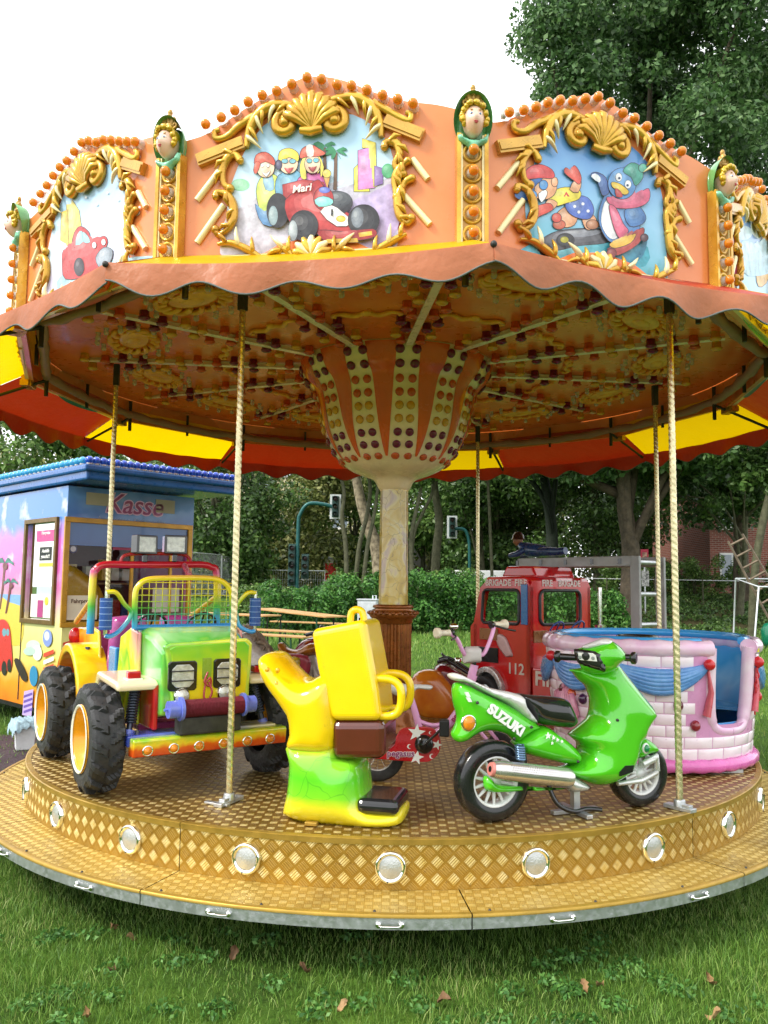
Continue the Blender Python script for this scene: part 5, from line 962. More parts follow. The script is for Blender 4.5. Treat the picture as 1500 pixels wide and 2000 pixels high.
# ---------------------------------------------------------------- pink castle tub
CUP = np.array([1.745, -.56, .5]); cu = tag(empty('castle_tub_ride', CUP), 'pink and white brick castle tub ride with blue lining and blue drapes', 'ride')
CW = mat('castle_joint_pink', H('dc9cc8'), .3, 0, .4, .08, 6); BRK = mat('castle_brick', H('f6ecf0'), .2, 0, .6, .05, 4, col2=H('f0d2e2')); RIMP = mat('castle_rim', H('f0dce8'), .2, 0, .6, .06, 5, col2=H('e4b0d4')); BLIN = airbrush('blue_lining', [(0, '2c7cc0'), (.4, '4aa4dc'), (.6, '9cd0ec'), (.75, '4aa8dc'), (1, '3c9cdc')], 3, .2, (0, 0, 1), .7, .6, 0, .8)
Z0, Z1 = .07, .74
def cr(z): return .625+.06*(z-Z0)/(Z1-Z0)
O0, O1 = rad(15), rad(47)
def cut(q, z):                                              # inside the doorway?
    if not (O0 < q < O1): return False
    e_ = min(q-O0, O1-q)/rad(9); return z > .26+.16*max(0, 1-e_)**2
def shellpts(off, zz, n=120, a0=O1, a1=O0+2*PI): return [[polar(a0+(a1-a0)*j/n, cr(z)+off, z) for j in range(n+1)] for z in zz]
for nm, off, mt in (('wall', 0., CW), ('lining', -.05, BLIN)):
    zz = np.linspace(Z0, Z1, 10); g = shellpts(off, zz); m = MB(); n = 121; m.add([p for r_ in g for p in r_], [(i*n+j, i*n+j+1, (i+1)*n+j+1, (i+1)*n+j) for i in range(9) for j in range(n-1)], 0, True)
    zz2 = np.linspace(Z0, .3, 6); g = shellpts(off+.0005, zz2, 12, O0, O1); n = 13; m.add([p for r_ in g for p in r_], [(i*n+j, i*n+j+1, (i+1)*n+j+1, (i+1)*n+j) for i in range(5) for j in range(n-1)], 0, True)
    if nm == 'lining': m.lathe([(0, .16), (.58, .16)], 40); m.lathe([(.6, .34), (.36, .34), (.34, .3), (.34, .16)], 60, 0, True, O1+.2, O0+2*PI-.2)
    m.build(nm, mt, cu)
m = MB()                                                   # rolled rim
m.tube([polar(O1+(O0+2*PI-O1)*j/120, cr(Z1)-.022, Z1+.015) for j in range(121)], [.05+.004*math.cos(2*PI*j/5.) for j in range(121)], 12); m.build('rolled_rim', RIMP, cu)
m = MB(); m.tube([polar(O1+.05+(O0+2*PI-O1-.1)*j/100, cr(Z1)-.075, Z1+.05) for j in range(101)], .028, 8); m.build('blue_lip', BLIN, cu)
for q in (O0, O1):
    m = MB(); m.tube(spline([polar(q, cr(Z1)-.022, Z1+.02), polar(q, cr(.5)-.022, .5), polar(q+(.02 if q == O0 else -.02), cr(.34)-.022, .34), polar(q+(.1 if q == O0 else -.1), cr(.27)-.022, .27), polar((O0+O1)/2, cr(.25)-.022, .255)], 6), [.04]*14+[.034]*11, 10); m.build('door_jamb', RIMP, cu)
rows = 9; hgt = (Z1-.03-Z0-.02)/rows; nb = 22
for r_i in range(rows):
    z0 = Z0+.02+r_i*hgt; bm_ = None
    for j in range(nb):
        q = 2*PI*(j+(.5 if r_i % 2 else 0))/nb+.06*math.sin(r_i*3); qq = (q+PI) % (2*PI)-PI; dq = PI/nb
        if r_i > 1 and O0-dq*.8 < qq < O1+dq*.8: continue
        if abs(qq) > rad(150): continue
        if bm_ is None:
            m = MB(); w_ = 2*PI/nb*.487; vs = []; 
            for i, (zz_, o_) in enumerate(((z0+.002, .001), (z0+.010, .0065), (z0+hgt-.010, .0065), (z0+hgt-.002, .001))):
                for jj, f in enumerate((-1, -.86, 0, .86, 1)): vs.append(polar(f*w_, cr(zz_)+(o_ if abs(f) < .95 else .001), zz_))
            m.add(vs, [(i*5+j2, i*5+j2+1, (i+1)*5+j2+1, (i+1)*5+j2) for i in range(3) for j2 in range(4)], 0, True); bm_ = m.build('brick', BRK, cu, None, q).data
        else: put('brick', bm_, cu, None, q)
m = MB(); m.tube([polar(2*PI*j/72, .63, .055) for j in range(72)], [.04+.004*math.cos(j*PI) for j in range(72)], 10, closed=True); m.lathe([(.0, .03), (.63, .03)], 48); m.build('base_ring', mat('base_pink', H('d868b0'), .25, 0, .5, .12, 8), cu)
m = MB(); m.box((.3, -.5, .012), (.2, .05, .02)); m.box((.3, -.5, .03), (.05, .05, .05)); m.build('support_foot', STEEL, cu)
DR = mat('drape_blue', H('6aa0d8'), .25, 0, .5, .2, 10, col2=H('4a7cc0'))
def swag(q0, q1, ztop, drop):
    m = MB()
    for i in range(6):
        f = i/5; pts = [polar(q0+(q1-q0)*j/20, cr(.6)+.022-.004*abs(i-2.5)+.008*math.sin(PI*j/20), ztop-.02*f-(drop*(.35+.65*f))*math.sin(PI*j/20)**.9) for j in range(21)]; m.tube(pts, [.012+.014*math.sin(PI*j/20) for j in range(21)], 7)
    m.build('drape', DR, cu)
swag(rad(-78), rad(-36), .66, .15); swag(rad(-36), rad(12), .66, .14); swag(rad(50), rad(100), .66, .15); swag(rad(-122), rad(-78), .66, .15)
REDP = P('c81e28')
for q in (-78, -36, 12, 50):
    m = MB(); m.ball(polar(rad(q), cr(.66)+.03, .665), .034, 14); m.build('drape_knob', REDP, cu)
    m = MB(); m.tube([polar(rad(q), cr(.6)+.02, .63), polar(rad(q+1.5), cr(.5)+.025, .5), polar(rad(q-.5), cr(.4)+.02, .36)], [.014, .03, .042], 10, flat=.5); m.build('drape_tail', mat('drape_red', H('d8606c'), .3, 0, .4, .2, 8), cu) if q in (12, 50) else None
for q, z, h_ in ((-62, .44, 'd8501c'), (-54, .415, '3c1440'), (-45, .43, 'd8501c'), (-30, .46, '6c1430'), (-3, .42, '5c1028'), (6, .30, '8c2030'), (-70, .46, '5c1028'), (60, .44, 'c81e28')):
    m = MB(); m.ball(polar(rad(q), cr(z)+.012, z), (.03, .03, .034), 12); m.build('gem_knob', P(h_, .1, .8), cu)
for q, z, c1 in ((-33, .3, 'e8ccb0'), (-68, .33, 'e09cb0')):
    m = MB(); 
    for i in range(9):
        qq = rad(q-9+18*i/8); m.tube([polar(rad(q), cr(z)+.02, z+.15), polar(qq*.8+rad(q)*.2, cr(z)+.035, z+.1), polar(qq, cr(z)+.045*(1-((i-4)/5)**2)+.01, z-.01), polar(rad(q)*.3+qq*.7, cr(z)+.02, z-.12)], [.012, .02, .026, .014], 7)
    m.ball(polar(rad(q), cr(z)+.03, z+.15), .02, 8); m.build('tied_bundle', mat('bundle_'+c1, H(c1), .25, 0, .5, .2, 12, col2=H('d89c6c' if c1[0] == 'e' and c1[1] == '8' else 'c86c90')), cu)
m = MB(); c = Vector(polar(rad(-28), .36, Z1+.06)); m.tube([(c.x+.12*math.cos(2*PI*i/28), c.y+.12*math.sin(2*PI*i/28), c.z) for i in range(28)], .016, 8, closed=True); m.cyl((c.x, c.y, .3), (c.x, c.y, c.z), .02, n=10); m.build('turning_wheel', BLACK, cu)
m = MB(); p = Vector(polar(O1+.05, cr(Z1)+.01, Z1-.0)); m.T = Matrix.Translation(p) @ Matrix.Rotation(O1, 4, 'Z'); m.box((0, 0, 0), (.06, .02, .05)); m.build('latch_plate', mat('latch_grey', (.4, .4, .4), .4, .3), cu, bevel=.006); m = MB(); m.T = Matrix.Translation(p) @ Matrix.Rotation(O1, 4, 'Z'); m.box((0, -.012, 0), (.026, .01, .026)); m.build('latch_button', P('e8d820'), cu)
for i in range(11):                                         # door chain
    z = Z1-.06-i*.032; p = Vector(polar(O1+.05, cr(z)+.028, z)); m = MB(); pts = [(.011*math.cos(t_), 0, .02*math.sin(t_)) for t_ in np.linspace(0, 2*PI, 12, endpoint=False)]; m.T = Matrix.Translation(p) @ Matrix.Rotation(O1+(PI/2 if i % 2 else .2), 4, 'Z'); m.tube(pts, .0045, 6, closed=True); m.build('chain_link', REDP, cu)
# ---------------------------------------------------------------- fire engine
FE = Frame((1.15, .70, .5), math.atan2(.77, -.64)); fe = ride('fire_engine_ride', 'red fire engine ride with blue window posts and grey ladder over its cab', 'ride', FE)
RED = mat('fire_red', H('c4161e'), .15, 0, .8, .1, 3); DKW = mat('window_rubber', (.02, .022, .025), .4)
# local: x forward, y left (0 at the left side, -.82 at the right), z up
L_, W_, ZR = .67, .82, 1.17
def rrect(a0, b0, a1, b1, r, n=4):
    o = []
    for cx, cy, s in ((a1-r, b1-r, 0), (a0+r, b1-r, 90), (a0+r, b0+r, 180), (a1-r, b0+r, 270)): o += [(cx+r*math.cos(rad(s+90*i/n)), cy+r*math.sin(rad(s+90*i/n))) for i in range(n+1)]
    return o
def wall_hole(nm, outer, holes, th, to, mt):
    """flat wall with real window openings"""
    pts = [Vector(p) for p in outer]; loops = [list(range(len(outer)))]; ed = []
    for h in holes: loops.append(list(range(len(pts), len(pts)+len(h)))); pts += [Vector(p) for p in h]
    for l in loops: ed += [(l[i], l[(i+1) % len(l)]) for i in range(len(l))]
    r_ = geometry.delaunay_2d_cdt(pts, ed, [], 1, 1e-6); V = np.array([tuple(p) for p in r_[0]]); fs = []
    for f in r_[2]:
        c = V[list(f)].mean(0)[None]
        if not inside(c, np.array(outer))[0] or any(inside(c, np.array(h))[0] for h in holes): continue
        fs.append(tuple(f))
    m = MB(); n = len(V); m.add([to(a, b, 0) for a, b in V]+[to(a, b, th) for a, b in V], fs+[tuple(i+n for i in f)[::-1] for f in fs])
    for l, pl in [(loops[0], outer)]+list(zip(loops[1:], holes)):
        k = len(pl); m.add([to(a, b, 0) for a, b in pl]+[to(a, b, th) for a, b in pl], [(i, (i+1) % k, k+(i+1) % k, k+i) for i in range(k)])
    return m.build(nm, mt, fe)
sideo = [(0, .0), (0, 1.12), (.03, ZR), (.5, ZR), (.58, ZR-.06), (.66, .8), (.7, .76), (.7, 0)]
wh = rrect(.12, .80, .56, 1.09, .04)
wh = [(x-.08*(z-.8)*(1 if x > .3 else 0), z) for x, z in wh]
s1 = wall_hole('side_wall', sideo, [wh], -.04, lambda a, b, c: (a, c, b), RED); wall_hole('side_wall', sideo, [rrect(.05, .76, .54, 1.12, .03)], .04, lambda a, b, c: (a, -W_+c, b), RED)
rh = rrect(-W_+.15, .80, -.12, 1.09, .06)
rw = wall_hole('rear_wall', [(-W_, .2), (-.0, .2), (-.0, 1.12), (-.03, ZR), (-W_+.03, ZR), (-W_, 1.12)], [rh], .04, lambda a, b, c: (c, a, b), RED)
fh = rrect(-W_+.07, .80, -.07, 1.10, .05); wall_hole('front_wall', [(-W_, .0), (0, 0), (0, .78), (-.02, ZR-.04), (-W_+.02, ZR-.04), (-W_, .78)], [fh], .04, lambda a, b, c: (.66-max(0, b-.78)*.28+c*0, a, b) if c == 0 else (.62-max(0, b-.78)*.28, a, b), RED)
m = MB(); m.tube([(x, .003, z) for x, z in wh], .014, 6, closed=True); m.build('window_rubber', DKW, s1); m = MB(); m.tube([(-.003, y, z) for y, z in rh], .016, 6, closed=True); m.build('window_rubber', DKW, rw)
GL = bpy.data.materials.new('window_glass'); GL.use_nodes = True; t = GL.node_tree; gb = nd(t, 'BsdfGlossy', i_Roughness=.02); tb = nd(t, 'BsdfTransparent'); tb.inputs[0].default_value = (.95, .97, .96, 1); fz = nd(t, 'Fresnel', i_IOR=1.4); ms_ = nd(t, 'MixShader', i_0=fz.outputs[0], i_1=tb.outputs[0], i_2=gb.outputs[0]); t.links.new(ms_.outputs[0], t.nodes['Material Output'].inputs[0])
m = MB(); m.poly([(x, -.02, z) for x, z in wh]); m.build('window_pane', GL, s1); m = MB(); m.poly([(.02, y, z) for y, z in rh]); m.build('window_pane', GL, rw)
m = MB(); m.box((.06, .004, .97), (.07, .014, .34)); m.build('blue_pillar', P('2a68a8'), s1, bevel=.004)
m = MB(); m.prism([(-.01, ZR-.01), (.54, ZR-.01), (.5, ZR+.035), (.05, ZR+.04)], (-W_+.0, -.0)); rf = m.build('roof', RED, fe, bevel=.02, seg=3)
m = MB(); m.prism([(.05, ZR+.03), (.46, ZR+.03), (.4, ZR+.13), (.1, ZR+.13)], (-W_+.14, -.14)); m.build('roof_dome', RED, rf, bevel=.02, seg=3)
text('lettering', 'BRIGADE', .075, P('d8c4c0'), s1, TM((.36, .004, ZR-.02), (-1, 0, 0), (0, 0, 1)), .002); text('lettering', 'FIRE', .075, P('d8c4c0'), s1, TM((.1, .004, ZR-.02), (-1, 0, 0), (0, 0, 1)), .002); text('lettering', 'FIRE', .075, P('d8c4c0'), rw, TM((-.004, -.22, ZR-.02), (0, -1, 0), (0, 0, 1)), .002); text('lettering', 'BRIGADE', .075, P('d8c4c0'), rw, TM((-.004, -.52, ZR-.02), (0, -1, 0), (0, 0, 1)), .002)
m = MB(); m.prism([(-.95, 0), (.0, 0), (.0, .45), (-.25, .46), (-.95, .46)], (-W_+.01, -.01)); bd = m.build('rear_body', RED, fe, bevel=.02, seg=3)
text('lettering', 'FIRE', .16, P('d8ccc4'), bd, TM((-.19, -.004, .36), (-1, 0, 0), (0, 0, 1)), .005); text('lettering', '112', .13, P('d8ccc4'), s1, TM((.16, .004, .42), (-1, 0, 0), (0, 0, 1)), .002)
m = MB(); m.pillow([(.28, .52), (.36, .60), (.40, .69), (.34, .71), (.27, .68), (.22, .60), (.19, .53), (.23, .52)], .008, .02, .015, 0, mid=.002); m.build('helmet_emblem', P('c8a4a4'), s1)
m = MB(); o_ = [(.47+.19*math.cos(rad(a)), .2+.22*math.sin(rad(a))) for a in range(-10, 191, 10)]+[(.47+.145*math.cos(rad(a)), .2+.17*math.sin(rad(a))) for a in range(190, -11, -10)]; m.prism(o_, (-.02, .045)); m.build('wheel_arch', SILV, s1, bevel=.01); m = MB(); m.prism([(.47+.145*math.cos(rad(a)), .2+.17*math.sin(rad(a))) for a in range(0, 360, 15)], (.0005, .003)); m.build('arch_shadow_disc', RUBBER, s1)  # flat black disc stands in for the shade inside the arch
w_ = tyre_mesh(.17, .1, 0, 40).build('wheel', RUBBER, fe, (.47, .03, .17)); m = MB(); m.lathe([(0, .04), (.06, .045), (.1, .03)], 20, 0, True, axis='y'); m.build('rim', SILV, w_)
for zz_, hh_ in ((.70, .1), (.52, .13)): m = MB(); m.box((.47, .004, zz_), (.22, .012, hh_)); m.build('side_locker', mat('locker_bronze', H('8c5a34'), .3, .4, .3) if zz_ > .6 else BLACK, s1, bevel=.004)
m = MB(); m.box((-.003, -.13, .70), (.012, .18, .1)); m.build('rear_locker', mat('locker_bronze'), rw, bevel=.004)
for y in (-.22, -.5): m = MB(); T_ = Matrix.Translation((-.1, y, .76)) @ Matrix.Rotation(rad(60), 4, 'Y'); m.T = T_; m.tube([(.08*math.cos(2*PI*i/22), .08*math.sin(2*PI*i/22), 0) for i in range(22)], .008, 6, closed=True); m.tube([(-.08, 0, 0), (.08, 0, 0)], .006, 6); m.build('steering_wheel', P('24488c'), fe)
LADG = mat('ladder_grey', (.3, .3, .3), .45, .3, 0, .12)
for y in (-.5, -.86):
    m = MB(); m.box((-.05, y, 1.34), (1.24, .03, .085)); o = m.build('ladder_rail', LADG, fe, bevel=.004)
    for i in range(5): m = MB(); m.box((-.55+i*.28, y+.017, 1.34), (.03, .006, .045)); m.build('rung_socket', BLACK, o)
    m = MB(); m.box((-.69, y, 1.07), (.085, .03, .62)); m.build('ladder_rail', LADG, fe, bevel=.004)
for i in range(5): m = MB(); m.tube([(-.55+i*.28, -.86, 1.34), (-.55+i*.28, -.5, 1.34)], .018, 8); m.build('rung', STEEL, fe)
for z in (1.33, 1.07, .82): m = MB(); m.tube([(-.69, -.86, z), (-.69, -.5, z)], .02, 8); m.build('rung', STEEL, fe)
m = MB(); m.cyl((-.25, -.62, .46), (-.25, -.62, .8), .045, n=18); m.cyl((-.25, -.62, .8), (-.25, -.62, 1.12), .018, n=12); m.build('exhaust_stack', CHROME, fe)
m = MB(); m.lathe([(0, .62), (.1, .62), (.105, .6), (.105, .46)], 24, 0, True, o=(-.6, -.66, 0)); m.build('steel_drum', CHROME, fe)
fg = tag(empty('firefighter_figure', FE.o+FE.X*.35+FE.Y*-.55+np.array([0, 0, 1.39]), FE.a), 'small dark figure in blue lying on the fire engine ladder', 'figure')
m = MB(); m.tube([(-.22, -.03, .04), (-.12, -.02, .05), (.0, 0, .06), (.12, 0, .07), (.2, 0, .1), (.24, 0, .12)], [.03, .045, .06, .07, .05, .035], 12); m.tube([(-.02, .02, .05), (-.14, .05, .05), (-.26, .06, .045), (-.34, .06, .05)], [.045, .042, .036, .034], 10); m.tube([(.15, .05, .07), (.2, .1, .03), (.3, .08, .02)], [.03, .027, .024], 8); m.tube([(.15, -.05, .07), (.2, -.1, .03), (.3, -.08, .02)], [.03, .027, .024], 8); m.build('body', P('1a3a68'), fg)
m = MB(); m.ball((.27, 0, .17), (.05, .048, .058), 14); m.build('head', mat('figure_skin', H('8a5a44'), .4), fg); m = MB(); m.lathe([(.075, .175), (.058, .185), (.054, .215), (.03, .245), (0, .25)], 18, 0, True, o=(.265, 0, 0)); m.build('helmet', P('2a1614'), fg)
# ---------------------------------------------------------------- grey horse
HF = Frame((-.86, 1.15, .5), PI-.25); ho_ = ride('horse_ride', 'dapple grey horse ride with ornate gold saddle behind the yellow seat', 'ride', HF)
HG = mat('dapple_grey', H('b4aca4'), .25, 0, .5, .2, 14, col2=H('8c847c')); MANE = mat('horse_mane', H('7a6a58'), .5, 0, .1, .3, 30, .6, 60)
def skin(name, pts, edges, radii, mt, parent, sub=2):
    me = bpy.data.meshes.new(name); me.from_pydata([Vector(p) for p in pts], edges, []); o = put(name, me, parent); me.materials.append(mt)
    sk = o.modifiers.new('skin', 'SKIN'); sk.use_smooth_shade = True; d = me.skin_vertices[0].data
    for i, r_ in enumerate(radii): d[i].radius = (r_, r_) if not hasattr(r_, '__len__') else r_
    d[0].use_root = True; s_ = o.modifiers.new('sub', 'SUBSURF'); s_.levels = s_.render_levels = sub
    dg = bpy.context.evaluated_depsgraph_get(); m2 = bpy.data.meshes.new_from_object(o.evaluated_get(dg)); o.modifiers.clear(); o.data = m2; m2.name = name; m2.polygons.foreach_set('use_smooth', [True]*len(m2.polygons)); return o
hp = [(0, 0, .36), (.18, 0, .35), (.33, 0, .38), (.42, 0, .5), (.47, 0, .62), (.55, 0, .63), (.64, 0, .53), (-.2, 0, .37), (-.3, 0, .38)]
he = [(0, 1), (1, 2), (2, 3), (3, 4), (4, 5), (5, 6), (0, 7), (7, 8)]; hr = [.14, .14, .125, .085, .07, .066, .042, .14, .11]
for x0, s_ in ((.3, 1), (.3, -1), (-.27, 1), (-.27, -1)):
    b0 = 2 if x0 > 0 else 8; n0 = len(hp); dx = .06*s_; k_ = -.05 if x0 < 0 else .02
    hp += [(x0+.01, s_*.08, .26), (x0+dx+k_*-.4, s_*.085, .17), (x0+dx*.4+k_, s_*.085, .08), (x0+dx*.6, s_*.085, .015)]; he += [(b0, n0), (n0, n0+1), (n0+1, n0+2), (n0+2, n0+3)]; hr += [.055, .036, .026, .032]
skin('body', hp, he, hr, HG, ho_)
m = MB()
for i in range(26):
    f = i/25; bx, bz = (.28+.24*f, .44+.26*f); bx -= .05; m.tube(spline([(bx+.04, 0, bz+.02), (bx-.02, -.03+.06*random.random(), bz+.03), (bx-.07-.03*random.random(), -.05+.1*random.random(), bz-.03), (bx-.08, -.07+.14*random.random(), bz-.1)], 3), [.022, .022, .02, .02, .018, .016, .014, .012, .01, .004], 6)
m.build('mane', MANE, ho_)
m = MB(); m.tube(spline([(-.38, 0, .42), (-.46, 0, .4), (-.5, 0, .28), (-.47, 0, .14)], 5), [.03]*4+[.045]*8+[.035]*3+[.01], 8); m.build('tail', MANE, ho_)
for s_ in (-1, 1): m = MB(); m.tube([(.5, s_*.035, .68), (.505, s_*.042, .72), (.5, s_*.035, .76)], [.018, .016, .003], 8); m.build('ear', HG, ho_); m = MB(); m.ball((.555, s_*.055, .635), .012, 8); m.build('eye', BLACK, ho_)
SDL = mat('saddle_gold', H('a86a1c'), .3, .2, .4, .3, 12, col2=H('7a4014')); m = MB(); m.pillow([(-.17, .5), (-.2, .58), (-.13, .6), (-.02, .54), (.08, .55), (.14, .6), (.17, .57), (.13, .5), (.0, .46)], .1, .06, .02); m.build('saddle', SDL, ho_)
for s_ in (-1, 1): m = MB(); m.pillow([(-.16, .5), (.1, .5), (.12, .36), (.06, .26), (-.1, .26), (-.18, .36)], .03, .05, .02, 0, mid=s_*.14); sf = m.build('saddle_flap', mat('saddle_cloth', H('8c2c3c'), .35, 0, .3, .25, 12), ho_); m = MB(); m.pillow([(-.1, .48), (.06, .48), (.07, .38), (.0, .33), (-.08, .36)], .03, .05, .02, 0, mid=s_*.165); m.build('saddle_badge', mat('badge_yellow', H('a8901c'), .3, 0, .4, .4, 30), sf)
m = MB(); m.tube([(.6, .06*math.cos(q), .585+.06*math.sin(q)) for q in np.linspace(0, 2*PI, 16, endpoint=False)], .009, 6, closed=True); m.tube([(.6, -.06, .59), (.5, -.065, .64), (.47, -.07, .56)], .009, 6); m.tube([(.6, .06, .59), (.5, .065, .64), (.47, .07, .56)], .009, 6); m.build('bridle', P('8c2418'), ho_)
# ---------------------------------------------------------------- red car behind the horse, red ride beside the column
def red_car(nm, label, fr, L, orange=False):
    o = ride(nm, label, 'ride', fr); m = MB(); m.pillow([(-L, .12), (-L, .40), (-L*.5, .52), (0, .62), (L*.35, .60), (L*.6, .46), (L, .36), (L*1.03, .2), (L*.95, .1)], .27, .1, .03, e=3.); m.build('body_shell', mat('dark_red_gelcoat', H('7c101c'), .16, 0, .7, .2, 4), o)
    m = MB(); m.tube(spline([(-L, -.2, .44), (-L*.5, -.2, .56), (0, -.18, .66), (L*.3, -.16, .64)], 5), .018, 8); m.build('edge_rail', BLACK, o); m = MB(); m.tube(spline([(-L, .2, .44), (-L*.5, .2, .56), (0, .18, .66), (L*.3, .16, .64)], 5), .018, 8); m.build('edge_rail', BLACK, o)
    for x in (-L*.65, L*.6):
        for s_ in (-1, 1): w_ = tyre_mesh(.14, .09, 0, 36).build('wheel', RUBBER, o, (x, s_*.27, .14)); m = MB(); m.lathe([(0, s_*.04), (.06, s_*.045), (.085, s_*.03)], 18, 0, True, axis='y'); m.build('rim', SILV, w_)
    m = MB(); m.T = Matrix.Translation((.05*L, 0, .66)) @ Matrix.Rotation(rad(-50), 4, 'Y'); m.tube([(.08*math.cos(2*PI*i/22), .08*math.sin(2*PI*i/22), 0) for i in range(22)], .01, 6, closed=True); m.build('steering_wheel', BLACK, o); m = MB(); m.lathe([(.04, .62), (.045, .66), (.036, .665)], 18, 0, True, o=(-.3*L, -.14, 0)); m.build('filler_cap', CHROME, o)
    return o
red_car('race_car_ride', 'dark red car ride behind the grey horse', Frame((-.62, 1.72, .5), PI-.3), .55)
rc = red_car('tractor_ride', 'dark red ride with orange rounded seat beside the column pedestal', Frame((.50, 1.25, .42), PI-.1), .36)
m = MB(); m.pillow([(-.1, .08), (.2, .06), (.36, .2), (.4, .42), (.3, .56), (.12, .58), (.02, .5), (-.12, .3)], .17, .14, .03, 0, mid=.36); m.build('rounded_seat', mat('orange_gelcoat_plain', H('d88420'), .2, 0, .6, .15, 5, col2=H('c8641c')), rc)
m = MB(); m.pillow([(-.36, .06), (-.16, .06), (-.1, .22), (-.14, .36), (-.28, .38), (-.38, .24)], .12, .1, .03, 0, mid=.36); m.build('front_block', mat('brown_gelcoat_plain', H('9c5a34'), .2, 0, .6, .15, 5), rc)

rc.scale = (.82, .82, .82)
# ================================================================ GROUND
def sstep(a, b, x): t_ = np.clip((x-a)/(b-a), 0, 1); return t_*t_*(3-2*t_)
def gz(x, y):
    x = np.asarray(x, float); y = np.asarray(y, float)
    z = .3*sstep(4, 10.5, y)+.75*sstep(15, 26, y)*sstep(-1.5, -5, x)+1.0*sstep(17.5, 26, y)*sstep(3, 7, x)
    z = z-1.1*sstep(30, 38, y)
    return z+.015*np.sin(x*1.3+y*.7)*sstep(4, 8, np.hypot(x, y))
xs = np.concatenate([np.linspace(-300, -30, 14)[:-1], np.linspace(-30, 30, 100), np.linspace(30, 300, 14)[1:]]); ys_ = np.concatenate([np.linspace(-120, -8, 8)[:-1], np.linspace(-8, 50, 100), np.linspace(50, 420, 16)[1:]])
GX, GY = np.meshgrid(xs, ys_); GZ = gz(GX, GY); nx = len(xs)
m = MB(); m.add(list(zip(GX.ravel(), GY.ravel(), GZ.ravel())), [(j*nx+i, j*nx+i+1, (j+1)*nx+i+1, (j+1)*nx+i) for j in range(len(ys_)-1) for i in range(nx-1)], 0, True)
GM = bpy.data.materials.new('lawn_soil'); GM.use_nodes = True; t = GM.node_tree; b = t.nodes['Principled BSDF']; v = nd(t, 'TexCoord').outputs['Object']
n1 = nd(t, 'TexNoise', i_Vector=v, i_Scale=1.1, i_Detail=9., i_Roughness=.7); n2 = nd(t, 'TexNoise', i_Vector=v, i_Scale=24., i_Detail=6., i_Roughness=.7)
g1 = nd(t, 'ValToRGB', i_Fac=n1.outputs[0]); e = g1.color_ramp.elements; e.new(.5)
for i, (p, h) in enumerate(((.3, '33491c'), (.5, '4a6a22'), (.72, '66852e'))): e[i].position = p; e[i].color = c4(H(h))
g2 = nd(t, 'Mix', data_type='RGBA', blend_type='MULTIPLY', i_0=.55, i_6=g1.outputs[0], i_7=nd(t, 'ValToRGB', i_Fac=n2.outputs[0]).outputs[0])
sp = nd(t, 'SeparateXYZ', i_0=v); bx = nd(t, 'MapRange', i_0=sp.outputs[0], i_1=4., i_2=7.); by = nd(t, 'MapRange', i_0=sp.outputs[1], i_1=17., i_2=19.5); lit = nd(t, 'Math', operation='MULTIPLY', i_0=bx.outputs[0], i_1=by.outputs[0])
l2 = nd(t, 'ValToRGB', i_Fac=n2.outputs[0]); e = l2.color_ramp.elements; e[0].color = c4(H('2a2416')); e[1].color = c4(H('7a6a4a')); e[0].position = .35; e[1].position = .7
g3 = nd(t, 'Mix', data_type='RGBA', i_0=nd(t, 'Math', operation='MULTIPLY', i_0=lit.outputs[0], i_1=.85).outputs[0], i_6=g2.outputs[2], i_7=l2.outputs[0]); t.links.new(g3.outputs[2], b.inputs['Base Color']); b.inputs['Roughness'].default_value = .95; b.inputs['Specular IOR Level'].default_value = .15
t.links.new(nd(t, 'Bump', i_Height=n2.outputs[0], i_Strength=.8, i_Distance=.03).outputs[0], b.inputs['Normal'])
gnd = m.build('ground', GM, fix=False); gnd['kind'] = 'structure'
# grass blades as one uncountable mass
def leafmat(name, cols, trans=.35, rough=.5, scale=.6, isl=True):
    m = bpy.data.materials.new(name); m.use_nodes = True; t = m.node_tree; b = t.nodes['Principled BSDF']; o = t.nodes['Material Output']
    g = nd(t, 'NewGeometry'); n = nd(t, 'TexNoise', i_Vector=nd(t, 'TexCoord').outputs['Object'], i_Scale=scale, i_Detail=4.)
    f = nd(t, 'Math', operation='MULTIPLY_ADD', i_0=g.outputs['Random Per Island'], i_1=.55, i_2=nd(t, 'Math', operation='MULTIPLY', i_0=n.outputs[0], i_1=.5).outputs[0]); r = nd(t, 'ValToRGB', i_Fac=f.outputs[0]); e = r.color_ramp.elements
    while len(e) < len(cols): e.new(.5)
    for i, (p, h) in enumerate(cols): e[i].position = p; e[i].color = c4(H(h))
    t.links.new(r.outputs[0], b.inputs['Base Color']); b.inputs['Roughness'].default_value = rough; b.inputs['Specular IOR Level'].default_value = .35
    tr = nd(t, 'BsdfTranslucent'); t.links.new(r.outputs[0], tr.inputs[0]); mx_ = nd(t, 'MixShader', i_0=trans, i_1=b.outputs[0], i_2=tr.outputs[0]); t.links.new(mx_.outputs[0], o.inputs[0]); return m
GRM = leafmat('grass_blade', [(.1, '34501f'), (.3, '4c7028'), (.5, '668f38'), (.7, '86a64c'), (.85, 'a4aa68'), (.97, 'c4b888')], .3, .45, 1.4)
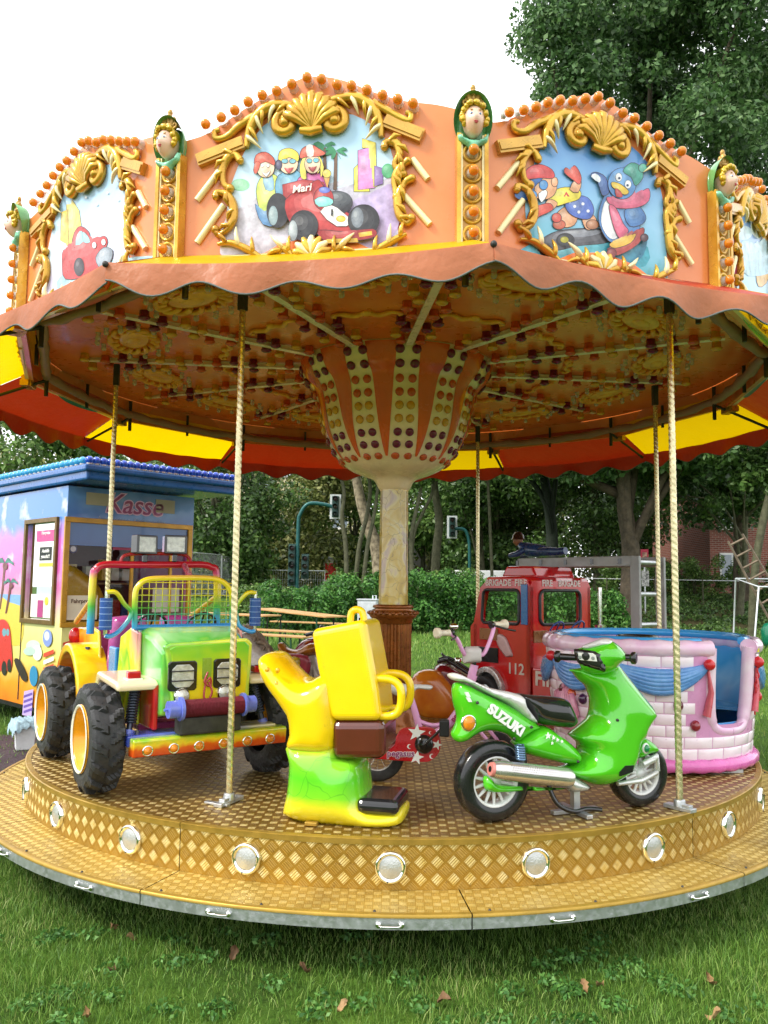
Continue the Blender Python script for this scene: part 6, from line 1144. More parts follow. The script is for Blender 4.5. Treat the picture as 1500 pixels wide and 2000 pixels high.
def blades(name, x, y, hgt, wid, mt):
    n = len(x); z = gz(x, y); a = rng.uniform(0, 2*PI, n); ln = rng.normal(0, .35, (n, 2))*hgt[:, None]; dx, dy = np.cos(a)*wid, np.sin(a)*wid
    V = np.zeros((n, 5, 3)); V[:, 0] = np.stack([x-dx, y-dy, z], 1); V[:, 1] = np.stack([x+dx, y+dy, z], 1)
    mx_, my_ = x+ln[:, 0]*.4, y+ln[:, 1]*.4; V[:, 2] = np.stack([mx_+dx*.75, my_+dy*.75, z+hgt*.6], 1); V[:, 3] = np.stack([mx_-dx*.75, my_-dy*.75, z+hgt*.6], 1); V[:, 4] = np.stack([x+ln[:, 0]*1.2, y+ln[:, 1]*1.2, z+hgt], 1)
    me = bpy.data.meshes.new(name); me.vertices.add(n*5); me.vertices.foreach_set('co', V.ravel())
    idx = np.arange(n)[:, None]*5; loops = np.concatenate([idx+0, idx+1, idx+2, idx+3, idx+3, idx+2, idx+4], 1).ravel(); me.loops.add(n*7); me.loops.foreach_set('vertex_index', loops.astype(np.int32))
    me.polygons.add(n*2); ls = np.stack([np.arange(n)*7, np.arange(n)*7+4], 1).ravel(); me.polygons.foreach_set('loop_start', ls.astype(np.int32)); me.polygons.foreach_set('loop_total', np.tile([4, 3], n).astype(np.int32)); me.update(calc_edges=True); me.validate(); me.materials.append(mt)
    o = put(name, me); o['kind'] = 'stuff'; return o
def scatter(n, x0, x1, y0, y1, dens=None):
    x = rng.uniform(x0, x1, n); y = rng.uniform(y0, y1, n); k = np.sin(x*3.1+1.3*np.sin(y*2.3))*np.sin(y*3.7+x)*.5+.5; keep = rng.uniform(0, 1, n) < .45+.55*k; return x[keep], y[keep]
x, y = scatter(210000, -3.2, 3.4, -4.6, -1.4); k = np.hypot(x, y) > 2.15; x, y = x[k], y[k]; patch = .7+.5*(np.sin(x*5+2*np.sin(y*4))*.5+.5)
blades('grass', x, y, rng.uniform(.012, .05, len(x))*patch, rng.uniform(.0009, .0022, len(x)), GRM)
x, y = scatter(90000, -9, 9, -1.4, 12); k = np.hypot(x, y) > 2.4; x, y = x[k], y[k]; blades('grass', x, y, rng.uniform(.025, .08, len(x)), rng.uniform(.003, .007, len(x)), GRM)
x, y = scatter(60000, -14, 13, 10, 24); k = (x < 5) | (y < 18.5); x, y = x[k], y[k]; blades('grass', x, y, rng.uniform(.04, .13, len(x)), rng.uniform(.006, .012, len(x)), GRM)
# dry leaves on the lawn
DRY = [mat('dry_leaf_%d' % i, H(h), .7, 0, 0, .25, 30, .3, 90) for i, h in enumerate(('8a6a44', 'a08058', '6e5236'))]
leafs = [((220, 1815), 'pale brown dry leaf in the grass, upper of the left pair'), ((255, 1834), 'curled dry leaf in the grass, lower of the left pair'), ((220, 1893), 'light tan dry leaf lying alone below the left pair'), ((170, 1982), 'small dry leaf near the bottom left corner of the lawn'), ((668, 1968), 'dry leaf at the bottom of the lawn left of centre'), ((868, 1955), 'large torn dry leaf in the lawn below the scooter'), ((1140, 1930), 'pale dry leaf in the lawn right of centre'), ((1172, 1926), 'tiny dry leaf beside the pale leaf right of centre'), ((595, 1893), 'thin dry leaf standing in the grass below the platform'), ((1388, 1915), 'reddish dry leaf in the lawn near the right edge'), ((1395, 1985), 'dry leaf at the bottom right corner of the lawn'), ((455, 1862), 'small dry leaf in the lawn below the second riser lamp')]
for i, (q, lb) in enumerate(leafs):
    p = pz(*q, .03); m = MB(); L = .022+.014*random.random(); vs = []; fs = []; k = 7
    for j in range(k+1):
        f = j/k; w_ = L*.55*math.sin(PI*f**.8)*(1+.35*math.sin(f*19+i)); z = .012*math.sin(f*PI*1.3+i)
        vs += [(L*(2*f-1), -w_, z+.012+.006*math.sin(i+j)), (L*(2*f-1), 0, z), (L*(2*f-1), w_, z+.016+.007*math.cos(i*2+j))]
    for j in range(k): fs += [(j*3, j*3+1, j*3+4, j*3+3), (j*3+1, j*3+2, j*3+5, j*3+4)]
    m.add(vs, fs, 0, True); o = m.build('dry_leaf', DRY[i % 3], None, tuple(p), (random.uniform(-.4, .4), random.uniform(-.4, .4), random.uniform(0, 6)), fix=False); tag(o, lb, 'leaf', 'dry leaves on the lawn')
# ================================================================ TICKET BOOTH
K = Frame((-3.40, 2.2, 0), rad(47)); kb = tag(empty('ticket_booth', K.o, K.a), 'airbrushed ticket booth trailer with blue roof and row of blue bulbs', 'booth')
KW = bpy.data.materials.new('booth_airbrush'); KW.use_nodes = True; t = KW.node_tree; b = t.nodes['Principled BSDF']; v = nd(t, 'TexCoord').outputs['Object']; zc_ = nd(t, 'SeparateXYZ', i_0=v).outputs[2]
n = nd(t, 'TexNoise', i_Vector=v, i_Scale=2.2, i_Detail=4., i_Distortion=.8); g = nd(t, 'MapRange', i_0=zc_, i_1=.2, i_2=2.7); a_ = nd(t, 'Math', operation='MULTIPLY_ADD', i_0=n.outputs[0], i_1=.16, i_2=nd(t, 'Math', operation='SUBTRACT', i_0=g.outputs[0], i_1=.08).outputs[0])
r = nd(t, 'ValToRGB', i_Fac=a_.outputs[0]); e = r.color_ramp.elements
while len(e) < 8: e.new(.5)
for i, (p, h) in enumerate(((.0, 'd8701c'), (.12, 'e89a28'), (.25, 'e4d878'), (.38, 'e8e49a'), (.48, 'd8a8b8'), (.58, 'cc5ca8'), (.74, 'c860b8'), (.82, '3c7cc8'))): e[i].position = p; e[i].color = c4(H(h))
cl_ = nd(t, 'TexNoise', i_Vector=v, i_Scale=3.5, i_Detail=6.); cm = nd(t, 'MapRange', i_0=cl_.outputs[0], i_1=.55, i_2=.72, i_3=0., i_4=.75); up_ = nd(t, 'MapRange', i_0=zc_, i_1=1.5, i_2=1.8); cf = nd(t, 'Math', operation='MULTIPLY', i_0=cm.outputs[0], i_1=up_.outputs[0]); mm = nd(t, 'Mix', data_type='RGBA', i_0=cf.outputs[0], i_6=r.outputs[0], i_7=c4(H('e4e0ec'))); t.links.new(mm.outputs[2], b.inputs['Base Color']); b.inputs['Roughness'].default_value = .25; b.inputs['Coat Weight'].default_value = .4
def KF(x, y, v=0): return K.side(x, y, v)                  # front wall plane -> (x, z)
def KS(x, y, u=0): return K.front(x, y, u)                 # left wall plane -> (y, z)
LX = KF(375, 1100)[0]; LY = KS(-60, 1100)[0]+.6; HB, HT = .28, 2.62
def kwall(nm, outer, holes, to, th):
    global fe
    s_ = fe; 
    try: fe = kb; return wall_hole(nm, outer, holes, th, to, KW)
    finally: fe = s_
fw0 = [KF(132, 1018), KF(366, 1040), KF(364, 1214), KF(128, 1216)]; wx0, wx1 = fw0[0][0]+.02, fw0[1][0]; wz0, wz1 = .98, 2.1
wz1 = KF(140, 1020)[1]; wz0 = KF(140, 1215)[1]
front = kwall('front_wall', [(0, HB), (LX, HB), (LX, HT), (0, HT)], [[(wx0, wz0), (wx1, wz0), (wx1, wz1), (wx0, wz1)]], lambda a, b, c: (a, c, b), .05)
sw0, sw1 = KS(108, 1100)[0], KS(52, 1100)[0]; sz0, sz1 = KS(80, 1210)[1], KS(80, 1022)[1]
side = kwall('side_wall', [(.05, HB), (LY, HB), (LY, HT), (.05, HT)], [[(sw0, sz0), (sw1, sz0), (sw1, sz1), (sw0, sz1)]], lambda a, b, c: (c, a, b), .05)
DKB = mat('booth_inside', (.10, .06, .05), .7); m = MB(); m.box((LX/2, LY-.02, (HB+HT)/2), (LX, .04, HT-HB)); m.build('back_wall', KW, kb); m = MB(); m.box((LX-.02, LY/2+.03, (HB+HT)/2), (.04, LY-.1, HT-HB-.02)); m.build('end_wall', KW, kb); m = MB(); m.box((LX/2, LY/2, HB+.03), (LX-.1, LY-.1, .05)); m.build('floor', DKB, kb); m = MB(); m.box((LX/2, LY/2, HB-.05), (LX-.3, LY-.3, .1)); m.build('chassis', DARKIRON, kb)
m = MB(); m.box((LX/2, .45, wz0-.06), (LX-.12, .5, .05)); m.build('counter', mat('counter_wood', H('8a6a3c'), .4), kb); m = MB(); m.pillow([(wx0+.1, wz0), (wx0+.15, wz0+.42), (wx0+.3, wz0+.62), (wx0+.5, wz0+.55), (wx0+.75, wz0+.35), (wx0+.8, wz0)], .08, .12, .04, 0, mid=.75); m.build('yellow_display', P('d8a81c'), kb)
GF = mat('booth_gold_frame', H('b8861c'), .35, .3, .2, .2, 9); BF = mat('booth_bronze_frame', H('6e5420'), .4, .4, .1, .2, 9)
def frame4(nm, a0, b0, a1, b1, w_, d0, d1, to, mt, par):
    for (p, q, r_, s_) in ((a0-w_, b0-w_, a1+w_, b0), (a0-w_, b1, a1+w_, b1+w_), (a0-w_, b0, a0, b1), (a1, b0, a1+w_, b1)):
        m = MB(); m.prism([(p, q), (r_, q), (r_, s_), (p, s_)], (d0, d1), to=to); m.build(nm, mt, par, bevel=.004)
frame4('window_frame', wx0, wz0, wx1, wz1, .055, -.03, .0, lambda a, b, c: (a, c, b), GF, front); frame4('window_frame', sw0, sz0, sw1, sz1, .05, -.03, .0, lambda a, b, c: (c, a, b), BF, side)
for f in (.52, .86): m = MB(); xx = wx0+(wx1-wx0)*f; m.box((xx, .02, (wz0+wz1)/2), (.03, .03, wz1-wz0)); m.build('mullion', GF, front)
m = MB(); m.poly([(x_, .025, z_) for x_, z_ in ((wx0, wz0), (wx1, wz0), (wx1, wz1), (wx0, wz1))]); m.build('window_pane', GL, front); m = MB(); m.poly([(.025, y_, z_) for y_, z_ in ((sw0, sz0), (sw1, sz0), (sw1, sz1), (sw0, sz1))]); m.build('window_pane', GL, side)
m = MB(); m.box((.04, (sw0+sw1)/2, sz1-.03), (.02, sw1-sw0, .05)); m.build('blind_rail', P('d8d4c8'), side)
rr = random.Random(5)
for i in range(16):
    xx = wx0+.08+(wx1-wx0-.2)*(i % 8)/8; zz = wz0+.02+(.42 if i > 7 else 0); hh = rr.uniform(.1, .3); m = MB(); m.box((xx, .85+.2*rr.random(), zz+hh/2), (rr.uniform(.06, .13), .1, hh)); m.build('prize_box', P(rr.choice(('b02c2c', '2c5aa0', 'c8a02c', '2c8050', 'c86090', 'd8d4c8'))), kb)
m = MB(); m.box((LX/2, .95, wz0+.4), (LX-.2, .3, .02)); m.build('shelf', mat('counter_wood'), kb); m = MB(); m.box((LX/2, 1.2, (HB+HT)/2), (LX-.12, .02, HT-HB-.1)); m.build('partition', mat('booth_partition', H('5a2c2c'), .6), kb)
# notices inside the side window (x = .015 plane), text reads towards -y
def notice(nm, a0, b0, a1, b1, h_, to, par, d=.012): m = MB(); m.prism([(a0, b0), (a1, b0), (a1, b1), (a0, b1)], (d, d+.003), to=to); return m.build(nm, P(h_, .5, 0), par)
TS = lambda a, b, c: (c, a, b)
def NS(x0, y0, x1, y1): (a0, b1), (a1, b0) = KS(x0, y0), KS(x1, y1); return a0, b0, a1, b1
sgn = notice('notice', *NS(70, 1037, 105, 1056), 'c8508c', TS, side); a = NS(74, 1066, 101, 1107); sg2 = notice('notice', *a, 'e8e8e0', TS, side); a = NS(76.5, 1069, 98.5, 1094); bb2 = notice('notice_board', *a, '1c2420', TS, sg2, .009); a2 = NS(75, 1100, 101, 1106); notice('notice_strip', *a2, 'd8d448', TS, sg2, .009)
cy, cz = (a[0]+a[2])/2, (a[1]+a[3])/2; text('lettering', 'Aushilfe', .055, P('f0f0ea'), sg2, TM((.007, cy, cz+.03), (0, -1, 0), (0, 0, 1)), .001, .25); text('lettering', 'gesucht!!!', .055, P('f0f0ea'), sg2, TM((.007, cy, cz-.03), (0, -1, 0), (0, 0, 1)), .001, .25)
notice('notice', *NS(70, 1145, 101, 1165), 'b8d0d0', TS, side); a = NS(60, 1160, 100, 1208); pp_ = notice('price_sheet', *a, 'e8e4dc', TS, side, .006); notice('price_strip', *NS(73, 1172, 82, 1206), 'a83878', TS, pp_, .003)
m = MB(); (c0, c1) = KS(90, 1174); m.lathe([(0, .002), (.045, .0025)], 18, 0, False, axis='x', o=(0, c0, c1)); m.build('price_seal', P('d8c83c'), pp_)
c0, c1 = KS(88, 1046); text('lettering', 'Fahrpreise', .05, P('f4e8ec'), sgn, TM((.009, c0, c1+.03), (0, -1, 0), (0, 0, 1)), .001)
# front notices
TF = lambda a, b, c: (a, c, b)
for (x0, y0, x1, y1, h_) in ((152, 1040, 195, 1056, '6aa8b8'), (222, 1057, 262, 1075, 'a83c64'), (133, 1163, 190, 1210, 'd8ccb8'), (300, 1148, 350, 1195, 'b8b4a8')):
    (a0, b1), (a1, b0) = KF(x0, y0), KF(x1, y1); o = notice('notice', a0, b0, a1, b1, h_, TF, front, .012)
    if x0 == 133: text('lettering', 'Fahrpreise', .06, P('5a3c28'), o, TM(((a0+a1)/2, .009, b1-.06), (1, 0, 0), (0, 0, 1)), .001)
for y in (1042, 1057, 1072): a, b_ = KF(144, y); m = MB(); m.lathe([(0, .012), (.045, .013)], 20, 0, False, axis='y', o=(a, 0, b_)); m.build('round_sticker', P('4c4468'), front); m = MB(); m.lathe([(0, .009), (.03, .010)], 18, 0, False, axis='y', o=(a, 0, b_)); m.build('round_sticker_face', P('b8b4c4'), front)
a, b_ = KF(262, 988); sl2 = math.atan2(KF(310, 995)[1]-KF(215, 985)[1], KF(310, 995)[0]-KF(215, 985)[0])
for of, dp, h_ in ((.014, -.004, 'e0b8dc'), (.002, -.007, '8c2468')): text('lettering', 'Kasse', .30, P(h_), front, TM((a, dp, b_), (1, 0, 0), (0, 0, 1)), of, .25, .001)
a, b_ = KF(222, 1016); text('lettering', 'Autoscooter •', .065, P('8a98b8'), front, TM((a, -.004, b_+.01), (1, 0, 0), (0, 0, 1)), .0); a, b2_ = KF(292, 1018); text('lettering', 'Kinderparadies', .065, P('8a98b8'), front, TM((a, -.004, b_+.01), (1, 0, 0), (0, 0, 1)), .0)
for (x0, y0, x1, y1) in ((168, 961, 212, 989), (304, 975, 340, 1004)): (a0, b1), (a1, b0) = KF(x0, y0), KF(x1, y1); notice('cover_plate', a0, min(b0, b1), a1, max(b0, b1), 'a8a088', TF, front, -.012)
m = MB(); m.prism([(LX*.0, 2.0), (LX, 2.0), (LX, HT-.01), (0, HT-.01)], (-.0035, -.0015)) ; m.build('blue_signboard', airbrush('sign_blue', [(0, '1c4488'), (.5, '2c64b0'), (.72, '5890d0'), (1, '2458a0')], 3, .25, (0, 0, 1), .6, .5, 1.9, 2.7), front)
for o in list(front.children):
    if o.name.startswith('lettering') and 'lettering' in o.name and o.data.materials[0].name in ('paint_e0b8dc', 'paint_8c2468', 'paint_8a98b8'): o.location.y -= .004
# side wall pictures: palms, red car, small odds and ends (flat print)
cols = []; m = MB(); dd = -.002
def lay(pts, h_, k_=3):
    global dd
    p_ = P(h_, .35, .2, .03)
    if p_ not in cols: cols.append(p_)
    q = smooth2(pts, k_) if k_ else pts; dd -= .0004; m.poly([(dd,)+tuple(KS(*s_)) for s_ in q], cols.index(p_))
lay([(0, 1160), (48, 1162), (48, 1195), (0, 1185)], '7aa4d8', 0); lay([(0, 1170), (18, 1176), (46, 1192), (40, 1260), (0, 1240)], 'd8c048')
for cx, cy, s_, ht in ((10, 1100, 1., 90), (22, 1138, .75, 60)):
    lay([(cx-2, cy), (cx+2, cy), (cx-3, cy+ht*.6), (cx-8, cy+ht), (cx-11, cy+ht), (cx-6, cy+ht*.5)], '6a2c28', 0)
    for q in range(7): a = rad(-15+q*35); lay([(cx, cy), (cx+10*s_*math.cos(a), cy-10*s_*abs(math.sin(a))-3), (cx+20*s_*math.cos(a), cy+6*s_-14*s_*max(0, math.sin(a))), (cx+9*s_*math.cos(a), cy-5*s_*abs(math.sin(a)))], '1c8474' if q % 2 else '14685c', 2)
    lay(circ(cx+1, cy+6, 5*s_, 7*s_), '6a2830')
lay([(-20, 1240), (-5, 1215), (10, 1210), (20, 1225), (24, 1260), (25, 1300), (12, 1310), (-20, 1300)], 'c82c2c'); lay(circ(10, 1235, 4, 8), '6c9ca8', 2); lay(circ(17, 1235, 3, 7), '6c9ca8', 2); lay(circ(10, 1305, 5, 14), '201c20'); lay(circ(20, 1300, 4, 13), '201c20')
lay(circ(67, 1262, 14, 12), 'c4dcc8'); lay(circ(75, 1275, 9, 15), 'e0ecd8'); lay(circ(60, 1272, 12, 8), 'b0d4bc'); lay(circ(95, 1246, 9, 17), '7c90cc'); lay(circ(94, 1242, 5, 9), 'd0dcf0'); lay([(30, 1290), (40, 1288), (54, 1315), (54, 1330), (44, 1325)], '2c1c20'); lay(circ(68, 1320, 8, 20), '2c84b0'); lay([(50, 1350), (68, 1346), (64, 1400), (46, 1396)], 'c0a8dc', 0)
for i in range(4): lay([(49, 1358+i*10), (66, 1352+i*10), (66, 1357+i*10), (49, 1363+i*10)], '6c50a8', 0)
for i in range(4): lay([(88, 1276+i*14), (108, 1268+i*14), (108, 1276+i*14), (88, 1284+i*14)], 'd0402c' if i % 2 == 0 else 'e8e4e4', 0)
m.build('wall_picture', cols, side, fix=False)
m = MB()
for i in range(4): m.prism([(.02, .95+i*.09), (.32, 1.02+i*.09), (.32, 1.065+i*.09), (.02, .995+i*.09)], (-.006-.0002*i, -.002)) if i < 1 else None
m.build('stripe_decal', P('c83a34'), front)
m = MB(); yy = KS(49, 1100)[0]; m.box((-.003, yy, 1.2), (.01, .012, 1.75)); m.build('door_seam', P('40283c'), side)
# roof with fascia and bulbs
RB_ = mat('booth_roof_blue', H('1f5ea8'), .3, 0, .4, .15, 5); OV = .28
OX, OY = .05, .5
m = MB(); m.prism([(-OX, -OY), (LX+.25, -OY), (LX+.25, LY+.1), (-OX, LY+.1)], (HT+.02, HT+.12), to=lambda a, b, c: (a, b, c)); rf = m.build('roof', RB_, kb, bevel=.02); m = MB(); m.prism([(-OX-.03, -OY-.03), (LX+.28, -OY-.03), (LX+.28, LY+.13), (-OX-.03, LY+.13)], (HT+.105, HT+.175), to=lambda a, b, c: (a, b, c)); m.build('roof_cornice', RB_, rf, bevel=.02)
BLB = mat('blue_globe', H('1450d0'), .08, 0, .6, .1, 30, trans=.25); LBL = mat('pale_blue_globe', H('3cb0e8'), .08, 0, .6, .1, 30, trans=.25); mb_ = MB(); mb_.ball((0, 0, .035), .042, 12); mb_.lathe([(.03, -.01), (.03, .006), (.02, .012)], 12, 1); bb1 = None; bb3 = None
for i in range(24):
    loc = (-OX+.02+i*(LX+.28)/24, -OY, HT+.18)
    if bb1 is None: bb1 = mb_.build('roof_bulb', [BLB, CLEAR], rf, loc).data
    else: put('roof_bulb', bb1, rf, loc)
for i in range(28):
    loc = (-OX, -OY+.1+i*.11, HT+.18)
    if bb3 is None: bb3 = mb_.build('roof_bulb', [LBL, CLEAR], rf, loc).data
    else: put('roof_bulb', bb3, rf, loc)
for x_, y_ in ((.15, .15), (LX-.15, .15), (.15, LY-.2), (LX-.15, LY-.2)): m = MB(); m.box((x_, y_, HB/2), (.08, .08, HB)); m.build('support_leg', DARKIRON, kb)
# dark rubber mat, bucket with cloth
p = pz(45, 1470, .0); m = MB(); m.prism([(p[0]-1.6, p[1]-1.1), (p[0]+.35, p[1]-1.3), (p[0]+.9, p[1]+.55), (p[0]-.7, p[1]+.75)], (.0, .03), to=lambda a, b, c: (a, b, c)); tag(m.build('floor_mat', mat('brown_rubber_mat', H('3a2a30'), .8, 0, 0, .2, 8, .2, 60)), 'dark brown mat on the grass beside the platform', 'mat')
bkt = tag(empty('bucket', (p[0], p[1]+.02, .03), .5), 'white square bucket on the dark mat beside the booth', 'bucket'); m = MB(); m.lathe([(0, 0), (.1, 0), (.11, .01), (.135, .25), (.142, .255), (.13, .255), (.1, .03)], 4, 0, False, PI/4, 2*PI+PI/4); m.build('tub', mat('white_plastic', (.78, .8, .82), .35), bkt, bevel=.012)
CLB = mat('pale_blue_cloth', H('9ab4c0'), .9, 0, 0, .12, 9, .4, 60); m = MB(); vs = []; n = 20
for i in range(n+1):
    for j in range(n+1):
        x = -.17+.34*i/n; y = -.15+.3*j/n; d = max(abs(x)-.1, abs(y)-.1, 0); z = .275+.016*math.sin(i*1.3+j)+.012*math.sin(j*2.1)-d*1.5*(1+.25*math.sin(i*.5+j*.4)); k_ = 1-.25*(d/.07); vs.append((x*(k_ if d > 0 else 1)*1.02, y*(k_ if d > 0 else 1)*1.02, z))
m.add(vs, [(i*(n+1)+j, i*(n+1)+j+1, (i+1)*(n+1)+j+1, (i+1)*(n+1)+j) for i in range(n) for j in range(n)], 0, True); o = m.build('cleaning_cloth', CLB, None, (p[0], p[1]+.02, .03), .7, fix=False); tag(o, 'pale blue cleaning cloth draped over the white bucket', 'cloth')
# ================================================================ BEER TABLES
WOOD = mat('pine_board', H('c49a62'), .5, 0, .1, .15, 4, .15, 40, col2=H('a87a46')); GRNL = mat('green_steel', H('1c4a34'), .45, .2); BLKL = mat('black_steel', (.02, .02, .02), .5)
def beer(nm, label, cat, x, y, a, L, W_, h, group):
    g = float(gz(x, y)); o = tag(empty(nm, (x, y, g), a), label, cat, group)
    nb_ = 2 if W_ > .35 else 1
    for i in range(nb_): w_ = W_/nb_; m = MB(); m.box((0, -W_/2+w_*(i+.5), h-.014), (L, w_-.006, .028)); m.build('board', WOOD, o, bevel=.004)
    for s_ in (-1, 1):
        m = MB(); xx = s_*L*.36; m.tube([(xx, -W_*.38, h-.03), (xx+s_*.03, -W_*.4, .0)], .016, 6); m.build('leg', GRNL, o); m = MB(); m.tube([(xx, W_*.38, h-.03), (xx+s_*.03, W_*.4, .0)], .016, 6); m.build('leg', BLKL, o); m = MB(); m.tube([(xx, -W_*.38, .15), (xx, W_*.38, h*.55)], .01, 5); m.tube([(xx-s_*.5*L*.36, 0, h-.03), (xx, 0, h*.45)], .01, 5); m.build('brace', GRNL, o)
    return o
beer('beer_table', 'long pine beer table standing in front of the bushes', 'table', -2.0, 10.9, -.74, 2.3, .6, .77, 'beer tables on the lawn').rotation_euler.y = .045; beer('beer_table', 'pine beer table partly hidden behind the front left pole', 'table', -3.3, 10.4, -.55, 2.2, .55, .72, 'beer tables on the lawn')
beer('beer_bench', 'narrow pale bench behind, beside the long pine beer table', 'bench', -1.75, 12.0, -.45, 2.2, .26, .5, 'beer benches on the lawn'); beer('beer_bench', 'pine bench in front of the beer tables, farther of two', 'bench', -2.2, 9.3, -.6, 2.2, .3, .5, 'beer benches on the lawn'); beer('beer_bench', 'pine bench in front of the beer tables, nearest of all', 'bench', -2.35, 8.5, -.6, 2.2, .3, .5, 'beer benches on the lawn')
# ================================================================ VEGETATION
def leaf_cloud(name, centers, n, size, mt, parent, flat=.7, spread=1.0, seed=0):
    """many leaf-sized faces gathered on the outer shells of uneven clumps"""
    r_ = np.random.default_rng(seed); C_ = np.array(centers, float); w_ = C_[:, 3]**2*C_[:, 3 if C_.shape[1] < 5 else 4]; k = r_.choice(len(C_), n, p=w_/w_.sum()); c = C_[k]
    u = r_.normal(size=(n, 3)); u /= np.linalg.norm(u, axis=1)[:, None]; rad_ = c[:, 3]*(r_.uniform(0, 1, n)**.38)*spread
    p = c[:, :3]+u*rad_[:, None]*np.stack([np.ones(n), np.ones(n), np.full(n, flat) if C_.shape[1] < 5 else c[:, 4]/c[:, 3]], 1)
    s_ = size*r_.uniform(.55, 1.35, n); nn = u*.6+r_.normal(size=(n, 3))*.55+np.array([0, 0, .35]); nn /= np.linalg.norm(nn, axis=1)[:, None]
    t1 = np.cross(nn, r_.normal(size=(n, 3))); t1 /= np.linalg.norm(t1, axis=1)[:, None]+1e-9; t2 = np.cross(nn, t1)
    V = np.zeros((n, 4, 3)); V[:, 0] = p-t1*s_[:, None]*.6; V[:, 1] = p+t2*s_[:, None]*.34+nn*s_[:, None]*.08; V[:, 2] = p+t1*s_[:, None]*.62; V[:, 3] = p-t2*s_[:, None]*.34+nn*s_[:, None]*.08
    me = bpy.data.meshes.new(name); me.vertices.add(n*4); me.vertices.foreach_set('co', V.ravel()); me.loops.add(n*4); me.loops.foreach_set('vertex_index', np.arange(n*4, dtype=np.int32)); me.polygons.add(n); me.polygons.foreach_set('loop_start', np.arange(0, n*4, 4, dtype=np.int32)); me.polygons.foreach_set('loop_total', np.full(n, 4, np.int32)); me.update(calc_edges=True); me.validate(); me.materials.append(mt)
    return put(name, me, parent)
wx_ = rng.uniform(-2.6, 2.8, 110); wy_ = rng.uniform(-3.6, -2.3, 110); weeds = leaf_cloud('lawn_weeds', [(x_, y_, .024, .08, .014) for x_, y_ in zip(wx_, wy_)], 7000, .02, leafmat('clover', [(.15, '2c5424'), (.5, '4a7a34'), (.9, '74a050')], .25, .5, 4.), None, seed=77); weeds['kind'] = 'stuff'
L_DARK = leafmat('leaf_dark', [(.15, '26381a'), (.4, '3c5828'), (.65, '567838'), (.9, '8aa45c')], .25, .4, .25); L_TALL = leafmat('leaf_tall', [(.15, '2a3e22'), (.4, '3f5e34'), (.65, '5c8048'), (.9, '92ac78')], .3, .4, .35); L_MID = leafmat('leaf_mid', [(.15, '2c421e'), (.4, '4a6a2e'), (.65, '6c8e42'), (.9, 'a0b068')], .3, .45, .3); L_BUSH = leafmat('leaf_bush', [(.15, '1f3a18'), (.4, '356428'), (.65, '568a3a'), (.9, '82ac58')], .3, .45, .8); L_OLIVE = leafmat('leaf_olive', [(.15, '384020'), (.4, '5c6832'), (.65, '868e4c'), (.9, 'c0b880')], .3, .45, .3)
BARK = mat('bark_grey', H('5c5040'), .85, 0, 0, .35, 5, .9, 22, col2=H('362e22')); BARKP = mat('bark_mottled', H('a89a80'), .75, 0, 0, .4, 7, .5, 30, col2=H('5a4e3c')); BARKG = mat('bark_green', H('585840'), .8, 0, 0, .3, 8, .6, 40, col2=H('383824'))
def clumps(cx, cy, cz, rx, ry, rz, n, r0, r1, seed, ex=2):
    r_ = random.Random(seed); out = []
    while len(out) < n:
        x, y, z = (r_.uniform(-1, 1) for _ in range(3)); d = abs(x)**ex+abs(y)**ex+abs(z)**ex
        if d > 1 or d < .12: continue
        rr = r_.uniform(r0, r1); out.append((cx+x*rx, cy+y*ry, cz+z*rz, rr, rr*r_.uniform(.55, .95)))
    return out
def tree(label, x, y, H_, tr, crown, leaf, bark, nleaf, size, seed, trunk_path=None, limbs=7, group='trees behind the carousel', z0=None):
    r_ = random.Random(seed); g = float(gz(x, y)) if z0 is None else z0; o = tag(empty('tree', (x, y, g)), label, 'tree', group)
    tp = trunk_path or [(0, 0, -.1), (.05*r_.uniform(-1, 1), 0, H_*.2), (r_.uniform(-.3, .3), 0, H_*.45), (r_.uniform(-.5, .5), 0, H_*.72)]
    pts = spline(tp, 6); n = len(pts); rr = [tr*(1.35-.35*min(1, i/3))*(1-.75*i/(n-1)) for i in range(n)]; m = MB(); m.tube(pts, rr, 10)
    tk = m.build('trunk', bark, o)
    for i in range(limbs):
        b0 = Vector(pts[int(n*(.35+.6*i/limbs))-1]); c = r_.choice(crown); e_ = Vector(c[:3]); mid = b0.lerp(e_, .5)+Vector((r_.uniform(-.4, .4), r_.uniform(-.4, .4), r_.uniform(-.2, .6))); q = spline([b0, mid, e_], 5); m = MB(); m.tube(q, [tr*.42*(1-.8*j/(len(q)-1)) for j in range(len(q))], 6); m.build('limb', bark, tk)
    leaf_cloud('crown', crown, nleaf, size, leaf, o, seed=seed); return o
# big tree on the right, its crown above the carousel
tree('tall broad tree on the right with thick grey trunk', 7.55, 20.0, 19, .42, clumps(.6, .3, 13.5, 4.1, 3.4, 8.8, 150, .6, 1.3, 3, 5)+clumps(-1.2, -.5, 5.8, 4.6, 2.4, 1.0, 16, .6, 1.1, 5), L_TALL, BARK, 105000, .165, 3, [(0, 0, -.2), (0, 0, .6), (.05, 0, 2.4), (-.15, 0, 4.6), (.3, 0, 9), (.5, .2, 15)], 14)
tree('second tall tree on the right behind the broad one', 12.6, 23.5, 18, .3, clumps(0, 0, 12.5, 4.6, 3.6, 9.4, 130, .7, 1.4, 11, 4), L_TALL, BARK, 80000, .18, 11, None, 10)
tree('small leafy tree in front of the brick house', 11.4, 21.0, 7, .13, clumps(-.2, -.6, 5.2, 2.9, 1.6, 1.9, 30, .35, .75, 14), L_DARK, BARKG, 9000, .15, 14, [(0, 0, -.1), (.2, 0, 1.6), (.35, 0, 3.4), (.5, 0, 5.2)], 8)
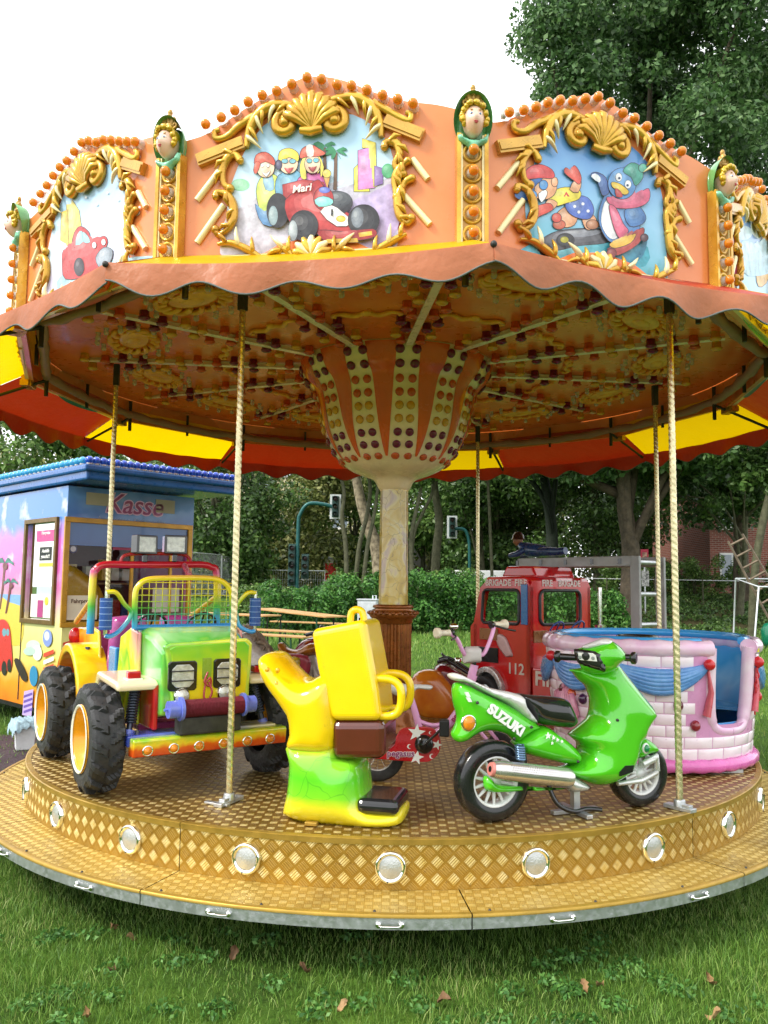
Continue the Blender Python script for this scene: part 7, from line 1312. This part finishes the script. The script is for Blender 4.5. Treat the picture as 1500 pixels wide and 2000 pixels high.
tree('ivy covered dark trunk tree left of the broad tree', 6.1, 25.5, 13, .3, clumps(0, 0, 8.5, 3.8, 2.5, 3.6, 28, .8, 1.5, 15), L_DARK, mat('ivy_bark', (.012, .02, .01), .8, 0, 0, .5, 12, 1., 30), 14000, .2, 15)
# trees behind, left to right
for i, (lb, x, y, H_, cr_, lf, n_, sz) in enumerate((
    ('leafy tree above the ticket booth roof at far left', -15.5, 26, 9.5, (4.6, 3, 3.6, 5.8), L_MID, 20000, .2), ('dark bushy tree rising behind the ticket booth', -8.6, 33, 10, (3.6, 3, 4.2, 5.2), L_DARK, 18000, .2), ('olive green tree left of the traffic light mast', -7.4, 41, 12.5, (4.8, 3, 5.2, 6.6), L_OLIVE, 22000, .24),
    ('dark tree behind the advertising pillar', -2.6, 46, 13, (4.4, 3, 5.6, 7.2), L_MID, 20000, .24), ('light green tree behind the marbled column', 1.6, 38, 12, (3.8, 2.6, 4.2, 7.6), L_MID, 18000, .22), ('dark tree right of the second traffic light', 7.4, 41, 14, (5.2, 3, 5.6, 7.4), L_DARK, 24000, .24), ('deep green tree behind the fire engine', 4.2, 33, 11, (2.8, 2.4, 3.0, 7.4), L_DARK, 15000, .2), ('dense dark tree between the fire engine ladder and broad trunk', 9.0, 30, 10, (3.2, 2.2, 4.4, 5.4), L_DARK, 22000, .18), ('dark leafy tree above the fire engine cab', 5.6, 36, 11, (3.4, 2.4, 4.8, 5.6), L_DARK, 20000, .2), ('wide dark tree far right behind the brick house hedge', 16.5, 44, 14, (6, 3, 5.5, 7.5), L_DARK, 22000, .24))):
    rx_, ry_, rz_, zc2 = cr_; tree(lb, x, y, H_, .2, clumps(0, 0, zc2, rx_, ry_, rz_, 34, .8, 1.7, 40+i)+clumps(0, 0, zc2*.45, rx_*.8, ry_*.7, zc2*.3, 10, .7, 1.2, 60+i), lf, BARKG, n_, sz, 40+i, None, 6)
wood = leaf_cloud('distant_wood', [(x_, 50+4*math.sin(x_*1.7), z_, 1.5, 1.2) for x_ in np.arange(-30, 30, 1.3) for z_ in (.3, 1.8, 3.4, 5.0, 6.8, 8.6, 10.2)], 80000, .3, L_OLIVE, None, seed=99); wood['kind'] = 'stuff'
def pxtrunk(label, px_, Y, rpx, bark, seed, leaf=None):
    P0 = py(*px_[0], Y); g = float(gz(P0[0], Y)); o = tag(empty('tree', (P0[0], Y, g)), label, 'tree', 'slender trees among the bushes'); sc_ = (Y-CAM[1])/F
    pts = [tuple(py(x, y, Y)-np.array([P0[0], Y, g])) for x, y in px_]; pts[0] = (pts[0][0], 0, -.1); q = spline(pts, 5); n = len(q); m = MB(); m.tube(q, [np.interp(i/(n-1), np.linspace(0, 1, len(rpx)), rpx)*sc_ for i in range(n)], 8); tk = m.build('trunk', bark, o)
    if leaf: e_ = q[-1]; leaf_cloud('crown', clumps(e_[0], 0, e_[2]+.7, 1.3, .9, 1.0, 12, .35, .7, seed), 4200, .17, leaf, o, seed=seed)
    return o
pxtrunk('thin curved stem just right of the first traffic light', [(678, 1160), (676, 1080), (668, 1010), (672, 960), (656, 900)], 19.5, [5, 4.5, 4, 3.5, 2.5], BARKG, 71, L_MID); pxtrunk('thin bent stem between the traffic light and the mottled tree', [(690, 1165), (700, 1080), (718, 1000), (722, 940), (700, 890)], 20.5, [5, 4.5, 4, 3.5, 2.5], BARKG, 72, L_MID); pxtrunk('thin stem leaning to the column, nearest its left side', [(702, 1165), (716, 1080), (730, 1010), (738, 950), (740, 880)], 20, [4.5, 4, 3.5, 3, 2.5], BARKG, 73, L_MID)
pxtrunk('pale mottled plane tree trunk left of the column', [(745, 1150), (738, 1085), (722, 1035), (705, 980), (690, 900)], 24, [14, 13, 12, 10, 8], BARKP, 74, L_OLIVE); pxtrunk('forked thin stem just right of the column', [(812, 1150), (803, 1080), (806, 1030), (818, 975), (830, 910)], 20, [5, 4.5, 4, 3.5, 2.5], BARKG, 75, L_MID); pxtrunk('thin stem crossing the forked one right of the column', [(796, 1140), (806, 1060), (822, 1010), (845, 960), (850, 900)], 20.6, [3.5, 3.5, 3, 3, 2.5], BARKG, 76, L_MID); pxtrunk('stouter curved trunk near the second traffic light', [(845, 1150), (852, 1080), (858, 1020), (850, 960), (845, 890)], 22.5, [9, 8.5, 8, 7, 6], BARKG, 77, L_MID); pxtrunk('thin bare stem above the fire engine', [(965, 1150), (958, 1050), (955, 980), (950, 900)], 21, [3.5, 3, 3, 2.5], BARKG, 78, None)
pxtrunk('slender leaning trunk at the right edge beside the wooden ladder', [(1468, 1235), (1474, 1120), (1490, 1020), (1510, 940)], 17, [9, 8, 8, 7], BARKG, 79, L_DARK)
# hedge shrubs
sb = [('leafy shrub left of the grey cabinet, leftmost of the hedge', -2.6, 16.8, 1.3, 1.25), ('leafy shrub behind the long beer table', -1.55, 17.2, 1.35, 1.55), ('leafy shrub behind the grey cabinet', -.5, 17.4, 1.35, 1.65), ('leafy shrub behind the column pedestal', .55, 17.2, 1.3, 1.55), ('leafy shrub just right of the column', 1.6, 17.2, 1.35, 1.6), ('leafy shrub below the white van', 2.65, 17.4, 1.35, 1.55), ('leafy shrub behind the fire engine side window', 3.7, 17.6, 1.35, 1.7), ('leafy shrub behind the fire engine rear window', 4.8, 18.2, 1.3, 1.6), ('low shrub at the foot of the broad tree', 6.2, 18.8, 1.0, 1.1), ('low clipped hedge shrub behind the rail, left', 9.2, 25.5, 1.5, 1.5), ('low clipped hedge shrub behind the rail, right', 11.6, 25.5, 1.5, 1.5), ('low shrub at the right behind the white frame', 13.6, 23.5, 1.5, 1.5), ('weedy shrub under the slender trees', -1.0, 19.6, 1.4, 1.8), ('weedy shrub between van and trees', 2.0, 19.8, 1.5, 1.8), ('small weedy shrub left on the grass rise', -4.0, 18.4, 1.0, 1.0)]
for i, (lb, x, y, r_, h_) in enumerate(sb):
    g = float(gz(x, y)); o = tag(empty('shrub', (x, y, g)), lb, 'shrub', 'shrubs along the lawn'); rr = random.Random(200+i); m = MB()
    for j in range(5): a = rr.uniform(0, 6.28); m.tube([(0, 0, -.05), (.3*math.cos(a), .3*math.sin(a), h_*.4), (.6*r_*math.cos(a), .5*r_*math.sin(a), h_*.85)], [.025, .018, .006], 5)
    m.build('stem', BARKG, o); cl = [(rr.uniform(-.75, .75)*r_, rr.uniform(-.5, .5)*r_, rr.uniform(.12, .95)*h_, rr.uniform(.18, .34), rr.uniform(.18, .4)) for _ in range(34)]
    leaf_cloud('foliage', cl, 7000, .085, L_BUSH if i < 9 else L_MID, o, seed=200+i)
ix = rng.uniform(4.5, 15, 420); iy = rng.uniform(18, 27, 420); ivy = leaf_cloud('ground_ivy', [(x_, y_, float(gz(x_, y_))+.08, .45, .12) for x_, y_ in zip(ix, iy)], 34000, .09, L_DARK, None, seed=321); ivy['kind'] = 'stuff'
# ================================================================ STREET THINGS BEHIND
cabp = py(718, 1230, 13.6); m = MB(); cb_ = tag(empty('utility_cabinet', (cabp[0], 13.6, float(gz(cabp[0], 13.6))), -.15), 'light grey metal utility cabinet in front of the bushes', 'cabinet'); m.box((0, 0, .48), (.46, .3, .96)); m.build('housing', mat('cabinet_grey', (.5, .53, .56), .45), cb_, bevel=.012); m = MB(); m.box((0, 0, .975), (.5, .34, .03)); m.build('lid', mat('cabinet_grey'), cb_, bevel=.006); m = MB(); m.box((-.01, -.153, .48), (.42, .008, .86)); dr_ = m.build('door', mat('cabinet_grey'), cb_, bevel=.004); m = MB(); m.box((-.17, -.16, .5), (.03, .01, .08)); m.build('lock', BLACK, dr_); m = MB(); m.tube([(.12, 0, .98), (.12, 0, 1.07), (.2, 0, 1.07), (.2, 0, .98)], .018, 6); m.build('handle', mat('cabinet_grey'), cb_)
TG = mat('mast_green', H('1f5a58'), .4, .2); LAMPG = mat('signal_housing', H('24443f'), .45); BACKW = P('d0d4d4', .5, 0)
def signal(par, x, z, s_=1, side=-1):
    m = MB(); m.box((x, .0, z), (.26, .18, .84)); h_ = m.build('signal_head', LAMPG, par, bevel=.02); m = MB(); m.box((x, .03, z), (.44 if s_ else .3, .02, .98)); m.build('backing_board', BACKW if s_ else LAMPG, h_)
    for i in range(3): m = MB(); m.lathe([(.09, -.1), (.1, -.26)], 14, 0, True, 0, 2*PI, axis='y', o=(x, 0, z-.31+i*.31)); m.build('visor', LAMPG, h_); m = MB(); m.lathe([(0, -.125), (.1, -.11)], 14, 0, True, axis='y', o=(x, 0, z-.31+i*.31)); m.build('lens', mat('signal_lens_%d' % i, ((.01, .03, .02), (.04, .03, .01), (.04, .01, .01))[i], .2), h_)
b0 = py(580, 1150, 26); g = float(gz(b0[0], 26)); tl = tag(empty('traffic_light', (b0[0], 26, g)), 'green arched traffic light mast left of the column', 'traffic light', 'traffic lights by the road'); zt_ = py(600, 984, 26)[2]-g; xa = py(655, 990, 26)[0]-b0[0]
m = MB(); m.tube(spline([(0, 0, -.1), (0, 0, zt_*.75), (.08, 0, zt_*.9), (.4, 0, zt_), (xa*.7, 0, zt_-.02), (xa, 0, zt_-.15)], 6), .075, 10); m.build('mast', TG, tl); signal(tl, xa, zt_-.1); signal(tl, -.22, 1.9, 0); signal(tl, .3, 1.5, 0); signal(tl, -.22, 1.2, 0)
b1 = py(917, 1150, 29); g = float(gz(b1[0], 29)); t2 = tag(empty('traffic_light', (b1[0], 29, g)), 'green arched traffic light mast right of the column', 'traffic light', 'traffic lights by the road'); zt_ = py(900, 1034, 29)[2]-g; xa = py(883, 1030, 29)[0]-b1[0]
m = MB(); m.tube(spline([(0, 0, -.1), (0, 0, zt_*.7), (-.05, 0, zt_*.9), (-.25, 0, zt_), (xa, 0, zt_+.02)], 6), .07, 10); m.build('mast', TG, t2); signal(t2, xa, zt_+.1); m = MB(); m.box((.0, -.1, zt_*.42), (.3, .04, .4)); m.build('small_sign', BACKW, t2)
ap = py(645, 1140, 40); g = float(gz(ap[0], 40)); o = tag(empty('advertising_pillar', (ap[0], 40, g)), 'round advertising pillar with red poster and grey cap', 'pillar'); zt_ = py(645, 1092, 40)[2]-g; m = MB(); m.lathe([(.42, 0), (.42, zt_)], 24); m.build('drum', P('c8c4b4', .6, 0), o); m = MB(); m.lathe([(.0, zt_+.16), (.52, zt_+.12), (.54, zt_), (.42, zt_)], 24); m.build('cap', mat('pillar_cap', (.32, .34, .35), .6), o); m = MB(); m.lathe([(.428, zt_*.42), (.428, zt_*.93)], 12, 0, True, rad(-40), rad(50)); m.build('poster', P('c0281c', .6, 0, .3), o)
# white van
vp = py(855, 1140, 33); g = float(gz(vp[0], 33)); vn = tag(empty('van', (vp[0], 33, g)), 'white van parked on the street behind the bushes', 'van'); zt_ = py(880, 1114, 33)[2]-g
m = MB(); m.prism([(0, .35), (0, 1.25), (.12, 1.4), (.55, zt_-.1), (.8, zt_), (4.9, zt_), (5.0, zt_-.1), (5.0, .35)], (-.95, .95)); m.build('body', mat('van_white', (.78, .79, .8), .3, 0, .5, .03), vn, bevel=.06, seg=3)
m = MB(); m.prism([(.75, 1.45), (.95, zt_-.25), (1.6, zt_-.25), (1.6, 1.45)], (-.962, -.955)); m.build('side_window', BLACK, vn); m = MB(); m.prism([(.14, 1.45), (.53, zt_-.14), (.545, zt_-.13), (.155, 1.44)], (-.8, .8)); m.build('windscreen', BLACK, vn)
for x_ in (.95, 4.1):
    for s_ in (-1, 1): w_ = tyre_mesh(.34, .22, 0, 32).build('wheel', RUBBER, vn, (x_, s_*.86, .34)); m = MB(); m.lathe([(0, s_*.08), (.18, s_*.09), (.21, s_*.06)], 16, 0, True, axis='y'); m.build('rim', SILV, w_)
# site fence
FW = mat('fence_galvanised', (.55, .57, .58), .5, .6)
pts_ = [(-10.6, 20.5), (-9.6, 24), (-8.7, 27.4), (-7.8, 30.8), (-6.9, 34.2), (-3.4, 34.9), (.1, 35.3), (3.6, 35.6)]
for i, ((x0, y0), (x1, y1)) in enumerate(zip(pts_, pts_[1:])):
    L = math.hypot(x1-x0, y1-y0)-.06; a = math.atan2(y1-y0, x1-x0); g = max(float(gz(x0, y0)), float(gz(x1, y1)))+.02
    o = tag(empty('fence_panel', (x0, y0, g), a), ('nearest wire site fence panel at the left', 'second wire site fence panel from the left', 'third wire site fence panel from the left', 'fourth wire site fence panel from the left', 'fifth wire site fence panel, behind the bushes', 'sixth wire site fence panel, behind the mottled tree', 'farthest wire site fence panel near the white van')[i], 'fence', 'site fence panels'); hh = 1.85
    m = MB(); m.tube([(0, 0, -.6), (0, 0, hh)], .022, 6); m.tube([(L, 0, -.6), (L, 0, hh)], .022, 6); m.tube([(0, 0, hh), (L, 0, hh)], .022, 6); m.tube([(0, 0, .1), (L, 0, .1)], .018, 6); m.build('frame', FW, o)
    m = MB()
    for j in range(1, 30): x = L*j/30; m.box((x, 0, hh/2+.05), (.007, .007, hh-.1))
    for z in (.5, .95, 1.4): m.box((L/2, .007, z), (L, .007, .007))
    q = m.build('wire_infill', FW, o, fix=False); q['kind'] = 'stuff'
# rail at the right, sign post, white frame, wooden ladder
g0 = 1.0; o = tag(empty('rail_fence', (5.6, 23.0, 0)), 'thin white wire rail on posts in front of the hedge', 'fence'); zr = py(1300, 1131, 23)[2]; m = MB(); m.tube([(0, 0, zr), (9, 0, zr-.05)], .014, 5); m.build('rail', mat('rail_white', (.6, .62, .62), .5), o)
for i in range(6): x = .3+i*1.7; gg = float(gz(5.6+x, 23)); m = MB(); m.tube([(x, 0, gg-.1), (x, 0, zr+.04)], .025, 6); m.build('post', BARKG, o)
sp_ = py(1260, 1145, 21.5); g = float(gz(sp_[0], 21.5)); o = tag(empty('sign_post', (sp_[0], 21.5, g)), 'post with red poster and spotted board beside the broad tree', 'sign'); z1_ = py(1260, 1073, 21.5)[2]-g; m = MB(); m.tube([(0, .03, -.1), (0, .03, z1_)], .03, 8); m.build('post', STEEL, o); sc_ = 27.7/F
m = MB(); m.box((0, 0, z1_-.27), (.26, .02, .55)); bo = m.build('poster_board', P('c0304c', .5, 0), o); m = MB(); m.box((0, -.014, z1_-.25), (.15, .01, .3)); m.build('poster_picture', mat('poster_pic', H('d8a890'), .5, 0, 0, .3, 12, col2=H('5a2c30')), bo); m = MB(); m.box((.01, 0, z1_-.98), (.24, .02, .52)); m.build('spotted_board', mat('spotted', (.75, .73, .7), .5, 0, 0, 0, 11, col2=(.03, .03, .03)), o)
fx = py(1432, 1245, 15.5); g = float(gz(fx[0], 15.5)); o = tag(empty('tube_frame', (fx[0], 15.5, g)), 'white tubular metal frame standing on the grass at the right', 'frame'); WT = mat('white_tube', (.6, .63, .66), .4, .2)
tl_ = [py(*q, Y_)-np.array([fx[0], 15.5, g]) for q, Y_ in (((1432, 1245), 15.5), ((1437, 1130), 15.5), ((1482, 1146), 14.2), ((1473, 1254), 14.2))]; tl_[0][2] = 0; tl_[3][2] = 0.02
m = MB(); m.tube([tuple(p_) for p_ in tl_], .022, 8, closed=False); m.tube([tuple(tl_[0]+np.array([0, 0, .12])), tuple(tl_[3]+np.array([0, 0, .12]))], .02, 8); m.tube([tuple(tl_[1]), tuple(tl_[1]+np.array([1.3, .2, 0]))], .02, 8); m.tube([tuple(tl_[2]), tuple(tl_[2]+np.array([1.3, .2, 0]))], .02, 8); m.tube([tuple(tl_[2]+np.array([1.3, .2, 0])), tuple(tl_[3]+np.array([1.3, .2, 0]))], .02, 8); m.build('frame_tube', WT, o)
LW = mat('weathered_wood', H('6e6050'), .8, 0, 0, .25, 9, .4, 50); o = tag(empty('wooden_ladder', (fx[0]+.2, 15.2, g)), 'weathered wooden ladder leaning behind the white tube frame', 'ladder'); base = np.array([fx[0]+.2, 15.2, g])
r0 = [py(*q, 15.4)-base for q in ((1422, 1057), (1466, 1142), (1500, 1205), (1535, 1262))]; r1 = [py(*q, 15.4)-base for q in ((1450, 1043), (1498, 1122), (1532, 1180), (1570, 1240))]
for r_ in (r0, r1): m = MB(); m.tube([tuple(p_) for p_ in r_], .032, 4, smooth=False); m.build('ladder_rail', LW, o)
A0, A1, B0, B1 = r0[0], r0[-1], r1[0], r1[-1]
for i in range(9): f = (i+.35)/9; m = MB(); m.tube([tuple(A0+(A1-A0)*f), tuple(B0+(B1-B0)*f)], .03, 4, smooth=False); m.build('rung', LW, o)
bp0 = py(1512, 1240, 12.5); m = MB(); m.lathe([(0, 0), (.2, 0), (.27, .15), (.28, .4), (.2, .55), (0, .6)], 20); o = m.build('water_butt', P('0c6448'), None, (bp0[0], 12.5, float(gz(bp0[0], 12.5)))); tag(o, 'dark green rounded barrel at the right edge of the lawn', 'barrel')
# buildings
def brickm(name, a, b_, c, sc_):
    m = bpy.data.materials.new(name); m.use_nodes = True; t = m.node_tree; bs = t.nodes['Principled BSDF']; v = nd(t, 'TexCoord').outputs['Object']; s = nd(t, 'SeparateXYZ', i_0=v); u = nd(t, 'Math', operation='ADD', i_0=s.outputs[0], i_1=s.outputs[1]); cv = nd(t, 'CombineXYZ', i_0=u.outputs[0], i_1=s.outputs[2])
    br = nd(t, 'TexBrick', i_Vector=cv.outputs[0], i_Color1=c4(H(a)), i_Color2=c4(H(b_)), i_Mortar=c4(H(c)), i_Scale=sc_); br.inputs['Mortar Size'].default_value = .012; br.inputs['Brick Width'].default_value = .26; br.inputs['Row Height'].default_value = .085; t.links.new(br.outputs[0], bs.inputs['Base Color']); bs.inputs['Roughness'].default_value = .85; return m
def building(label, x0, x1, y, z1, mt, wins, ww, wh_, roof=True, hz=0, dep=8, wm=None):
    g = hz; o = tag(empty('building', (x0, y, g)), label, 'building'); L = x1-x0; m = MB(); m.box((L/2, dep/2, z1/2), (L, dep, z1)); wl = m.build('wall', mt, o)
    if roof: m = MB(); m.prism([(-.4, z1), (dep/2, z1+2.6), (dep+.4, z1)], (-.4, L+.4), to=lambda a, b, c: (c, a, b)); m.build('roof', mat('roof_tile', H('5a342a'), .8, 0, 0, .3, 3), o)
    else: m = MB(); m.box((L/2, dep/2, z1+.1), (L+.3, dep+.3, .2)); m.build('roof', mat('flat_roof_edge', (.35, .35, .35), .7), o)
    for (wx_, wz_) in wins:
        m = MB(); m.box((wx_, -.02, wz_), (ww, .08, wh_)); w_ = m.build('window', P('d8d8d4', .5, 0), wl); m = MB(); m.box((wx_-ww*.23, -.055, wz_), (ww*.4, .03, wh_*.86)); m.build('pane', wm or mat('far_glass', (.2, .24, .28), .1, 0, .5), w_); m = MB(); m.box((wx_+ww*.23, -.055, wz_), (ww*.4, .03, wh_*.86)); m.build('pane', wm or mat('far_glass'), w_); m = MB(); m.box((wx_, -.09, wz_-wh_/2-.05), (ww+.2, .16, .08)); m.build('sill', P('c0bcb4', .6, 0), w_)
    return o
bx0 = py(1385, 1000, 30)[0]; building('red brick house with white windows behind the trees at right', bx0, bx0+16, 30, 8.5, brickm('red_brick', '8a4636', '6e3428', '8c7c70', 1.), [(bx0*0+a, z) for a in (.95, 3.8, 6.6, 9.4) for z in (2.6, 5.0, 7.2)], 1.1, 1.3)
building('pale cream apartment block far behind the left trees', -34, -3, 66, 12, mat('cream_render', H('d8cca8'), .8, 0, 0, .06, 1.), [(2+3.4*i, z) for i in range(9) for z in (2.2, 5.2, 8.2, 11)], 1.5, 1.5, False, -.8)
building('dark grey hall right of the column behind the trees', 1.2, 9.5, 52, 6.2, mat('grey_cladding', H('6a6a68'), .7, 0, 0, .1, 1.), [(1.5, 2.2), (4.2, 2.2)], 1.4, 1.2, False, -.8)

# FLATTEN: nothing sits deeper than thing > part > sub-part
def chain(o):
    c = [o]
    while c[-1].parent: c.append(c[-1].parent)
    return c
for o in list(bpy.data.objects):
    c = chain(o)
    if len(c) > 3:
        M = o.matrix_basis.copy()
        for p_ in c[1:-2]: M = p_.matrix_basis @ M
        o.parent = c[-2]; o.matrix_basis = M
